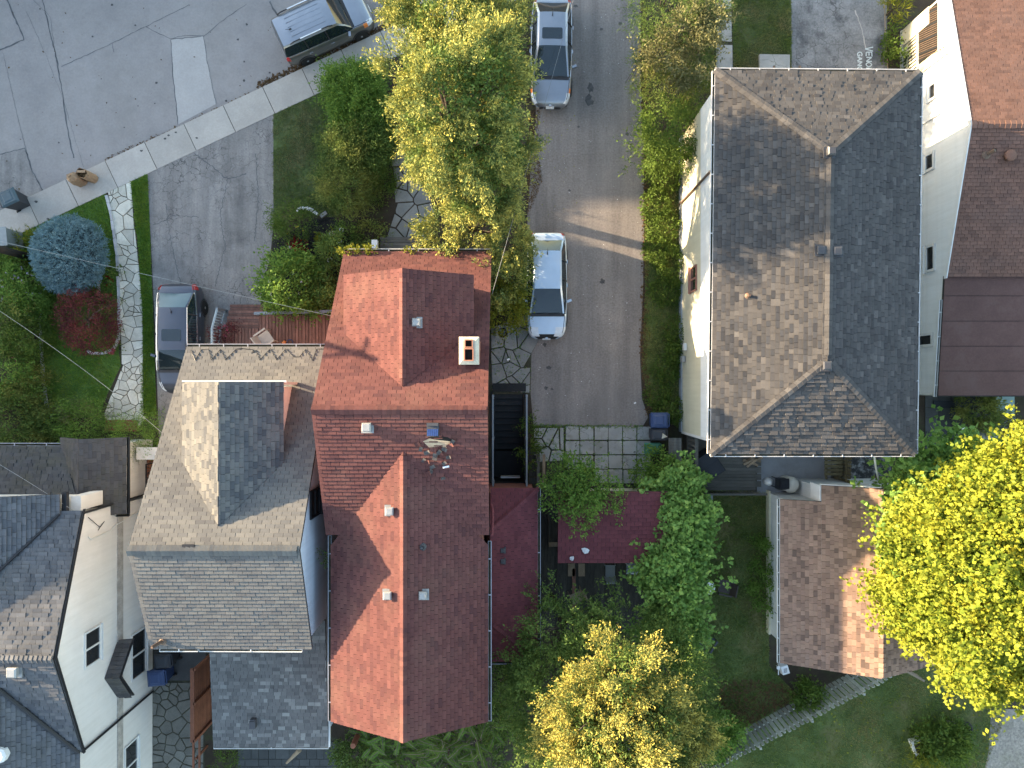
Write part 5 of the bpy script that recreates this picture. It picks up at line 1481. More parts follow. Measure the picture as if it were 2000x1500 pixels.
# left front garden
T = thing('blue_globe_spruce','round blue spruce globe on the left lawn','shrub',P(140,505,0))
c = P(137,497,.95)
crown(T,[((c.x,c.y,c.z),(1.52,1.5,.95))],2600,14,.085,.28,M['lf_blue'],131,shoot_len=.20,spread=.05,up=.5,lumpy=.10,depth=.22,bottom=-.35,name='foliage',along=1.1)
m = MB(); m.lathe((c.x,c.y,0),[(.09,0),(.07,.6)],8); m.build('trunk',M['bark'],T)
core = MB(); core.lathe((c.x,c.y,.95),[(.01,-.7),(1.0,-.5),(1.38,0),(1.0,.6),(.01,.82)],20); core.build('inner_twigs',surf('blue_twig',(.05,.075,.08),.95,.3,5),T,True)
T = thing('purple_lace_maple','purple red lace leaf maple in the edged bed','tree',P(172,630,0))
crown(T,[blob(160,605,.9,.85,.75,.6),blob(185,620,1.0,.8,.9,.6),blob(180,655,.8,.85,.6,.55),blob(155,640,.7,.6,.7,.5)],900,11,.10,.3,M['lf_purple'],132,shoot_len=.3,spread=.09,up=.2,lumpy=.25,depth=.5,along=.9)
limbs(T,P(172,630,0),[blob(160,605,.9,.85,.75,.6),blob(185,620,1.0,.8,.9,.6),blob(180,655,.8,.85,.6,.55)],.06,M['barkpale'],seed=3)
shrub('red_begonias','red bedding flowers between blue spruce and pale path',205,550,.15,.45,.15,M['lf_dark'],133,160,7,.08,.6,ry=.9,flowers=M['lf_red'],nfl=26)
shrub('edge_bedding','green and red bedding along the right of purple maple',214,620,.15,.35,.15,M['lf_olive'],134,200,7,.08,.6,ry=1.3,flowers=M['lf_red'],nfl=14)
shrub('pink_impatiens','pink bedding flowers on white edging below purple maple',212,682,.12,.35,.1,M['lf_mid'],135,50,6,.07,.6,ry=.2,flowers=M['petal_p'],nfl=40)
shrub('spiky_yellow_plant','spiky yellow green plant beside the utility pole',52,482,.3,.5,.3,M['lf_yel'],136,60,7,.30,.12,ry=.4,up=.8)
for i,(x,y,r,rz,mt,fl,lab) in enumerate(((30,565,1.0,1.1,'lf_mid','petal_l','tall shrub with lilac flowers at left edge, topmost in border'),
        (60,590,.6,.8,'lf_mid','petal_w','shrub with white flowers right of the lilac flowered one'),
        (15,640,1.2,1.2,'lf_olive',None,'olive leaved shrub at left edge below lilac flowers'),
        (55,665,.9,.9,'lf_bright',None,'light green shrub beside left lawn halfway down border'),
        (20,730,1.2,1.1,'lf_mid','petal_p','green shrub dotted with pink flowers low in left border'),
        (58,760,.75,.7,'lf_olive',None,'small olive shrub beside lower left lawn edging'),
        (25,815,1.1,.9,'lf_dark',None,'dark leafy shrub above the porch roof at left edge'),
        (90,825,.6,.5,'lf_olive','petal_y','low plant with yellow flowers at the bottom of left lawn'),
        (8,520,.6,.7,'lf_mid',None,'small shrub behind the utility pole at left edge'))):
    shrub('border_bush', lab, x, y, rz*.7, r, rz*.8, M[mt], 140+i, 700, 9, .09, .5, flowers=M[fl] if fl else None, nfl=55 if i==0 else 22)
shrub('clipped_yew','clipped round green yew left of the redwood landing',163,830,.7,1.0,.6,M['lf_mid'],150,900,10,.075,.3,lobes=3,along=.9)
shrub('clipped_yew','clipped round green yew right of the redwood landing',272,850,1.0,1.05,.8,M['lf_mid'],151,900,10,.075,.3,lobes=3,along=.9,ry=.8)
shrub('variegated_shrub','pale variegated plant behind left clipped yew',185,806,.3,.4,.3,M['lf_pale'],152,120,8,.08,.5)
shrub('pale_garden_shrub','pale leafy plant at the foot of left lawn',140,808,.3,.45,.25,M['lf_pale'],153,120,8,.08,.5,ry=.3)
# right of the centre drive
tree('dark_pine','dark feathery pine at the top beside centre driveway','tree',(1300,60),[blob(1285,10,2.4,1.1,1.0,1.3),blob(1330,60,2.0,1.2,1.0,1.3),blob(1375,30,2.2,.7,1.0,1.2),blob(1240,150,1.0,.55,.5,.6)],1100,12,.13,.16,M['lf_dark'],160,clump=110,cr=.2,r=.09,shoot_len=.35,along=1.2)
tree('pale_euonymus','pale leaved variegated bush right of centre driveway','shrub',(1340,90),[blob(1350,70,3.0,.9,.8,.9),blob(1365,120,2.9,.7,.9,.8),blob(1300,110,2.4,.8,.8,.8),blob(1380,30,3.0,.5,.6,.6)],900,10,.11,.55,M['lf_pale'],161,clump=70,cr=.18,r=.06,lumpy=.3,depth=.5)
tree('olive_conifer','olive spreading conifer behind bright green bush','shrub',(1310,170),[blob(1320,170,1.8,1.0,.7,.8),blob(1370,190,1.6,.7,.6,.7),blob(1275,165,1.5,.6,.5,.6)],700,12,.14,.15,M['lf_olive'],162,r=.06,shoot_len=.4,along=1.2)
tree('bright_bush','bright lime green bush at the corner of cream wall','shrub',(1285,280),[blob(1295,250,1.9,.85,.9,.9),blob(1325,265,2.2,.7,.8,.9),blob(1265,290,1.2,.6,.5,.7),blob(1300,300,1.2,.7,.6,.8)],900,11,.12,.35,M['lf_bright'],163,clump=80,cr=.2,r=.05,shoot_len=.35,lumpy=.3,depth=.5)
o = thing('wall_weeds','clumps of yellow green weeds along foot of cream wall','weeds',P(1290,480,0))
crown(o,[blob(1280,400,.2,.6,.7,.25),blob(1300,350,.25,.7,.5,.3),blob(1295,440,.2,.7,.6,.3),blob(1285,490,.2,.6,.6,.25),blob(1312,520,.3,.5,.9,.35),blob(1300,570,.2,.6,.6,.25),blob(1318,650,.3,.35,.7,.3),blob(1300,720,.2,.5,.6,.2),blob(1315,690,.35,.3,.3,.4),blob(1310,800,.3,.6,.5,.35),blob(1285,770,.2,.5,.4,.2)],1700,7,.09,.6,M['lf_bright'],164,shoot_len=.16,spread=.08,name='foliage')
tag(o, kind='stuff')
# small tree over the patio corner
tree('sapling','small bright green sapling leaning over the red shed roof','tree',(1105,915),[blob(1120,925,2.6,.75,.65,.6),blob(1090,950,2.8,.65,.6,.5),blob(1140,965,3.0,.7,.55,.5),blob(1190,975,3.1,.75,.28,.35),blob(1130,1000,3.1,.5,.5,.4),blob(1085,985,2.7,.5,.5,.4),blob(1165,940,2.7,.45,.5,.4)],620,12,.11,.5,M['lf_mid'],165,rs=.85,clump=90,cr=.16,r=.06,lumpy=.3,depth=.6)
# vine hedge
tree('vine_hedge','large dark green mass of broad leaved vine right of dark deck','hedge',(1320,1110),[blob(1325,960,2.0,.95,.95,.9),blob(1340,1010,2.4,1.0,.9,1.0),blob(1330,1070,2.4,1.1,1.0,1.0),blob(1310,1130,2.3,1.1,1.0,1.0),blob(1325,1190,2.3,1.0,1.0,1.0),blob(1310,1250,2.3,1.0,.9,1.0),blob(1292,1110,2.2,.7,.9,.8)],2800,9,.17,.75,M['lf_vine'],166,rs=.75,face=1.5,clump=330,cr=.24,r=.08,shoot_len=.25,spread=.12,lumpy=.22,depth=.4,along=.5)
tree('patio_bush','rounded green bush at the end of paver patio','shrub',(1275,905),[blob(1280,905,.9,.5,.5,.6),blob(1300,925,1.2,.55,.5,.6),blob(1262,930,.8,.45,.4,.5)],350,9,.11,.6,M['lf_mid'],167,r=.04)
shrub('drain_weeds','green weeds growing along stair rail beside driveway end',1033,870,.3,.25,.3,M['lf_bright'],168,200,7,.08,.6,ry=1.2)
# golden cedar at the bottom
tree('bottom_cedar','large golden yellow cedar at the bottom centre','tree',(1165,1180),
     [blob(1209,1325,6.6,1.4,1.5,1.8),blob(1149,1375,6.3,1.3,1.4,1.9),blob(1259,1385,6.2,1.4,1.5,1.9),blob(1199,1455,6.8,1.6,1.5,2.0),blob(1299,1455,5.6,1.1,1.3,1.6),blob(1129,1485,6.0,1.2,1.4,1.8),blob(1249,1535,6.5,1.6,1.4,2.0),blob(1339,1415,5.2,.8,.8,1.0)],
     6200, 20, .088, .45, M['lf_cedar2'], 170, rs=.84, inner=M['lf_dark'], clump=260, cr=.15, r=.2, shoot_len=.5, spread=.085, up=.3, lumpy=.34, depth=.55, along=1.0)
tree('shaded_cedar','dark green shaded cedar flank left of the golden one','tree',(1075,1160),
     [blob(1080,1230,3.4,1.1,1.1,1.5),blob(1130,1235,3.6,1.0,.9,1.5),blob(1060,1310,3.4,1.2,1.3,1.5),blob(1230,1225,3.2,1.2,.8,1.3),blob(1050,1390,3.0,1.1,1.2,1.4),blob(1305,1300,3.6,1.2,1.3,1.5),blob(1325,1390,3.4,1.0,1.3,1.4),blob(1090,1450,3.2,1.2,1.3,1.4)],
     3600, 14, .11, .42, M['lf_dark'], 171, rs=.9, clump=230, cr=.26, r=.15, shoot_len=.45, spread=.085, up=.3, lumpy=.3, depth=.5, along=1.0)
# maple at the right edge
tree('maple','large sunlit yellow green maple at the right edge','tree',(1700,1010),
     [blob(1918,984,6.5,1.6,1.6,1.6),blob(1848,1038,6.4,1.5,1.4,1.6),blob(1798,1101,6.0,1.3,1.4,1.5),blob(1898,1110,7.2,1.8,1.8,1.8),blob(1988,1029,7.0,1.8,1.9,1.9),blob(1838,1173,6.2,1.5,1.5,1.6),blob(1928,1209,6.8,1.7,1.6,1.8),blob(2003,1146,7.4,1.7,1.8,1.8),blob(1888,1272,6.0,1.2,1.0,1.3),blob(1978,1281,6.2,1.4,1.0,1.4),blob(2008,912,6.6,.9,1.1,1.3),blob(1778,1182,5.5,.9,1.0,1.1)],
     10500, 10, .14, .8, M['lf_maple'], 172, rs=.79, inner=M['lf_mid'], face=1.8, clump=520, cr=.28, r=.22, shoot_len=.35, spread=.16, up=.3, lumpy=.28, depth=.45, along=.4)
tree('green_maple','shaded green maple behind the garage ridge','tree',(1780,900),
     [blob(1820,960,4.4,1.4,1.1,1.3),blob(1890,940,4.2,1.5,1.2,1.3),blob(1790,1000,4.6,1.0,1.0,1.1),blob(1750,1070,4.6,.6,.8,.9),blob(1960,940,4.0,1.2,1.2,1.2)],
     1700, 9, .22, .8, M['lf_vine'], 173, clump=140, cr=.28, r=.12, shoot_len=.3, spread=.16, lumpy=.3, depth=.5, along=.4)
# garden odds along back lawn and fence
shrub('garage_weeds','low leafy plants along the white garage wall',1490,1120,.2,.28,.28,M['lf_mid'],180,420,8,.10,.6,ry=2.2)
shrub('fence_bush','bright green bush poking through the picket fence',1577,1362,.6,.42,.5,M['lf_bright'],181,240,8,.12,.6)
shrub('fence_shrub','dark green shrub at left end of picket fence',1395,1435,.8,.9,.8,M['lf_mid'],182,520,9,.12,.6)
shrub('compost_greens','leafy green plants around white planter at bottom right',1840,1455,.5,1.0,.55,M['lf_bright'],183,700,9,.13,.55,ry=.8)
shrub('tall_weeds','straggly yellow green weeds beside bottom right planter',1800,1490,.4,.9,.4,M['lf_yel'],184,120,8,.25,.12,ry=.5,up=.7)
shrub('patio_ferns','yellow green ferny plants on the slate patio',1915,800,.5,.9,.45,M['lf_olive'],185,420,9,.14,.3,ry=.55)
shrub('alley_vine','bright green vine at foot of porch wall',1748,100,.3,.25,.35,M['lf_bright'],186,140,8,.10,.7,ry=1.2)
shrub('alley_spikes','yellow spiky plant at top of the alley beside right driveway',1742,20,.4,.4,.4,M['lf_yel'],187,60,7,.30,.12,up=.7)
shrub('court_weeds','yellow green weeds by the redwood fence at bottom left',435,1488,.6,.5,.5,M['lf_bright'],188,150,7,.12,.25,up=.7)
shrub('roof_gap_weed','tiny green weed growing in the gap beside red house gutter',638,1088,4.8,.12,.12,M['lf_mid'],189,30,6,.09,.4)
shrub('pot_plant_purple','purple and yellow potted plant on the red deck',436,646,.8,.28,.25,M['lf_purple'],190,90,8,.09,.45,flowers=M['petal_p'],nfl=10)
shrub('patio_weed','leafy bush behind the rear patio below red roof',690,1470,.8,.6,.7,M['lf_dark'],191,300,8,.11,.5,ry=.5)

# feathery sumac fronds below the red roof
def frond_plant(name, label, px, py, z, n, L, mat, seed, spread=.8):
    rng = np.random.default_rng(seed); b = P(px,py,z)
    T = thing(name, label, 'tree', (b.x,b.y,0))
    m = MB(); m.tube([(b.x,b.y,0),(b.x+.05,b.y,z*.6),(b.x,b.y,z)],[.07,.05,.03],6); m.build('trunk',M['bark'],T)
    C=[];D=[];Sx=[];LL=[]
    rm = MB()
    for i in range(n):
        a = rng.uniform(0,2*np.pi); s = 1.5*math.sqrt(rng.uniform(0,1))
        o = np.array([b.x+math.cos(a)*s, b.y+math.sin(a)*s*.6, z-rng.uniform(0,1.2)])
        ang = rng.uniform(0,2*np.pi); el = rng.uniform(-.1,.5)
        d = np.array([math.cos(ang)*math.cos(el),math.sin(ang)*math.cos(el),math.sin(el)])
        ln = L*rng.uniform(.7,1.2); pts=[]
        for k in range(23):
            t = k/22
            p = o + d*ln*t + np.array([0,0,-.35*ln*t*t]); pts.append(p)
            if k > 2:
                side = np.array([-math.sin(ang),math.cos(ang),0])
                for sg_ in (-1,1):
                    C.append(p); D.append(side*sg_*.9+d*.45+np.array([0,0,-.12])); LL.append(.17*(1-.55*abs(t-.5)*1.6)*L); Sx.append(d)
        rm.tube(pts[::2],[.010]*12,4)
    D = unit(np.array(D)); C = np.array(C); Sd = unit(np.cross(np.cross(D,np.array(Sx)),D)); LL = np.array(LL)
    quads_obj('fronds', leaf_arrays(C,D,Sd,LL,LL*.28,.1), mat, T)
    rm.build('frond_stalks', M['barkpale'], T)
frond_plant('sumac','dark feathery sumac just below right corner of red roof',930,1420,2.4,60,.9,M['lf_mid'],200)
frond_plant('sumac','feathery sumac with pale fronds at bottom edge left of golden cedar',875,1475,2.8,70,.9,M['lf_bright'],201)
frond_plant('sumac','feathery sumac below the middle of red roof',770,1465,2.3,60,.85,M['lf_mid'],202)
tree('under_shrub','dark shrub between side roof and golden cedar','shrub',(975,1330),[blob(975,1340,1.4,.7,.9,1.0),blob(1010,1310,1.6,.7,.7,.9),blob(970,1410,1.3,.7,.8,.9)],500,10,.12,.45,M['lf_dark'],203,r=.05)
tree('bottom_shrub','dark leafy shrub at the bottom edge below red roof','shrub',(760,1490),[blob(730,1500,1.3,.9,.8,.8),blob(820,1500,1.5,1.0,.8,.9),blob(940,1500,1.6,1.0,.9,.9)],500,9,.13,.5,M['lf_dark'],204,r=.05)

# weeds along the paver joints
rngw = np.random.default_rng(5)
pts=[]
for x in (1104,1132,1160,1188,1216,1243):
    for y in np.arange(832,945,1.2):
        if rngw.random() < (.4 if x in (1104,1216,1243,1132) else .12): pts.append((x+rngw.normal()*1.0,y))
for y in (860,888,916):
    for x in np.arange(1104,1262,1.2):
        if rngw.random() < .14: pts.append((x,y+rngw.normal()*.8))
for x in np.arange(1042,1255,.8): pts.append((x,832+rngw.normal()*1.2+ (x-1042)*.01))
for k in range(120): pts.append((1042+60*rngw.random(),838+62*rngw.random()))
for k in range(260): pts.append((960+76*rngw.random(),640+125*rngw.random()))
C=np.repeat(np.array([list(G(*p))+[.015] for p in pts]),4,0); C[:,:2]+=rngw.normal(size=(len(C),2))*.03
D=unit(np.column_stack([rngw.normal(size=len(C)),rngw.normal(size=len(C)),rngw.uniform(.2,1.2,len(C))])); Sd=unit(np.cross(D,rnd_unit(rngw,len(C))+np.array([0,0,.8]))); LL=rngw.uniform(.03,.09,len(C))
o=quads_obj('joint_weeds',leaf_arrays(C,D,Sd,LL,LL*.6,.1),M['lf_mid']); tag(o,'small green weeds in the paving joints','weeds',kind='stuff')
# ------------------------------------------------------------------ vehicles
def smooth_interp(xs, ys, x):
    for i in range(len(xs)-1):
        if x <= xs[i+1]:
            t = (x-xs[i])/(xs[i+1]-xs[i]); t = max(0,min(1,t)); t = t*t*(3-2*t)*.5 + t*.5
            return ys[i]+(ys[i+1]-ys[i])*t
    return ys[-1]

def car(name, label, loc, heading, spec):
    T = thing(name, label, 'car', loc, rz=heading)
    L,W = spec['L'],spec['W']; paint = spec['paint']
    hl = L/2; n = 44
    # body grid
    rows = []
    for i in range(n+1):
        s = -1 + 2*i/n
        x = hl*math.copysign(abs(s)**.92, s)
        hw = W/2*smooth_interp(*spec['plan'], x/hl)
        deck = smooth_interp(*spec['deck'], x/hl)
        low = .20 + .12*max(0,abs(x/hl)-.82)/.18
        crownz = .035
        half = [(hw*.80,low),(hw*.95,low+.05),(hw*.995,.42),(hw,.58),(hw*.985,min(deck-.10,.74)),(hw*.955,deck-.045),(hw*.90,deck-.008),(hw*.80,deck+.006),(hw*.45,deck+crownz*.75),(0,deck+crownz)]
        if deck < .70:
            k = (deck-low)/(.70-low)
            half = [(y, low+(z-low)*min(1,k) if z>low else z) for y,z in half[:5]] + half[5:]
        rows.append([(x,y,z) for y,z in half] + [(x,-y,z) for y,z in half[-2::-1]])
    nc = len(rows[0]); NB = 10
    def faces(pred):
        m = MB(); vs = []; fs = []
        idx = {}
        for i in range(n):
            for j in range(nc-1):
                if pred(i,j):
                    f = []
                    for a,b in ((i,j),(i+1,j),(i+1,j+1),(i,j+1)):
                        if (a,b) not in idx: idx[(a,b)] = len(vs); vs.append(rows[a][b])
                        f.append(idx[(a,b)])
                    fs.append(tuple(f[::-1]))
        m.add(vs,fs); return m
    def col(j): return j if j < NB-1 else nc-2-j   # mirrored column index, 0 sill .. 8 centre
    xr = lambda i: (rows[i][0][0]+rows[i+1][0][0])/2/hl
    hx = spec['hl']; tx = spec['tl']
    def kind(i,j):
        c = col(j); x = xr(i)
        if x > hx[0] and 4 <= c <= hx[2] and x < hx[1]: return 'headlight'
        if x < tx[0] and 4 <= c <= tx[2] and x > tx[1]: return 'taillight'
        if x > .985 and c >= 4: return 'grille'
        if x > spec.get('grille_x',9) and c >= 7: return 'grille'
        if spec.get('amber') and spec['amber'][0] < x <= hx[0] and c in (4,5): return 'marker_lamp'
        if x > spec['cowl'] and c >= 6: return 'hood'
        if x < spec['boot'] and c >= 6: return 'boot_lid'
        if spec.get('lower') and c <= 5: return 'lower_body'
        return 'body'
    mats = {'body':paint,'hood':paint,'boot_lid':paint,'lower_body':spec.get('lower') or paint,'headlight':M['lamp_w'],'taillight':M['lamp_r'],'grille':M['plastic_k'],'marker_lamp':M['lamp_o']}
    for k in mats:
        for side in ((0,1) if k in ('headlight','taillight','marker_lamp') else (None,)):
            m = faces(lambda i,j: kind(i,j)==k and (side is None or (j < NB-1)==(side==0)))
            if m.f: m.build(k, mats[k], T, True)
    # end caps and underside
    m = MB()
    for e in (0,n): m.add(rows[e],[tuple(range(nc)) if e==0 else tuple(range(nc-1,-1,-1))])
    m.box(-hl*.93,hl*.93,-W*.40,W*.40,.18,.30); m.build('bumper_core', M['plastic_k'] if not spec.get('bump') else spec['bump'], T)
    # greenhouse
    g = spec['green']   # list of (x, zbase, ztop, half base, half top)
    G_ = []
    for x,zb,zt,wb,wt in g:
        h = zt-zb
        half = [(wb,zb),(wb+(wt-wb)*.45,zb+h*.5),(wt+.02,zb+h*.88),(wt-.05,zt-.012*min(1,h*4)),(wt*.55,zt+.015*min(1,h*4)),(0,zt+.022*min(1,h*4))]
        G_.append([(x,y,z) for y,z in half]+[(x,-y,z) for y,z in half[-2::-1]])
    gc = len(G_[0])
    def gfaces(i0,i1,cols):
        m = MB()
        for i in range(i0,i1):
            for j in cols: m.add([G_[i][j],G_[i+1][j],G_[i+1][j+1],G_[i][j+1]],[(0,1,2,3)])
        # weld
        me = m.mesh('x'); bm = bmesh.new(); bm.from_mesh(me); bmesh.ops.remove_doubles(bm,verts=bm.verts,dist=1e-5); bmesh.ops.recalc_face_normals(bm,faces=bm.faces)
        for f in bm.faces: f.smooth = True
        bm.to_mesh(me); bm.free(); return me
    a,b = spec['ws'],spec['rw']   # station ranges of windscreen and rear window
    N = len(g)-1
    top = list(range(3,gc-4)); rail = [2,gc-4-0+0]; 
    top = [j for j in range(gc-1) if 3 <= j <= gc-5]; rails = [2,gc-4]; sides = [0,1,gc-3,gc-2]
    link('windscreen', gfaces(a[0],a[1],top), M['autoglass'], T)
    link('rear_window', gfaces(b[0],b[1],top), spec.get('rglass',M['autoglass']), T)
    link('roof', gfaces(a[1],b[0],top), spec.get('roofpaint',paint), T)
    for r in rails: link('roof_rail_panel', gfaces(0,N,[r]), spec.get('lower') or paint, T)
    for s in ((0,1),(gc-3,gc-2)): link('side_window', gfaces(0,N,list(s)), M['autoglass'], T)
    for sgn in (-1,1):
        for x in spec['pillars']:
            zb = .9; y = None
            for q in range(N):
                if g[q][0] >= x >= g[q+1][0]:
                    t = (g[q][0]-x)/(g[q][0]-g[q+1][0]); zb = g[q][1]+(g[q+1][1]-g[q][1])*t; zt = g[q][2]+(g[q+1][2]-g[q][2])*t; wb = g[q][3]+(g[q+1][3]-g[q][3])*t; wt = g[q][4]+(g[q+1][4]-g[q][4])*t
            m = MB(); m.tube([(x,sgn*(wb+.004),zb),(x-.02,sgn*(wb+(wt-wb)*.45+.006),zb+(zt-zb)*.5),(x-.04,sgn*(wt+.02),zb+(zt-zb)*.86)],.03,6); m.build('pillar',M['plastic_k'],T)
        # mirror
        mx = spec['mirror']; m = MB()
        m.cbox((mx,sgn*(W/2+.06),.98),.10,.20,.12,rz=sgn*.35); m.tube([(mx+.02,sgn*(W/2-.08),.92),(mx,sgn*(W/2+.02),.95)],.03,5); m.build('wing_mirror',spec.get('mirrorpaint',paint),T)
        for x in spec['handles']:
            m = MB(); m.cbox((x,sgn*(W/2+.0),.80),.16,.03,.03); m.build('door_handle',M['chrome'],T)
        if spec.get('chrome'):
            m = MB(); pts = [(q[0],sgn*(q[3]+.008),q[1]+.01) for q in g]; m.tube(pts,.014,5)
            pts = [(G_[q][2][0],sgn*(G_[q][2][1]+.006),G_[q][2][2]) for q in range(N+1)]; m.tube(pts,.014,5); m.build('window_trim',M['chrome'],T)
    # dark cowl and wiper
    q = g[0]; m = MB(); m.extr([(q[0]+.10,-q[3]*.92,q[1]+.028),(q[0]+.10,q[3]*.92,q[1]+.028),(q[0]-.02,q[3]*.95,q[1]+.04),(q[0]-.02,-q[3]*.95,q[1]+.04)],(0,0,.012)); m.build('cowl',M['plastic_k'],T)
    m = MB(); m.tube([(q[0]+.02,-.5,q[1]+.075),(q[0]-.03,0.05,q[1]+.09)],.008,4); m.tube([(q[0]+.02,.05,q[1]+.075),(q[0]-.03,.55,q[1]+.09)],.008,4); m.build('wiper',M['plastic_k'],T)
    # hood and boot shut lines
    def deckz(x): return smooth_interp(*spec['deck'], x/hl)
    m = MB()
    for sgn in (-1,1):
        for x0,x1 in ((spec['cowl']*hl+.02,hl*.90),(spec['boot']*hl,-hl*.95)):
            pts = []
            for k in range(7):
                x = x0+(x1-x0)*k/6; hw = W/2*smooth_interp(*spec['plan'],x/hl)
                pts.append((x,sgn*hw*.86,deckz(x)+.004))
            m.tube(pts,.011,4)
    m.build('shut_line',M['plastic_k'],T)
    if spec.get('creases'):
        m = MB()
        for sgn in (-1,1): m.tube([(hl*spec['cowl']+.12,sgn*.34,deckz(hl*spec['cowl']+.12)+.022),(hl*.88,sgn*.20,deckz(hl*.88)+.026)],[.016,.012],5)
        m.build('hood_crease',paint,T,True)
    if spec.get('sunroof'):
        x0,x1,y = spec['sunroof']; zt = max(q[2] for q in g)
        m = MB(); m.prism([(x0,-y+.05),(x0+.04,-y),(x1-.04,-y),(x1,-y+.05),(x1,y-.05),(x1-.04,y),(x0+.04,y),(x0,y-.05)],zt+.005,zt+.026); m.build('sunroof',spec.get('srglass',M['autoglass']),T)
    zt = max(q[2] for q in g); ax = spec['antenna']
    m = MB(); m.cbox((ax,spec.get('anty',0),zt+.02),.10,.035,.05); m.tube([(ax-.03,spec.get('anty',0),zt+.03),(ax-.18,spec.get('anty',0),zt+.13)],[.012,.006],4); m.build('antenna',M['plastic_k'],T)
    if spec.get('rails'):
        for sgn in (-1,1):
            x0,x1 = spec['rails']; y = g[3][4]-.02
            m = MB(); m.tube([(x0,sgn*y,zt+.0),(x0-.18,sgn*y,zt+.07),(x1+.18,sgn*y,zt+.07),(x1,sgn*y,zt)],.028,6); r_ = m.build('roof_bar',M['plastic_k'],T)
            m = MB(); m.cbox(((x0+x1)/2,sgn*y,zt+.093),(x0-x1)*.5,.045,.012); m.build('roof_bar_cap',M['lamp_w'],r_)
        m = MB()
        for k in range(5): m.cbox((.0+(x0+x1)/2,-.4+.2*k,zt+.02),(x0-x1)*.8,.014,.012)
        m.build('roof_rib',paint,T)
    m = MB(); m.cbox((hl+.005,0,.50),.02,.34,.17,ry=-.25); m.build('number_plate',M['wplastic'],T)
    m = MB(); m.cbox((hl*.985,0,.62),.05,.10,.06); m.build('badge',M['chrome'],T)
    # wheels
    wb_ = spec['wheelbase']/2
    for sx in (1,-1):
        for sy in (1,-1):
            y = sy*(W/2-.10); x = sx*wb_+spec.get('woff',0)
            m = MB(); m.lathe((x,y,.32),[(.20,-.10),(.30,-.105),(.32,-.08),(.32,.08),(.30,.105),(.20,.10)],20,'y'); w_ = m.build('wheel',M['tyre'],T,True)
            m = MB(); yo = y+sy*.085
            m.lathe((x,yo,.32),[(.05,-.02),(.06,.012*1),(.05,.02)],10,'y')
            for k in range(5):
                a_ = k*2*math.pi/5+.3
                m.cbox((x+math.cos(a_)*.12,yo,.32+math.sin(a_)*.12),.22,.02,.05,ry=-a_)
            m.lathe((x,yo,.32),[(.195,-.012),(.215,-.012),(.215,.012),(.195,.012)],20,'y'); m.build('rim',M['rim'],w_)
            m = MB()
            pts = [(x+math.cos(t)*.37,sy*(W/2-.012),.32+math.sin(t)*.37) for t in [math.pi*k/10 for k in range(11)]]
            m.tube(pts,.03,6); m.build('wheel_arch',M['plastic_k'],T)
    return T

sedan_plan = ([-1,-.985,-.93,-.8,-.4,.2,.6,.82,.93,.985,1],[.70,.80,.90,.965,1,1,.985,.93,.84,.66,.52])
sedan_deck = ([-1,-.99,-.95,-.84,-.6,.40,.56,.80,.93,.975,1],[.62,.80,.97,1.02,1.02,.97,.95,.86,.74,.64,.52])
def sedan_green(hl,W,ws=(.42,.10),rw=(-.38,-.70),zr=1.43):
    hb = W/2*.93
    return [(ws[0]*hl,.965,.975,hb*.96,hb*.88),(ws[0]*hl-(ws[0]-ws[1])*hl*.5,.965,1.24,hb,hb*.80),(ws[1]*hl,.965,zr-.02,hb,hb*.72),(ws[1]*hl-.35,.965,zr,hb,hb*.71),(-.22*hl,.97,zr,hb,hb*.71),(rw[0]*hl,.98,zr-.03,hb*.98,hb*.70),((rw[0]+rw[1])*hl/2,1.0,1.22,hb*.95,hb*.78),(rw[1]*hl,1.02,1.03,hb*.90,hb*.84)]
base = dict(ws=(0,2),rw=(5,7),pillars=(-.15,-.95),handles=(.0,-1.0),cowl=.43,boot=-.70)
car('silver_sedan','silver sedan with dark sunroof parked at top of centre driveway',(1.66,14.05,.005),math.radians(-91),
    dict(base,L=4.5,W=1.80,paint=M['p_silver'],plan=sedan_plan,deck=sedan_deck,green=sedan_green(2.25,1.80,ws=(.52,.02),rw=(-.60,-.86)),cowl=.53,boot=-.87,hl=(.80,.965,6),tl=(-.86,-.99,6),amber=(.72,),mirror=.72,wheelbase=2.65,sunroof=(-.68,-.22,.42),antenna=-1.22,chrome=True))
car('white_sedan','pale white sedan parked halfway down centre driveway',(1.47,4.17,.005),math.radians(-90),
    dict(base,L=4.5,W=1.74,paint=M['p_white'],plan=sedan_plan,deck=sedan_deck,green=sedan_green(2.25,1.74,ws=(.55,.10),rw=(-.60,-.83)),hl=(.80,.96,7),tl=(-.90,-.99,6),mirror=.68,wheelbase=2.6,antenna=-1.22,grille_x=.925,creases=True,boot=-.84,cowl=.56))
car('charcoal_sedan','charcoal sedan with chrome window trim on left driveway',(-14.08,1.92,.005),math.radians(-90),
    dict(base,L=4.65,W=1.82,paint=M['p_dark'],plan=sedan_plan,deck=sedan_deck,green=sedan_green(2.32,1.82,ws=(.58,.22),rw=(-.54,-.82)),hl=(.80,.965,6),tl=(-.88,-.99,6),mirror=.72,wheelbase=2.7,sunroof=(-.35,.15,.40),srglass=M['autoglass'],antenna=-1.05,chrome=True,rglass=M['autoglass_g'],boot=-.83,cowl=.59))
bp_ = ([-1,-.985,-.9,-.6,.2,.65,.85,.95,1],[.80,.90,.97,1,1,.985,.94,.84,.66])
bd_ = ([-1,-.99,-.96,-.6,.35,.5,.8,.93,.98,1],[.72,.86,1.0,1.02,1.0,1.0,.96,.88,.78,.66])
hb = .83
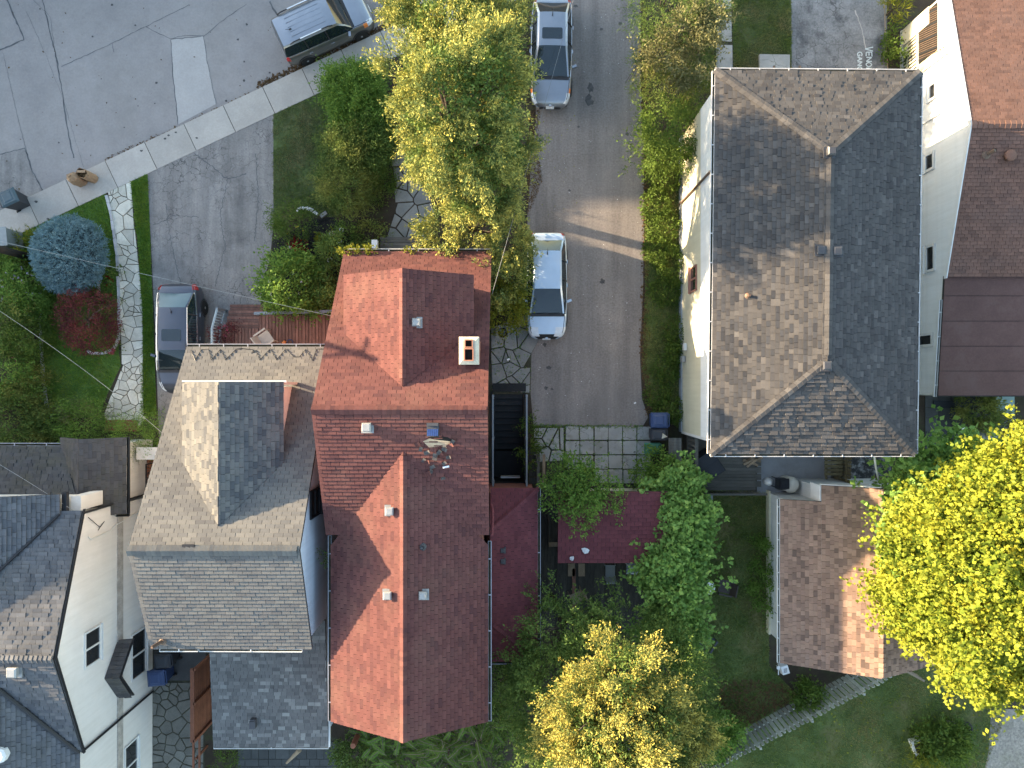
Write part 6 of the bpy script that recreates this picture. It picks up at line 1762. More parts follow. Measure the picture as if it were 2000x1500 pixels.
bg_ = [(.52*2.05,1.0,1.01,hb*.97,hb*.90),(.40*2.05,1.0,1.30,hb,hb*.84),(.26*2.05,1.0,1.58,hb,hb*.82),(.05*2.05,1.02,1.62,hb,hb*.83),(-.5*2.05,1.05,1.62,hb,hb*.82),(-.90*2.05,1.08,1.58,hb*.98,hb*.78),(-.94*2.05,1.08,1.30,hb*.96,hb*.84),(-.965*2.05,1.06,1.07,hb*.95,hb*.90)]
car('boxy_hatchback','boxy grey olive hatchback with silver roof bars parked at the sidewalk',(-8.0,15.25,-.11),math.radians(24.5),
    dict(base,L=4.1,W=1.79,paint=M['p_silver'],lower=M['p_olive'],plan=bp_,deck=bd_,green=bg_,hl=(.84,.975,6),tl=(-.93,-.995,5),amber=(.76,),mirror=.85,wheelbase=2.55,antenna=-1.3,anty=-.1,rails=(.35,-1.55),cowl=.53,boot=-.97,ws=(0,2),rw=(5,7),pillars=(.0,-.95),handles=(.05,-.95),mirrorpaint=M['p_silver']))
# ------------------------------------------------------------------ smaller things
# red deck in front of the grey house
T = thing('red_deck','red stained wooden deck with steps in front of grey house','deck',(-10.4,2.5,0))
Z = .62
x0,x1 = P(505,620,Z).x, P(655,620,Z).x; y1 = P(505,615,Z).y
boards(T, x0,x1, 1.0, y1, Z, .145,.04,'y',M['deck_red'],'deck_board',.022)
xa = P(432,640,Z).x
boards(T, xa,x0-.01, 1.0, P(430,641,Z).y, Z, .145,.04,'y',M['deck_red'],'deck_board',.022)
me = unit_box_mesh('step'); me.materials.append(M['deck_red'])
for i in range(4):
    zz_ = Z-.02-.15*(i+.6); yb = P(430,641,Z).y + .27*i
    for k in range(2): piece('step_board', me, M['deck_red'], T, ((xa+x0)/2+.1, yb+.07+.13*k, zz_), x0-xa-.1, .115, .04)
m = MB(); m.box(xa+.03,x0,1.0,P(430,641,Z).y-.05,.0,Z-.05); m.box(x0+.001,x1,1.0,y1-.05,.0,Z-.051); m.build('deck_skirt',M['deck_old'],T)
# railing on the stairs
T2 = thing('blue_stair_rail','pale blue railing with square balusters along deck steps','railing',(-12.4,2.3,0))
A = P(414,676,1.45); B = P(414,641,1.45); C_ = P(424,603,.95)
m = MB(); m.tube([A,B],.05,4); m.tube([B,C_],.05,4); m.build('handrail',M['rail_blue'],T2)
m = MB(); A2,B2,C2 = [q+Vector((0,0,-.75)) for q in (A,B,C_)]; m.tube([A2,B2],.03,4); m.tube([B2,C2],.03,4); m.build('bottom_rail',M['rail_blue'],T2)
for k in range(14):
    t = k/13
    if t < .45: p = A+(B-A)*(t/.45)
    else: p = B+(C_-B)*((t-.45)/.55)
    m = MB(); m.box(p.x-.02,p.x+.02,p.y-.02,p.y+.02,p.z-.75,p.z); m.build('baluster',M['rail_blue'],T2)
m = MB(); m.box(C_.x-.05,C_.x+.05,C_.y-.05,C_.y+.05,0,C_.z+.05); m.build('newel_post',M['greyrail'],T2)
T2 = thing('deck_front_rail','grey top rail along front of the red deck','railing',(-9.3,3.5,0))
a = P(497,612,1.1); b = P(648,608,1.1)
m = MB(); m.cbox((a+b)/2,(b-a).length,.12,.05,math.atan2((b-a).y,(b-a).x)); m.build('top_rail',M['greyrail'],T2)
for k in range(6):
    p = a+(b-a)*(k/5); m = MB(); m.box(p.x-.04,p.x+.04,p.y-.04,p.y+.04,0,1.07); m.build('post',M['greyrail'],T2)

def patio_chair(name, label, loc, rz, mat, w=.55, group=None, arms=True, back=.85):
    T = thing(name,label,'chair',loc,group,rz=rz)
    m = MB(); m.box(-w/2+.05,w/2-.05,-.25,.25,.40,.44); m.build('seat',mat,T)
    m = MB(); m.extr([(-w/2+.02,-.25,.44),(w/2-.02,-.25,.44),(w/2-.04,-.38,back),(-w/2+.04,-.38,back)],(0,-.04,.01)); m.build('backrest',mat,T)
    for sx in (-1,1):
        for y in (.24,-.27):
            m = MB(); m.tube([(sx*(w/2-.03),y,.42),(sx*(w/2+.0),y*1.1,0)],.022,6); m.build('leg',mat,T)
        if arms:
            m = MB(); m.box(sx*w/2-.035,sx*w/2+.035,-.32,.26,.62,.65); m.box(sx*w/2-.02,sx*w/2+.02,.2,.25,.4,.62); m.build('armrest',mat,T)
    return T
patio_chair('patio_chair','beige plastic armchair standing askew on the red deck',P(526,662,.62),math.radians(-55),M['beige'],.62)
p = P(562,669,.62); T = thing('small_pumpkins','orange gourd beside a blue ring on red deck near gutter','ornament',p)
m = MB(); m.lathe(p+Vector((-.13,0,0)),[(.02,0),(.08,.03),(.09,.08),(.05,.13),(.01,.14)],12); m.build('gourd',M['lamp_o'],T,True)
m = MB(); m.tube([p+Vector((.1+.13*math.cos(t),.13*math.sin(t),.02)) for t in [k*2*math.pi/14 for k in range(15)]],.018,6); m.build('ring',M['bin_b'],T,True)

# wheelie bins
def bin_(name,label,loc,rz,body,lid,h=1.05,w=.58,d=.62):
    T = thing(name,label,'bin',loc,rz=rz)
    m = MB(); m.frustum((0,0,0),w*.78,d*.78,w,d,.05,h-.06); m.build('body',body,T)
    m = MB(); m.frustum((0,0.02,0),w*1.08,d*1.1,w*1.08,d*1.1,h-.06,h-.02); m.frustum((0,.02,0),w*1.06,d*1.08,w*.86,d*.86,h-.02,h+.05); l_ = m.build('lid',lid,T)
    m = MB(); m.frustum((0,.04,0),w*.7,d*.62,w*.55,d*.5,h+.048,h+.075); m.build('lid_panel',lid,l_)
    m = MB(); m.tube([(-w*.45,-d*.6,h-.05),(w*.45,-d*.6,h-.05)],.02,6); m.box(-w*.45,-w*.38,-d*.62,-d*.5,h-.12,h-.03); m.box(w*.38,w*.45,-d*.62,-d*.5,h-.12,h-.03); m.build('handle',body,T)
    for sx in (-1,1):
        m = MB(); m.lathe((sx*w*.42,-d*.42,.11),[(.04,-.03),(.11,-.03),(.11,.03),(.04,.03)],12,'x'); m.build('wheel',M['tyre'],T)
    return T
def flat(px,py,z): q = P(px,py,z); return (q.x,q.y,0)
bin_('wheelie_bin','blue lidded wheelie bin at right end of paver patio',flat(1289,821,1.05),math.radians(90),M['bin_b'],M['bin_b'],1.05,.60,.66)
bin_('wheelie_bin','black lidded wheelie bin between blue and green bins',flat(1287,849,1.0),math.radians(90),M['bin_k'],M['bin_k'],1.0,.46,.60)
bin_('wheelie_bin','green lidded food bin lying nearest the paver patio',flat(1275,876,.75),math.radians(90),M['bin_g'],M['bin_g'],.75,.44,.60)
q = flat(1298,852,1.08); T = thing('stone_on_bin','pale stone triangle lying on black bin lid','stone',(q[0],q[1],1.06)); m = MB(); m.prism([(q[0]-.12,q[1]-.1),(q[0]+.12,q[1]-.02),(q[0]-.08,q[1]+.12)],1.06,1.10); m.build('stone',M['capconc'],T)
bin_('wheelie_bin','dark blue wheelie bin beside white stucco wall',flat(305,1325,1.05),math.radians(95),M['bin_b'],M['bin_b'],1.05,.62,.66)
bin_('wheelie_bin','black wheelie bin behind the dark blue one below grey house eave',flat(318,1292,1.0),math.radians(95),M['bin_k'],M['bin_k'],1.0,.56,.62)
bin_('wheelie_bin','teal grey wheelie bin on the road at the left edge',(P(12,385,1.0).x,P(12,385,1.0).y,-.11),math.radians(-65),M['bin_k'],M['bin_t'],1.05,.60,.68)

# yard waste bags
def paper_bag(name,label,loc,rz,closed):
    T = thing(name,label,'bag',loc,rz=rz)
    rng = random.Random(5+closed); m = MB(); rows=[]; n=20; prof = [(.98,0),(1.0,.15),(1.05,.38),(1.0,.58),(.86,.70)]+([(.45,.80),(.22,.86),(.28,.95)] if closed else [(.84,.80)])
    for s,z in prof:
        r=[]
        for k in range(n):
            t=2*math.pi*k/n; sq = 1/max(abs(math.cos(t)),abs(math.sin(t)))**.5
            w = s*(1+rng.uniform(-.05,.05)+(.12*math.sin(k*math.pi) if 0 else 0)+(.10*(k%2)*(z>.65)))
            r.append((math.cos(t)*.25*sq*w, math.sin(t)*.20*sq*w, z+rng.uniform(-.02,.02)))
        rows.append(r)
    for i in range(len(rows)-1):
        for k in range(n): m.add([rows[i][k],rows[i][(k+1)%n],rows[i+1][(k+1)%n],rows[i+1][k]],[(0,1,2,3)])
    m.add(rows[-1] if closed else [(p[0]*.95,p[1]*.95,.60) for p in rows[-1]],[tuple(range(n))])
    m.build('sack',M['paper'],T)
    if not closed:
        m = MB(); m.add([(-.18,-.232,.25),(.16,-.232,.25),(.16,-.240,.5),(-.18,-.240,.5)],[(0,1,2,3)]); m.build('print_panel',M['printred'],T)
        c = MB()
        for k in range(60): a=rng.uniform(0,6.28); r=rng.uniform(0,.2); c.cbox((math.cos(a)*r,math.sin(a)*r*.8,.62+rng.uniform(0,.08)),.14,.05,.004,rng.uniform(0,3),rng.uniform(-.6,.6))
        c.build('leaves',M['lf_dead'],T)
        m = MB(); m.cbox((-.05,.05,.78),.36,.10,.02,.4); m.build('folded_flap',M['paper'],T)
    return T
paper_bag('paper_bag','tied brown paper yard waste bag on the kerb',(P(147,349,.5).x,P(147,349,.5).y,.03),.5,True)
paper_bag('paper_bag','open brown paper yard waste bag with red print',(P(168,342,.5).x,P(168,342,.5).y,.03),-.4,False)

# utility pole, cabinet and wires
T = thing('utility_pole','dark wooden utility pole leaning out of the left edge','pole',(-20.7,5.5,0))
b0 = Vector((-20.75,5.46,0)); m = MB(); m.tube([b0+Vector((0,0,9.5)),b0+Vector((0,0,5)),b0],[.11,.13,.17],12); m.build('pole_shaft',M['pole'],T,True)
m = MB(); m.cbox(b0+Vector((0,0,9.0)),2.0,.1,.12,.4); m.build('crossarm',M['pole'],T)
q = P(3,462,1.0); T = thing('utility_cabinet','pale grey metal cabinet at the left edge beside sidewalk','cabinet',(q.x,q.y,0))
m = MB(); m.cbox((q.x,q.y,.5),.42,.70,1.0,.1); m.build('case',M['ubox'],T)
m = MB(); m.cbox((q.x,q.y,1.012),.46,.79,.03,.1); m.build('lid',M['ubox'],T)
def wire(label, a, b, sag, r=.006, mat='wirep'):
    a=Vector(a); b=Vector(b); m=MB()
    m.tube([a+(b-a)*(i/16)-Vector((0,0,sag*4*(i/16)*(1-i/16))) for i in range(17)],r,5)
    o=m.build('overhead_wire',M[mat],None); tag(o,label,'wire',kind=None); return o
ptop = b0+Vector((0,0,8.2))
wire('pale overhead wire from left edge to the stucco house eave', ptop+Vector((-3,-4,0)), P(165,1012,5.0), .5)
wire('pale overhead wire running from the pole over left lawn to grey house', ptop+Vector((0,-.3,0)), P(322,850,4.2), .9)
wire('thin overhead wire from the pole over charcoal sedan to red house', ptop+Vector((0,.1,.2)), P(648,617,4.0), .8, .006)
wire('overhead wire crossing silver sedan down to the red house corner', (4.5,22,6.5), P(961,575,4.2), .5, .008,'wire')
wire('thin overhead wire crossing the sidewalk near paper bags', b0+Vector((.3,0,9.0)), (-13.2,24,8.0), .5, .005,'wire')
wire('second thin overhead wire above the road at left', b0+Vector((-.3,.2,9.0)), (-16.5,24,8.0), .5, .005,'wire')

# dark deck beside the shed
T = thing('dark_deck','dark weathered wooden deck between side roof and vine hedge','deck',(3.4,-8.0,0))
boards(T,1.15,6.0,-10.6,-4.4,.16,.135,.04,'y',M['deck_old'],'deck_board')
T = thing('lumber_stack','stack of loose pale boards at left end of shed','lumber',(1.75,-6.0,0))
for i,(x,y,w,h,z) in enumerate(((1.72,-5.4,.40,.75,.6),(1.75,-6.2,.36,.8,.3),(1.74,-6.75,.4,.18,.75),(1.75,-7.1,.16,.35,.5))):
    m=MB(); m.box(x-w/2,x+w/2,y-h/2,y+h/2,z-.04+.2,z+.2); m.build('plank',M['wood_pale'] if i==2 else M['deck_old'],T)
m=MB(); m.box(1.55,1.62,-7,-5,.15,.75); m.build('crate_side',M['deck_old'],T)
for x,y,w,h,lab in ((1116,1113,.30,.55,'left pale plank piece lying on dark deck below shed'),(1136,1113,.28,.55,'right pale plank piece lying on dark deck below shed'),(1121,1160,.14,2.2,'long narrow pale plank on dark deck under wicker chair')):
    c=P(x,y,.2); o=MB().box(c.x-w/2,c.x+w/2,c.y-h/2,c.y+h/2,.175,.21).build('loose_plank',M['wood_pale'] if h<1 else M['deck_red'],None); tag(o,lab,'plank')
patio_chair('wicker_chair','tan wicker chair on the dark deck',(P(1125,1163,.3).x,P(1125,1163,.3).y,.16),math.radians(115),M['wicker'],.52,arms=False)
patio_chair('dark_metal_chair','dark grey metal chair beside the shed on dark deck',(P(1190,1112,.3).x,P(1190,1112,.3).y,.16),math.radians(0),M['ubox'],.5,arms=False)
q=P(1245,1110,.4); T=thing('tarp_heap','heap of crumpled blue grey plastic sheet at deck corner','tarp',(q.x,q.y,.16)); m=MB(); rr=random.Random(8); N_=9
vs=[(q.x+(i/8-.5)*.9,q.y+(j/8-.5)*.6,.2+.45*math.exp(-((i-4)**2+(j-4)**2)/9)+rr.uniform(-.07,.07)) for i in range(N_) for j in range(N_)]
m.add(vs,[(i*N_+j,(i+1)*N_+j,(i+1)*N_+j+1,i*N_+j+1) for i in range(N_-1) for j in range(N_-1)]); m.build('sheet',plain('tarp',(.25,.30,.38),.35),T)
o=MB().tube([P(1221,1099,1.2),P(1254,1130,.6)],.018,6).build('metal_pole',M['metal'],None); tag(o,'thin pale pole leaning across the blue grey tarp','pole')
# planter by the red house
q=P(982,650,.35); T=thing('square_planter','square grey planter pot at the corner of red house','planter',(q.x,q.y,0)); m=MB(); m.frustum((q.x,q.y,0),.42,.42,.54,.54,0,.38); m.frustum((q.x,q.y,0),.60,.60,.60,.60,.38,.42); m.build('pot',M['pot'],T)
m=MB(); m.lathe((q.x,q.y,.415),[(.22,0),(.21,.012)],14); m.build('pot_mouth',M['soot_hollow_shade'],T)
m=MB(); rr=random.Random(2)
for k in range(7): m.cbox((q.x+rr.uniform(-.12,.12),q.y+rr.uniform(-.12,.12),.45),.14,.08,.05,rr.uniform(0,3))
m.build('stones',plain('blue_stones',(.12,.15,.22),.4),T)
# white litter on the side flagstones
for x,y,s,lab in ((993,702,.08,'small white scrap on the side flagstones'),(1231,578,.0,''),(1240,787,.06,'tiny white scrap at lower right of centre driveway')):
    if s: c=P(x,y,0); o=MB().cbox((c.x,c.y,.05),s*1.5,s,.02,.5).build('paper_scrap',M['wplastic'],None); tag(o,lab,'litter')
# bench at the front of red house
q=P(795,480,.5); T=thing('wooden_bench','grey wooden slatted bench against front eave of red house','bench',(q.x,q.y,0))
for k in range(4): m=MB(); m.box(q.x-1.15,q.x+.65,q.y-.12+.13*k,q.y-.01+.13*k,.42,.46); m.build('slat',M['deck_grey'],T)
for sx in (-1.05,.55): m=MB(); m.box(q.x+sx-.04,q.x+sx+.04,q.y-.1,q.y+.38,0,.42); m.build('leg',M['deck_grey'],T)
q=P(733,478,.7); T=thing('mailbox','white mailbox at left end of wooden bench','mailbox',(q.x,q.y,0)); m=MB(); m.cbox((q.x,q.y,.75),.24,.34,.28); m.build('box',M['wplastic'],T); m=MB(); m.tube([(q.x,q.y,0),(q.x,q.y,.62)],.04,6); m.build('post',M['deck_grey'],T)
# mulch bed ornaments
for x,y,r,lab in ((667,449,.08,'small white ring ornament near feathery plant in mulch bed'),(663,470,.09,'white ring ornament beside yellow green hosta'),(644,508,.09,'pale lilac ring ornament below yellow green hosta')):
    c=P(x,y,.15); o=MB().tube([(c.x+r*math.cos(t),c.y+r*math.sin(t),.15) for t in [k*2*math.pi/12 for k in range(13)]],.025,5).build('ring_ornament',M['wplastic'],None,True); tag(o,lab,'ornament')
for x,y,w,h,a,lab in ((633,420,.32,.16,.6,'flat grey stone at the top of mulch bed'),(649,457,.22,.20,.3,'tan stone block on right of mulch bed'),(567,486,.16,.18,.8,'grey stone left of red plant on mulch')):
    c=P(x,y,0); o=MB().cbox((c.x,c.y,.07),w,h,.12,a).build('garden_stone',M['capconc'] if 'tan' in lab else M['flag'],None); tag(o,lab,'stone')
q=P(600,412,0); T=thing('pebble_edging','curve of small white pebbles edging mulch bed','pebbles',(q.x,q.y,0))
for k in range(26):
    t=k/25; c=P(581+40*t,411-4*math.sin(t*3.14)*1.5+9*t*t,0); m=MB(); m.lathe((c.x+RNG.uniform(-.03,.03),c.y+RNG.uniform(-.05,.05),.02),[(.02,0),(.05,.02),(.035,.05),(.01,.06)],6); m.build('pebble',M['wplastic'],T)
# stuff at the rear of the big house: deck, gate, steps, grill cover, tank
T=thing('grey_rear_deck','weathered grey wooden deck behind the charcoal roofed house','deck',(8.9,-3.6,0))
zd=.5; xa=P(1342,900,zd).x; xb=P(1476,900,zd).x; ya=P(1400,958,zd).y; yb=-1.9
boards(T,xa,xb,ya,yb,zd,.14,.04,'x',M['deck_grey'],'deck_board')
m=MB(); m.box(xa,xb,ya+.02,yb,0,zd-.05); m.build('deck_skirt',M['deck_old'],T)
me=unit_box_mesh('stair_board'); me.materials.append(M['deck_grey'])
for k in range(5): piece('stair_board',me,M['deck_grey'],T,(xb+.14+.0*k,ya+.25+.3*k,.32-.0*k),.30,.24,.05)
m=MB(); m.box(xa,xb+.2,ya-.08,ya,zd+.75,zd+.83); m.build('deck_rail',M['deck_grey'],T)
me=unit_box_mesh('baluster'); me.materials.append(M['deck_grey'])
for k in range(22): piece('baluster',me,M['deck_grey'],T,(xa+.06+(xb-xa-.1)*k/21,ya-.04,zd+.36),.04,.04,.76)
T=thing('grill_cover','square black vinyl grill cover set diagonally on grey rear deck','grill',(8.3,-3.3,zd))
q=P(1382,913,1.45); m=MB(); m.frustum((q.x,q.y,0),1.05,1.05,1.15,1.05,zd,1.4,math.radians(33)); m.frustum((q.x,q.y,0),1.15,1.05,1.1,1.0,1.4,1.45,math.radians(33)); g_=m.build('cover',M['cover'],T)
m=MB(); m.cbox((q.x,q.y,1.455),.02,1.0,.015,math.radians(33)+math.pi/2); m.build('seam',M['black'],g_)
T=thing('side_gate','grey wooden gate and lattice fence beside rear deck','gate',(7.0,-3.3,0))
for k in range(5): m=MB(); x=P(1309+5*k,900,1.3).x; m.box(x-.045,x+.045,-4.35,-2.2,.9,1.35) if 0 else m.box(x-.05,x+.05,-4.4+.02*k,-2.25,1.2,1.26); m.build('gate_board',M['deck_grey'],T)
for k in range(11): m=MB(); y=-4.4+.2*k; m.box(7.52,7.62,y,y+.09,.1,1.6); m.build('lattice_bar',M['deck_grey'],T)
m=MB(); m.box(7.5,7.64,-4.45,-2.2,1.6,1.66); m.build('lattice_cap',M['deck_grey'],T)
T=thing('log_rack','small rack of split firewood at corner of rear deck','firewood',(9.9,-2.9,0))
for k in range(9): m=MB(); c=P(1468+RNG.uniform(-9,9),902+RNG.uniform(-9,9),.5); m.cbox((c.x,c.y,.5+.03*k),.5,.09,.09,RNG.uniform(-.5,.8)); m.build('log',M['wood_pale'],T)
q=P(1548,948,.9); T=thing('propane_tank','beige lidded tank beside garage notch','tank',(q.x,q.y,0)); m=MB(); m.lathe((q.x,q.y,0),[(.30,0),(.33,.1),(.33,.75),(.30,.86),(.2,.92),(.02,.95)],20); m.build('vessel',M['tank'],T,True)
m=MB(); m.tube([(q.x+.33*math.cos(t),q.y+.33*math.sin(t),.74) for t in [k*2*math.pi/16 for k in range(17)]],.02,5); m.build('rim',M['tank'],T,True)
q=P(1521,945,.8); T=thing('black_barbecue','black barbecue grill left of beige tank','grill',(q.x+.1,q.y,0)); m=MB(); m.box(q.x-.02,q.x+.42,q.y-.24,q.y+.22,.45,.85); m.frustum((q.x+.2,q.y,0),.44,.46,.34,.34,.85,1.0); m.build('firebox',M['cover'],T)
for sx in (.0,.4):
    for sy in (-.2,.2): m=MB(); m.tube([(q.x+sx,q.y+sy,0),(q.x+sx,q.y+sy,.5)],.02,5); m.build('leg',M['cover'],T)
q=P(1507,943,.6); T=thing('white_gas_bottle','white round gas bottle at left of black barbecue','bottle',(q.x,q.y,0)); m=MB(); m.lathe((q.x,q.y,0),[(.13,0),(.16,.05),(.16,.35),(.08,.45),(.05,.5)],14); m.build('bottle',M['wplastic'],T,True)
q=P(1382,985,.7); T=thing('heat_pump','white outdoor air conditioner with black fan ring behind vine hedge','air conditioner',(q.x,q.y,0)); m=MB(); m.box(q.x-.42,q.x+.22,q.y-.45,q.y+.42,0,.72); m.build('casing',M['ubox'],T)
m=MB(); m.tube([(q.x-.1+.3*math.cos(t),q.y+.3*math.sin(t),.735) for t in [k*2*math.pi/20 for k in range(21)]],.025,6); m.build('fan_ring',M['black'],T,True)
q=P(1665,930,.3); o=MB().cbox((P(1722,940,1.0).x,P(1722,940,1.0).y,1.0),.6,.14,.06,-.75).build('loose_beam',M['deck_red'],None); tag(o,'red brown timber leaning beside garage gable','timber')
# wooden fences by the alley
def plank_fence(name,label,a,b,h,mat,w=.14,gap=.03,rails=True,jit=.05):
    a=Vector(a); b=Vector(b); L=(b-a).length; d=(b-a)/L; n=int(L/(w+gap)); ang=math.atan2(d.y,d.x)
    T=thing(name,label,'fence',((a.x+b.x)/2,(a.y+b.y)/2,0))
    me=MB().add([(-.5,-.5,-.5),(.5,-.5,-.5),(.5,.5,-.5),(-.5,.5,-.5),(-.5,-.5,.45),(.5,-.5,.45),(.5,.5,.45),(-.5,.5,.45),(-.3,-.5,.5),(.3,-.5,.5),(.3,.5,.5),(-.3,.5,.5)],[(0,3,2,1),(0,1,5,9,8,4),(2,3,7,11,10,6),(1,2,6,5),(3,0,4,7),(5,6,10,9),(8,9,10,11),(7,4,8,11)]).mesh('picket'); me.materials.append(mat)
    for i in range(n):
        p=a+d*((i+.5)*(w+gap)); hh=h+RNG.uniform(-jit,jit)
        piece('picket',me,mat,T,(p.x,p.y,hh/2+.02),w*RNG.uniform(.85,1.05),.022,hh,ang+RNG.uniform(-.03,.03))
    if rails:
        nrm=Vector((-d.y,d.x))
        for z in (.35,h*.8):
            c=(a+b)/2-nrm*.035; m=MB(); m.cbox((c.x,c.y,z),L,.04,.09,ang); m.build('rail',mat,T)
        for k in range(int(L/2.4)+1):
            p=a+d*min(L,k*2.4)-nrm*.09; m=MB(); m.box(p.x-.045,p.x+.045,p.y-.045,p.y+.045,0,h+.02); m.build('post',mat,T)
    return T
plank_fence('picket_fence','long weathered grey picket fence running diagonally below the garage',G(1362,1470),G(1752,1266),1.62,M['fence_wood'],.15,.055)
plank_fence('alley_fence','mossy wooden fence in alley between charcoal and brown roofs',(14.05,-.6),(13.95,-4.2),1.5,M['fence_moss'],.14,.02)
T=thing('slatted_screen','weathered horizontal slat screen behind lower right corner of charcoal roof','screen',(14.3,-3.4,0))
for k in range(9): m=MB(); m.box(13.1,13.85,-2.55-.16*k,-2.43-.16*k,1.0,1.04); m.build('screen_slat',M['fence_moss'],T)
for x in (13.2,13.75): m=MB(); m.box(x-.04,x+.04,-4.0,-2.4,.93,1.0); m.build('screen_beam',M['fence_moss'],T)
# redwood fence at the court
T=thing('redwood_fence','red brown horizontal board fence beside the flagstone court','fence',(-13.2,-14,0))
for k in range(9): m=MB(); m.box(-13.0,-12.95,-14.5,-11.6,.2+.19*k,.37+.19*k); m.build('fence_board',M['fence_red'],T)
m=MB(); m.box(-13.06,-12.9,-14.55,-11.55,1.9,1.95); m.build('cap_rail',M['fence_red'],T)
for y in (-11.6,-13.0,-14.5): m=MB(); m.box(-12.95,-12.85,y-.05,y+.05,0,1.95); m.build('post',M['fence_red'],T)
T=thing('stair_handrail','red brown wooden handrail at the bottom left court','railing',(-13.3,-15.6,0))
for x in (-13.35,-13.1): m=MB(); m.box(x-.035,x+.035,-16.8,-14.6,1.0,1.07); m.build('handrail',M['fence_red'],T)
for y in (-14.7,-15.7,-16.7): m=MB(); m.box(-13.27,-13.19,y-.04,y+.04,0,1.05); m.build('post',M['fence_red'],T)
# back garden furniture
q=P(1383,1148,.7); T=thing('round_garden_table','small round white table with printed green leaves beside vine','table',(q.x,q.y,0)); m=MB(); m.lathe((q.x,q.y,.68),[(.01,0),(.29,0),(.30,.02),(.29,.035),(.01,.036)],24); m.build('tabletop',M['wplastic'],T)
for k in range(3): a=k*2.09; m=MB(); m.tube([(q.x+.08*math.cos(a),q.y+.08*math.sin(a),.68),(q.x+.24*math.cos(a),q.y+.24*math.sin(a),0)],.018,5); m.build('leg',M['wplastic'],T)
m=MB(); rr=random.Random(6)
for k in range(16): a=rr.uniform(0,6.28); r=rr.uniform(.03,.24); m.cbox((q.x+r*math.cos(a),q.y+r*math.sin(a),.718),.09,.035,.002,rr.uniform(0,3))
m.build('leaf_print',M['lf_mid'],T)
patio_chair('brown_resin_chair','dark brown resin armchair right of round white table',(P(1415,1146,.4).x,P(1415,1146,.4).y,0),math.radians(78),M['brownpl'],.60)
patio_chair('dark_lawn_chair','dark folding lawn chair standing askew on shaded lawn',(P(1381,1252,.4).x,P(1381,1252,.4).y,0),math.radians(-32),M['bin_k'],.58)
q=P(1534,1309,.3); T=thing('white_laundry_crate','white plastic crate on lawn below garage corner','crate',(q.x,q.y,0)); m=MB(); m.frustum((q.x,q.y,0),.34,.42,.30,.36,0,.3,.3); m.build('crate',M['wplastic'],T)
m=MB()
for k in range(4): m.cbox((q.x,q.y-.09+.05*k,.302),.16,.02,.006,.3)
m.build('slot',M['bin_k'],T)
o=MB().lathe((P(1521,1305,.3).x,P(1521,1305,.3).y,.25),[(.01,0),(.08,.01),(.08,.03),(.01,.04)],14).tube([(P(1521,1305,.3).x,P(1521,1305,.3).y,0),(P(1521,1305,.3).x,P(1521,1305,.3).y,.26)],.012,5).tube([(P(1521,1305,.3).x,P(1521,1305,.3).y-.05,.27),(P(1521,1305,.3).x,P(1521,1305,.3).y-.3,.27)],.02,5).build('white_paddle',M['wplastic'],None); tag(o,'small white paddle standing left of white crate','paddle')
q=P(1797,1459,.4); T=thing('white_planter','white square planter with dark earth at bottom right','planter',(q.x,q.y,0)); m=MB()
m.frustum((q.x,q.y,0),.48,.48,.62,.62,0,.42,.35); m.build('tub',M['wplastic'],T); m=MB(); m.frustum((q.x,q.y,0),.44,.44,.44,.44,.40,.43,.35); m.build('earth',M['soil'],T)
for x,y,R_,lab in ((1885,1425,.26,'old black tyre on lawn at bottom right'),(1886,1440,.14,'small grey hoop beside old black tyre')):
    c=P(x,y,.1); o=MB().tube([(c.x+R_*math.cos(t),c.y+R_*math.sin(t),.09) for t in [k*2*math.pi/20 for k in range(21)]],.09 if R_>.2 else .04,8).build('old_tyre' if R_>.2 else 'hoop',M['tyre'] if R_>.2 else M['pot'],None,True); tag(o,lab,'tyre' if R_>.2 else 'hoop')
c=P(1855,1417,.1); o=MB().prism([(c.x-.2,c.y-.15),(c.x+.15,c.y-.2),(c.x+.22,c.y+.12),(c.x-.1,c.y+.2)],0,.15).build('flat_rock',M['flagd'],None); tag(o,'brown flat rock left of old black tyre','rock')
o=MB()
for k in range(3): o.cbox((P(1770+6*k,1308+3*k,.3).x,P(1770,1308,.3).y-.1*k,.3+.03*k),1.1,.09,.04,-.5)
o=o.build('board_bundle',M['wood_pale'],None); tag(o,'few pale boards lying at the lower right garage corner','boards')
# right slate patio
q=P(1882,835,.5); o=MB().lathe((q.x,q.y,0),[(.03,0),(.05,.3),(.09,.42),(.09,.46),(.01,.47)],14).build('white_lamp',M['wplastic'],None,True); tag(o,'small white round lamp on slate patio','lamp')
q=P(1875,867,.1); o=MB().lathe((q.x,q.y,.0),[(.10,0),(.12,.12),(.07,.16),(.01,.16)],12).build('small_pot',M['potred'],None); tag(o,'small dark pot at lower part of slate patio','pot')
for x,y,r,h,mt,lab in ((1921,849,.20,.5,'pot','pale round stone stool beside stone pot on slate patio'),(1938,850,.26,.55,'pot','large stone pot right of pale stool on slate patio'),(1961,862,.20,.5,'pot','smaller stone pot on ironwork bench'),(1925,824,.13,.3,'potred','clay red pot above the stone stool'),(1962,846,.12,.35,'potred','clay red pot beside ironwork bench')):
    c=P(x,y,h); T=thing('garden_pot',lab,'pot',(c.x,c.y,0)); m=MB(); m.lathe((c.x,c.y,0),[(r*.7,0),(r*.9,h*.5),(r,h),(r*.8,h),(r*.75,h-.06),(.01,h-.06)] if 'stool' not in lab else [(r*.8,0),(r,h*.5),(r,h),(.01,h)],16); m.build('vessel',M[mt],T,True)
    if 'stool' not in lab: crown(T,[((c.x,c.y,h),(r*.7,r*.7,.12))],14,5,.09,.4,M['lf_mid'],int(x),name='plant',shoot_len=.1,spread=.04)
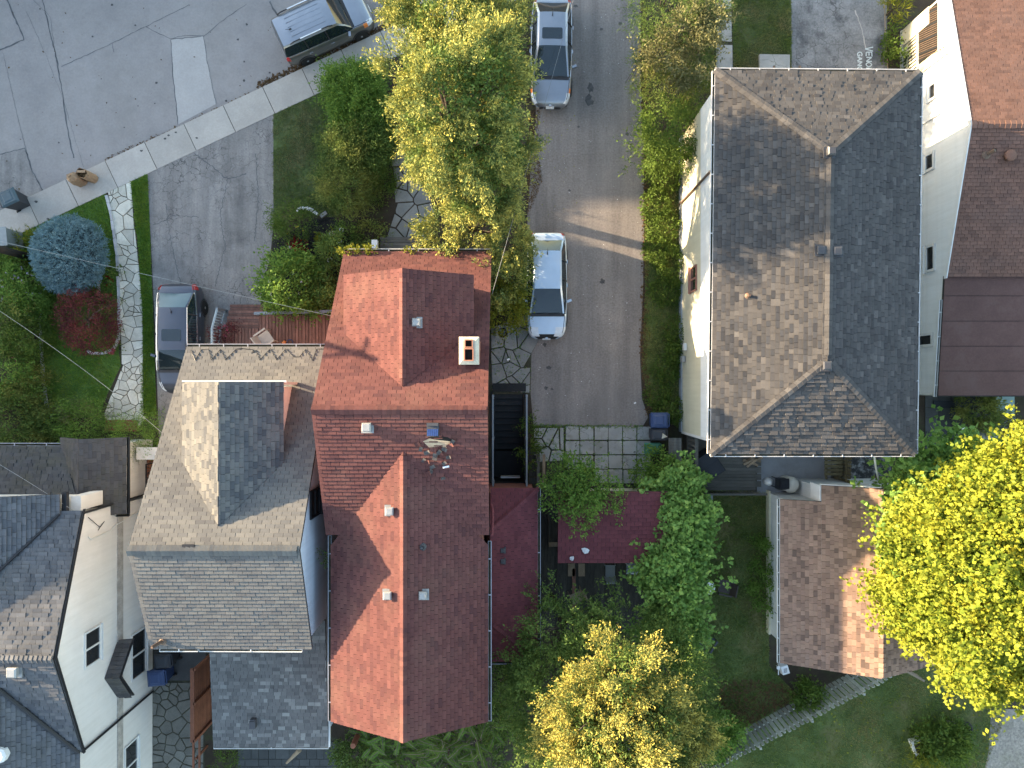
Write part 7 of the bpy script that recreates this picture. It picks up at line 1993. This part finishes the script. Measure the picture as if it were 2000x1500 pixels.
T=thing('ironwork_bench','grey ornate ironwork bench curving at right of slate patio','bench',(P(1965,835,.5).x,P(1965,835,.5).y,0)); rr=random.Random(4)
for k in range(34):
    x=rr.uniform(1948,1985); y=rr.uniform(808,882); c=P(x,y,.5); r=rr.uniform(.05,.10); a0=rr.uniform(0,6)
    m=MB(); m.tube([(c.x+r*(1-t*.12)*math.cos(a0+t),c.y+r*(1-t*.12)*math.sin(a0+t),.5) for t in [q_*.6 for q_ in range(9)]],.011,4); m.build('scroll',M['iron'],T)
m=MB(); m.tube([P(x,y,.52) for x,y in ((1976,808),(1980,830),(1985,845),(1988,860),(1975,880),(1950,884))],.02,6); m.build('frame',M['iron'],T)
for x,y in ((1976,808),(1988,860),(1952,880)): c=P(x,y,.5); m=MB(); m.tube([(c.x,c.y,0),(c.x,c.y,.5)],.02,5); m.build('leg',M['iron'],T)
o=MB().prism([G(1822,782),G(1864,783),G(1863,798),G(1821,796)],.03,.07).build('door_mat',M['cover'],None); tag(o,'black door mat at top left of slate patio','mat')
q=P(1974,790,.5); T=thing('clear_tub','translucent pale green storage tub beside patio ferns','tub',(q.x,q.y,0)); m=MB(); m.frustum((q.x-.2,q.y,0),.7,.8,.8,.9,0,.45); m.build('tub',plain('green_tub',(.22,.32,.30),.3),T)
# timber planter frames at the stair foot
T=thing('timber_planter','weathered timber bed frames beside the stair foot','planter',(1.2,-4.2,0))
for k in range(5): m=MB(); m.box(.72,1.05,-3.0-.32*k,-2.74-.32*k,.3,.34); m.build('frame_board',M['deck_old'],T)
for x,mt in ((1.12,'deck_grey'),(1.36,'wood_pale')): m=MB(); m.box(x-.06,x+.06,-4.4,-3.0,.45,.52); m.build('frame_beam',M[mt],T)
m=MB(); m.tube([(P(697,1440,1.5).x,P(697,1440,1.5).y,.0),(P(697,1440,1.5).x,P(697,1440,1.5).y,2.2)],[.13,.11],10); o=m.build('timber_post',M['fence_red'],None); tag(o,'thick brown timber post below left corner of red roof','post')
m=MB(); c0=P(560,1490,1.6); m.tube([c0,P(585,1465,2.4)],[.05,.09],8); o=m.build('rolled_umbrella',M['wicker'],None); tag(o,'rolled tan parasol below pale grey rear roof','parasol')

# chalk lettering on the right driveway
STROKE={'V':[[(0,1),(.5,0),(1,1)]],'E':[[(1,1),(0,1),(0,0),(1,0)],[(0,.5),(.8,.5)]],'N':[[(0,0),(0,1),(1,0),(1,1)]],'O':[[(.5,1),(.1,.75),(0,.4),(.3,0),(.7,0),(1,.4),(.9,.75),(.5,1)]],'M':[[(0,0),(.1,1),(.5,.35),(.9,1),(1,0)]],'G':[[(1,.85),(.6,1),(.15,.8),(0,.45),(.25,.05),(.7,0),(1,.2),(1,.45),(.6,.45)]],'A':[[(0,0),(.5,1),(1,0)],[(.22,.4),(.8,.4)]]}
def chalk(word, px, py, step, h, slant, first=1.0):
    T=tag(thing('chalk_word','white chalk word '+word+' written on the right driveway','lettering',P(px,py,0)),None)
    y=py
    for i,ch in enumerate(word):
        hh=h*(first if i==0 else 1)
        m=MB()
        for st in STROKE[ch]:
            pts=[Vector(G(px+(b_-.5)*hh+slant*(y-py)+RNG.uniform(-.4,.4), y+a_*step*.78+RNG.uniform(-.4,.4))) for a_,b_ in st]
            for a,b in zip(pts,pts[1:]):
                d=(b-a).normalized(); nn=Vector((-d.y,d.x))*.022
                m.add([(a-nn).to_3d()+Vector((0,0,.0135)),(b-nn).to_3d()+Vector((0,0,.0135)),(b+nn).to_3d()+Vector((0,0,.0135)),(a+nn).to_3d()+Vector((0,0,.0135))],[(0,1,2,3)])
        m.build('letter',M['chalk'],T); y+=step
chalk('VENOM',1697,92,10.2,11,.0,1.4)
chalk('GANG',1679,102,9.5,9,.0)
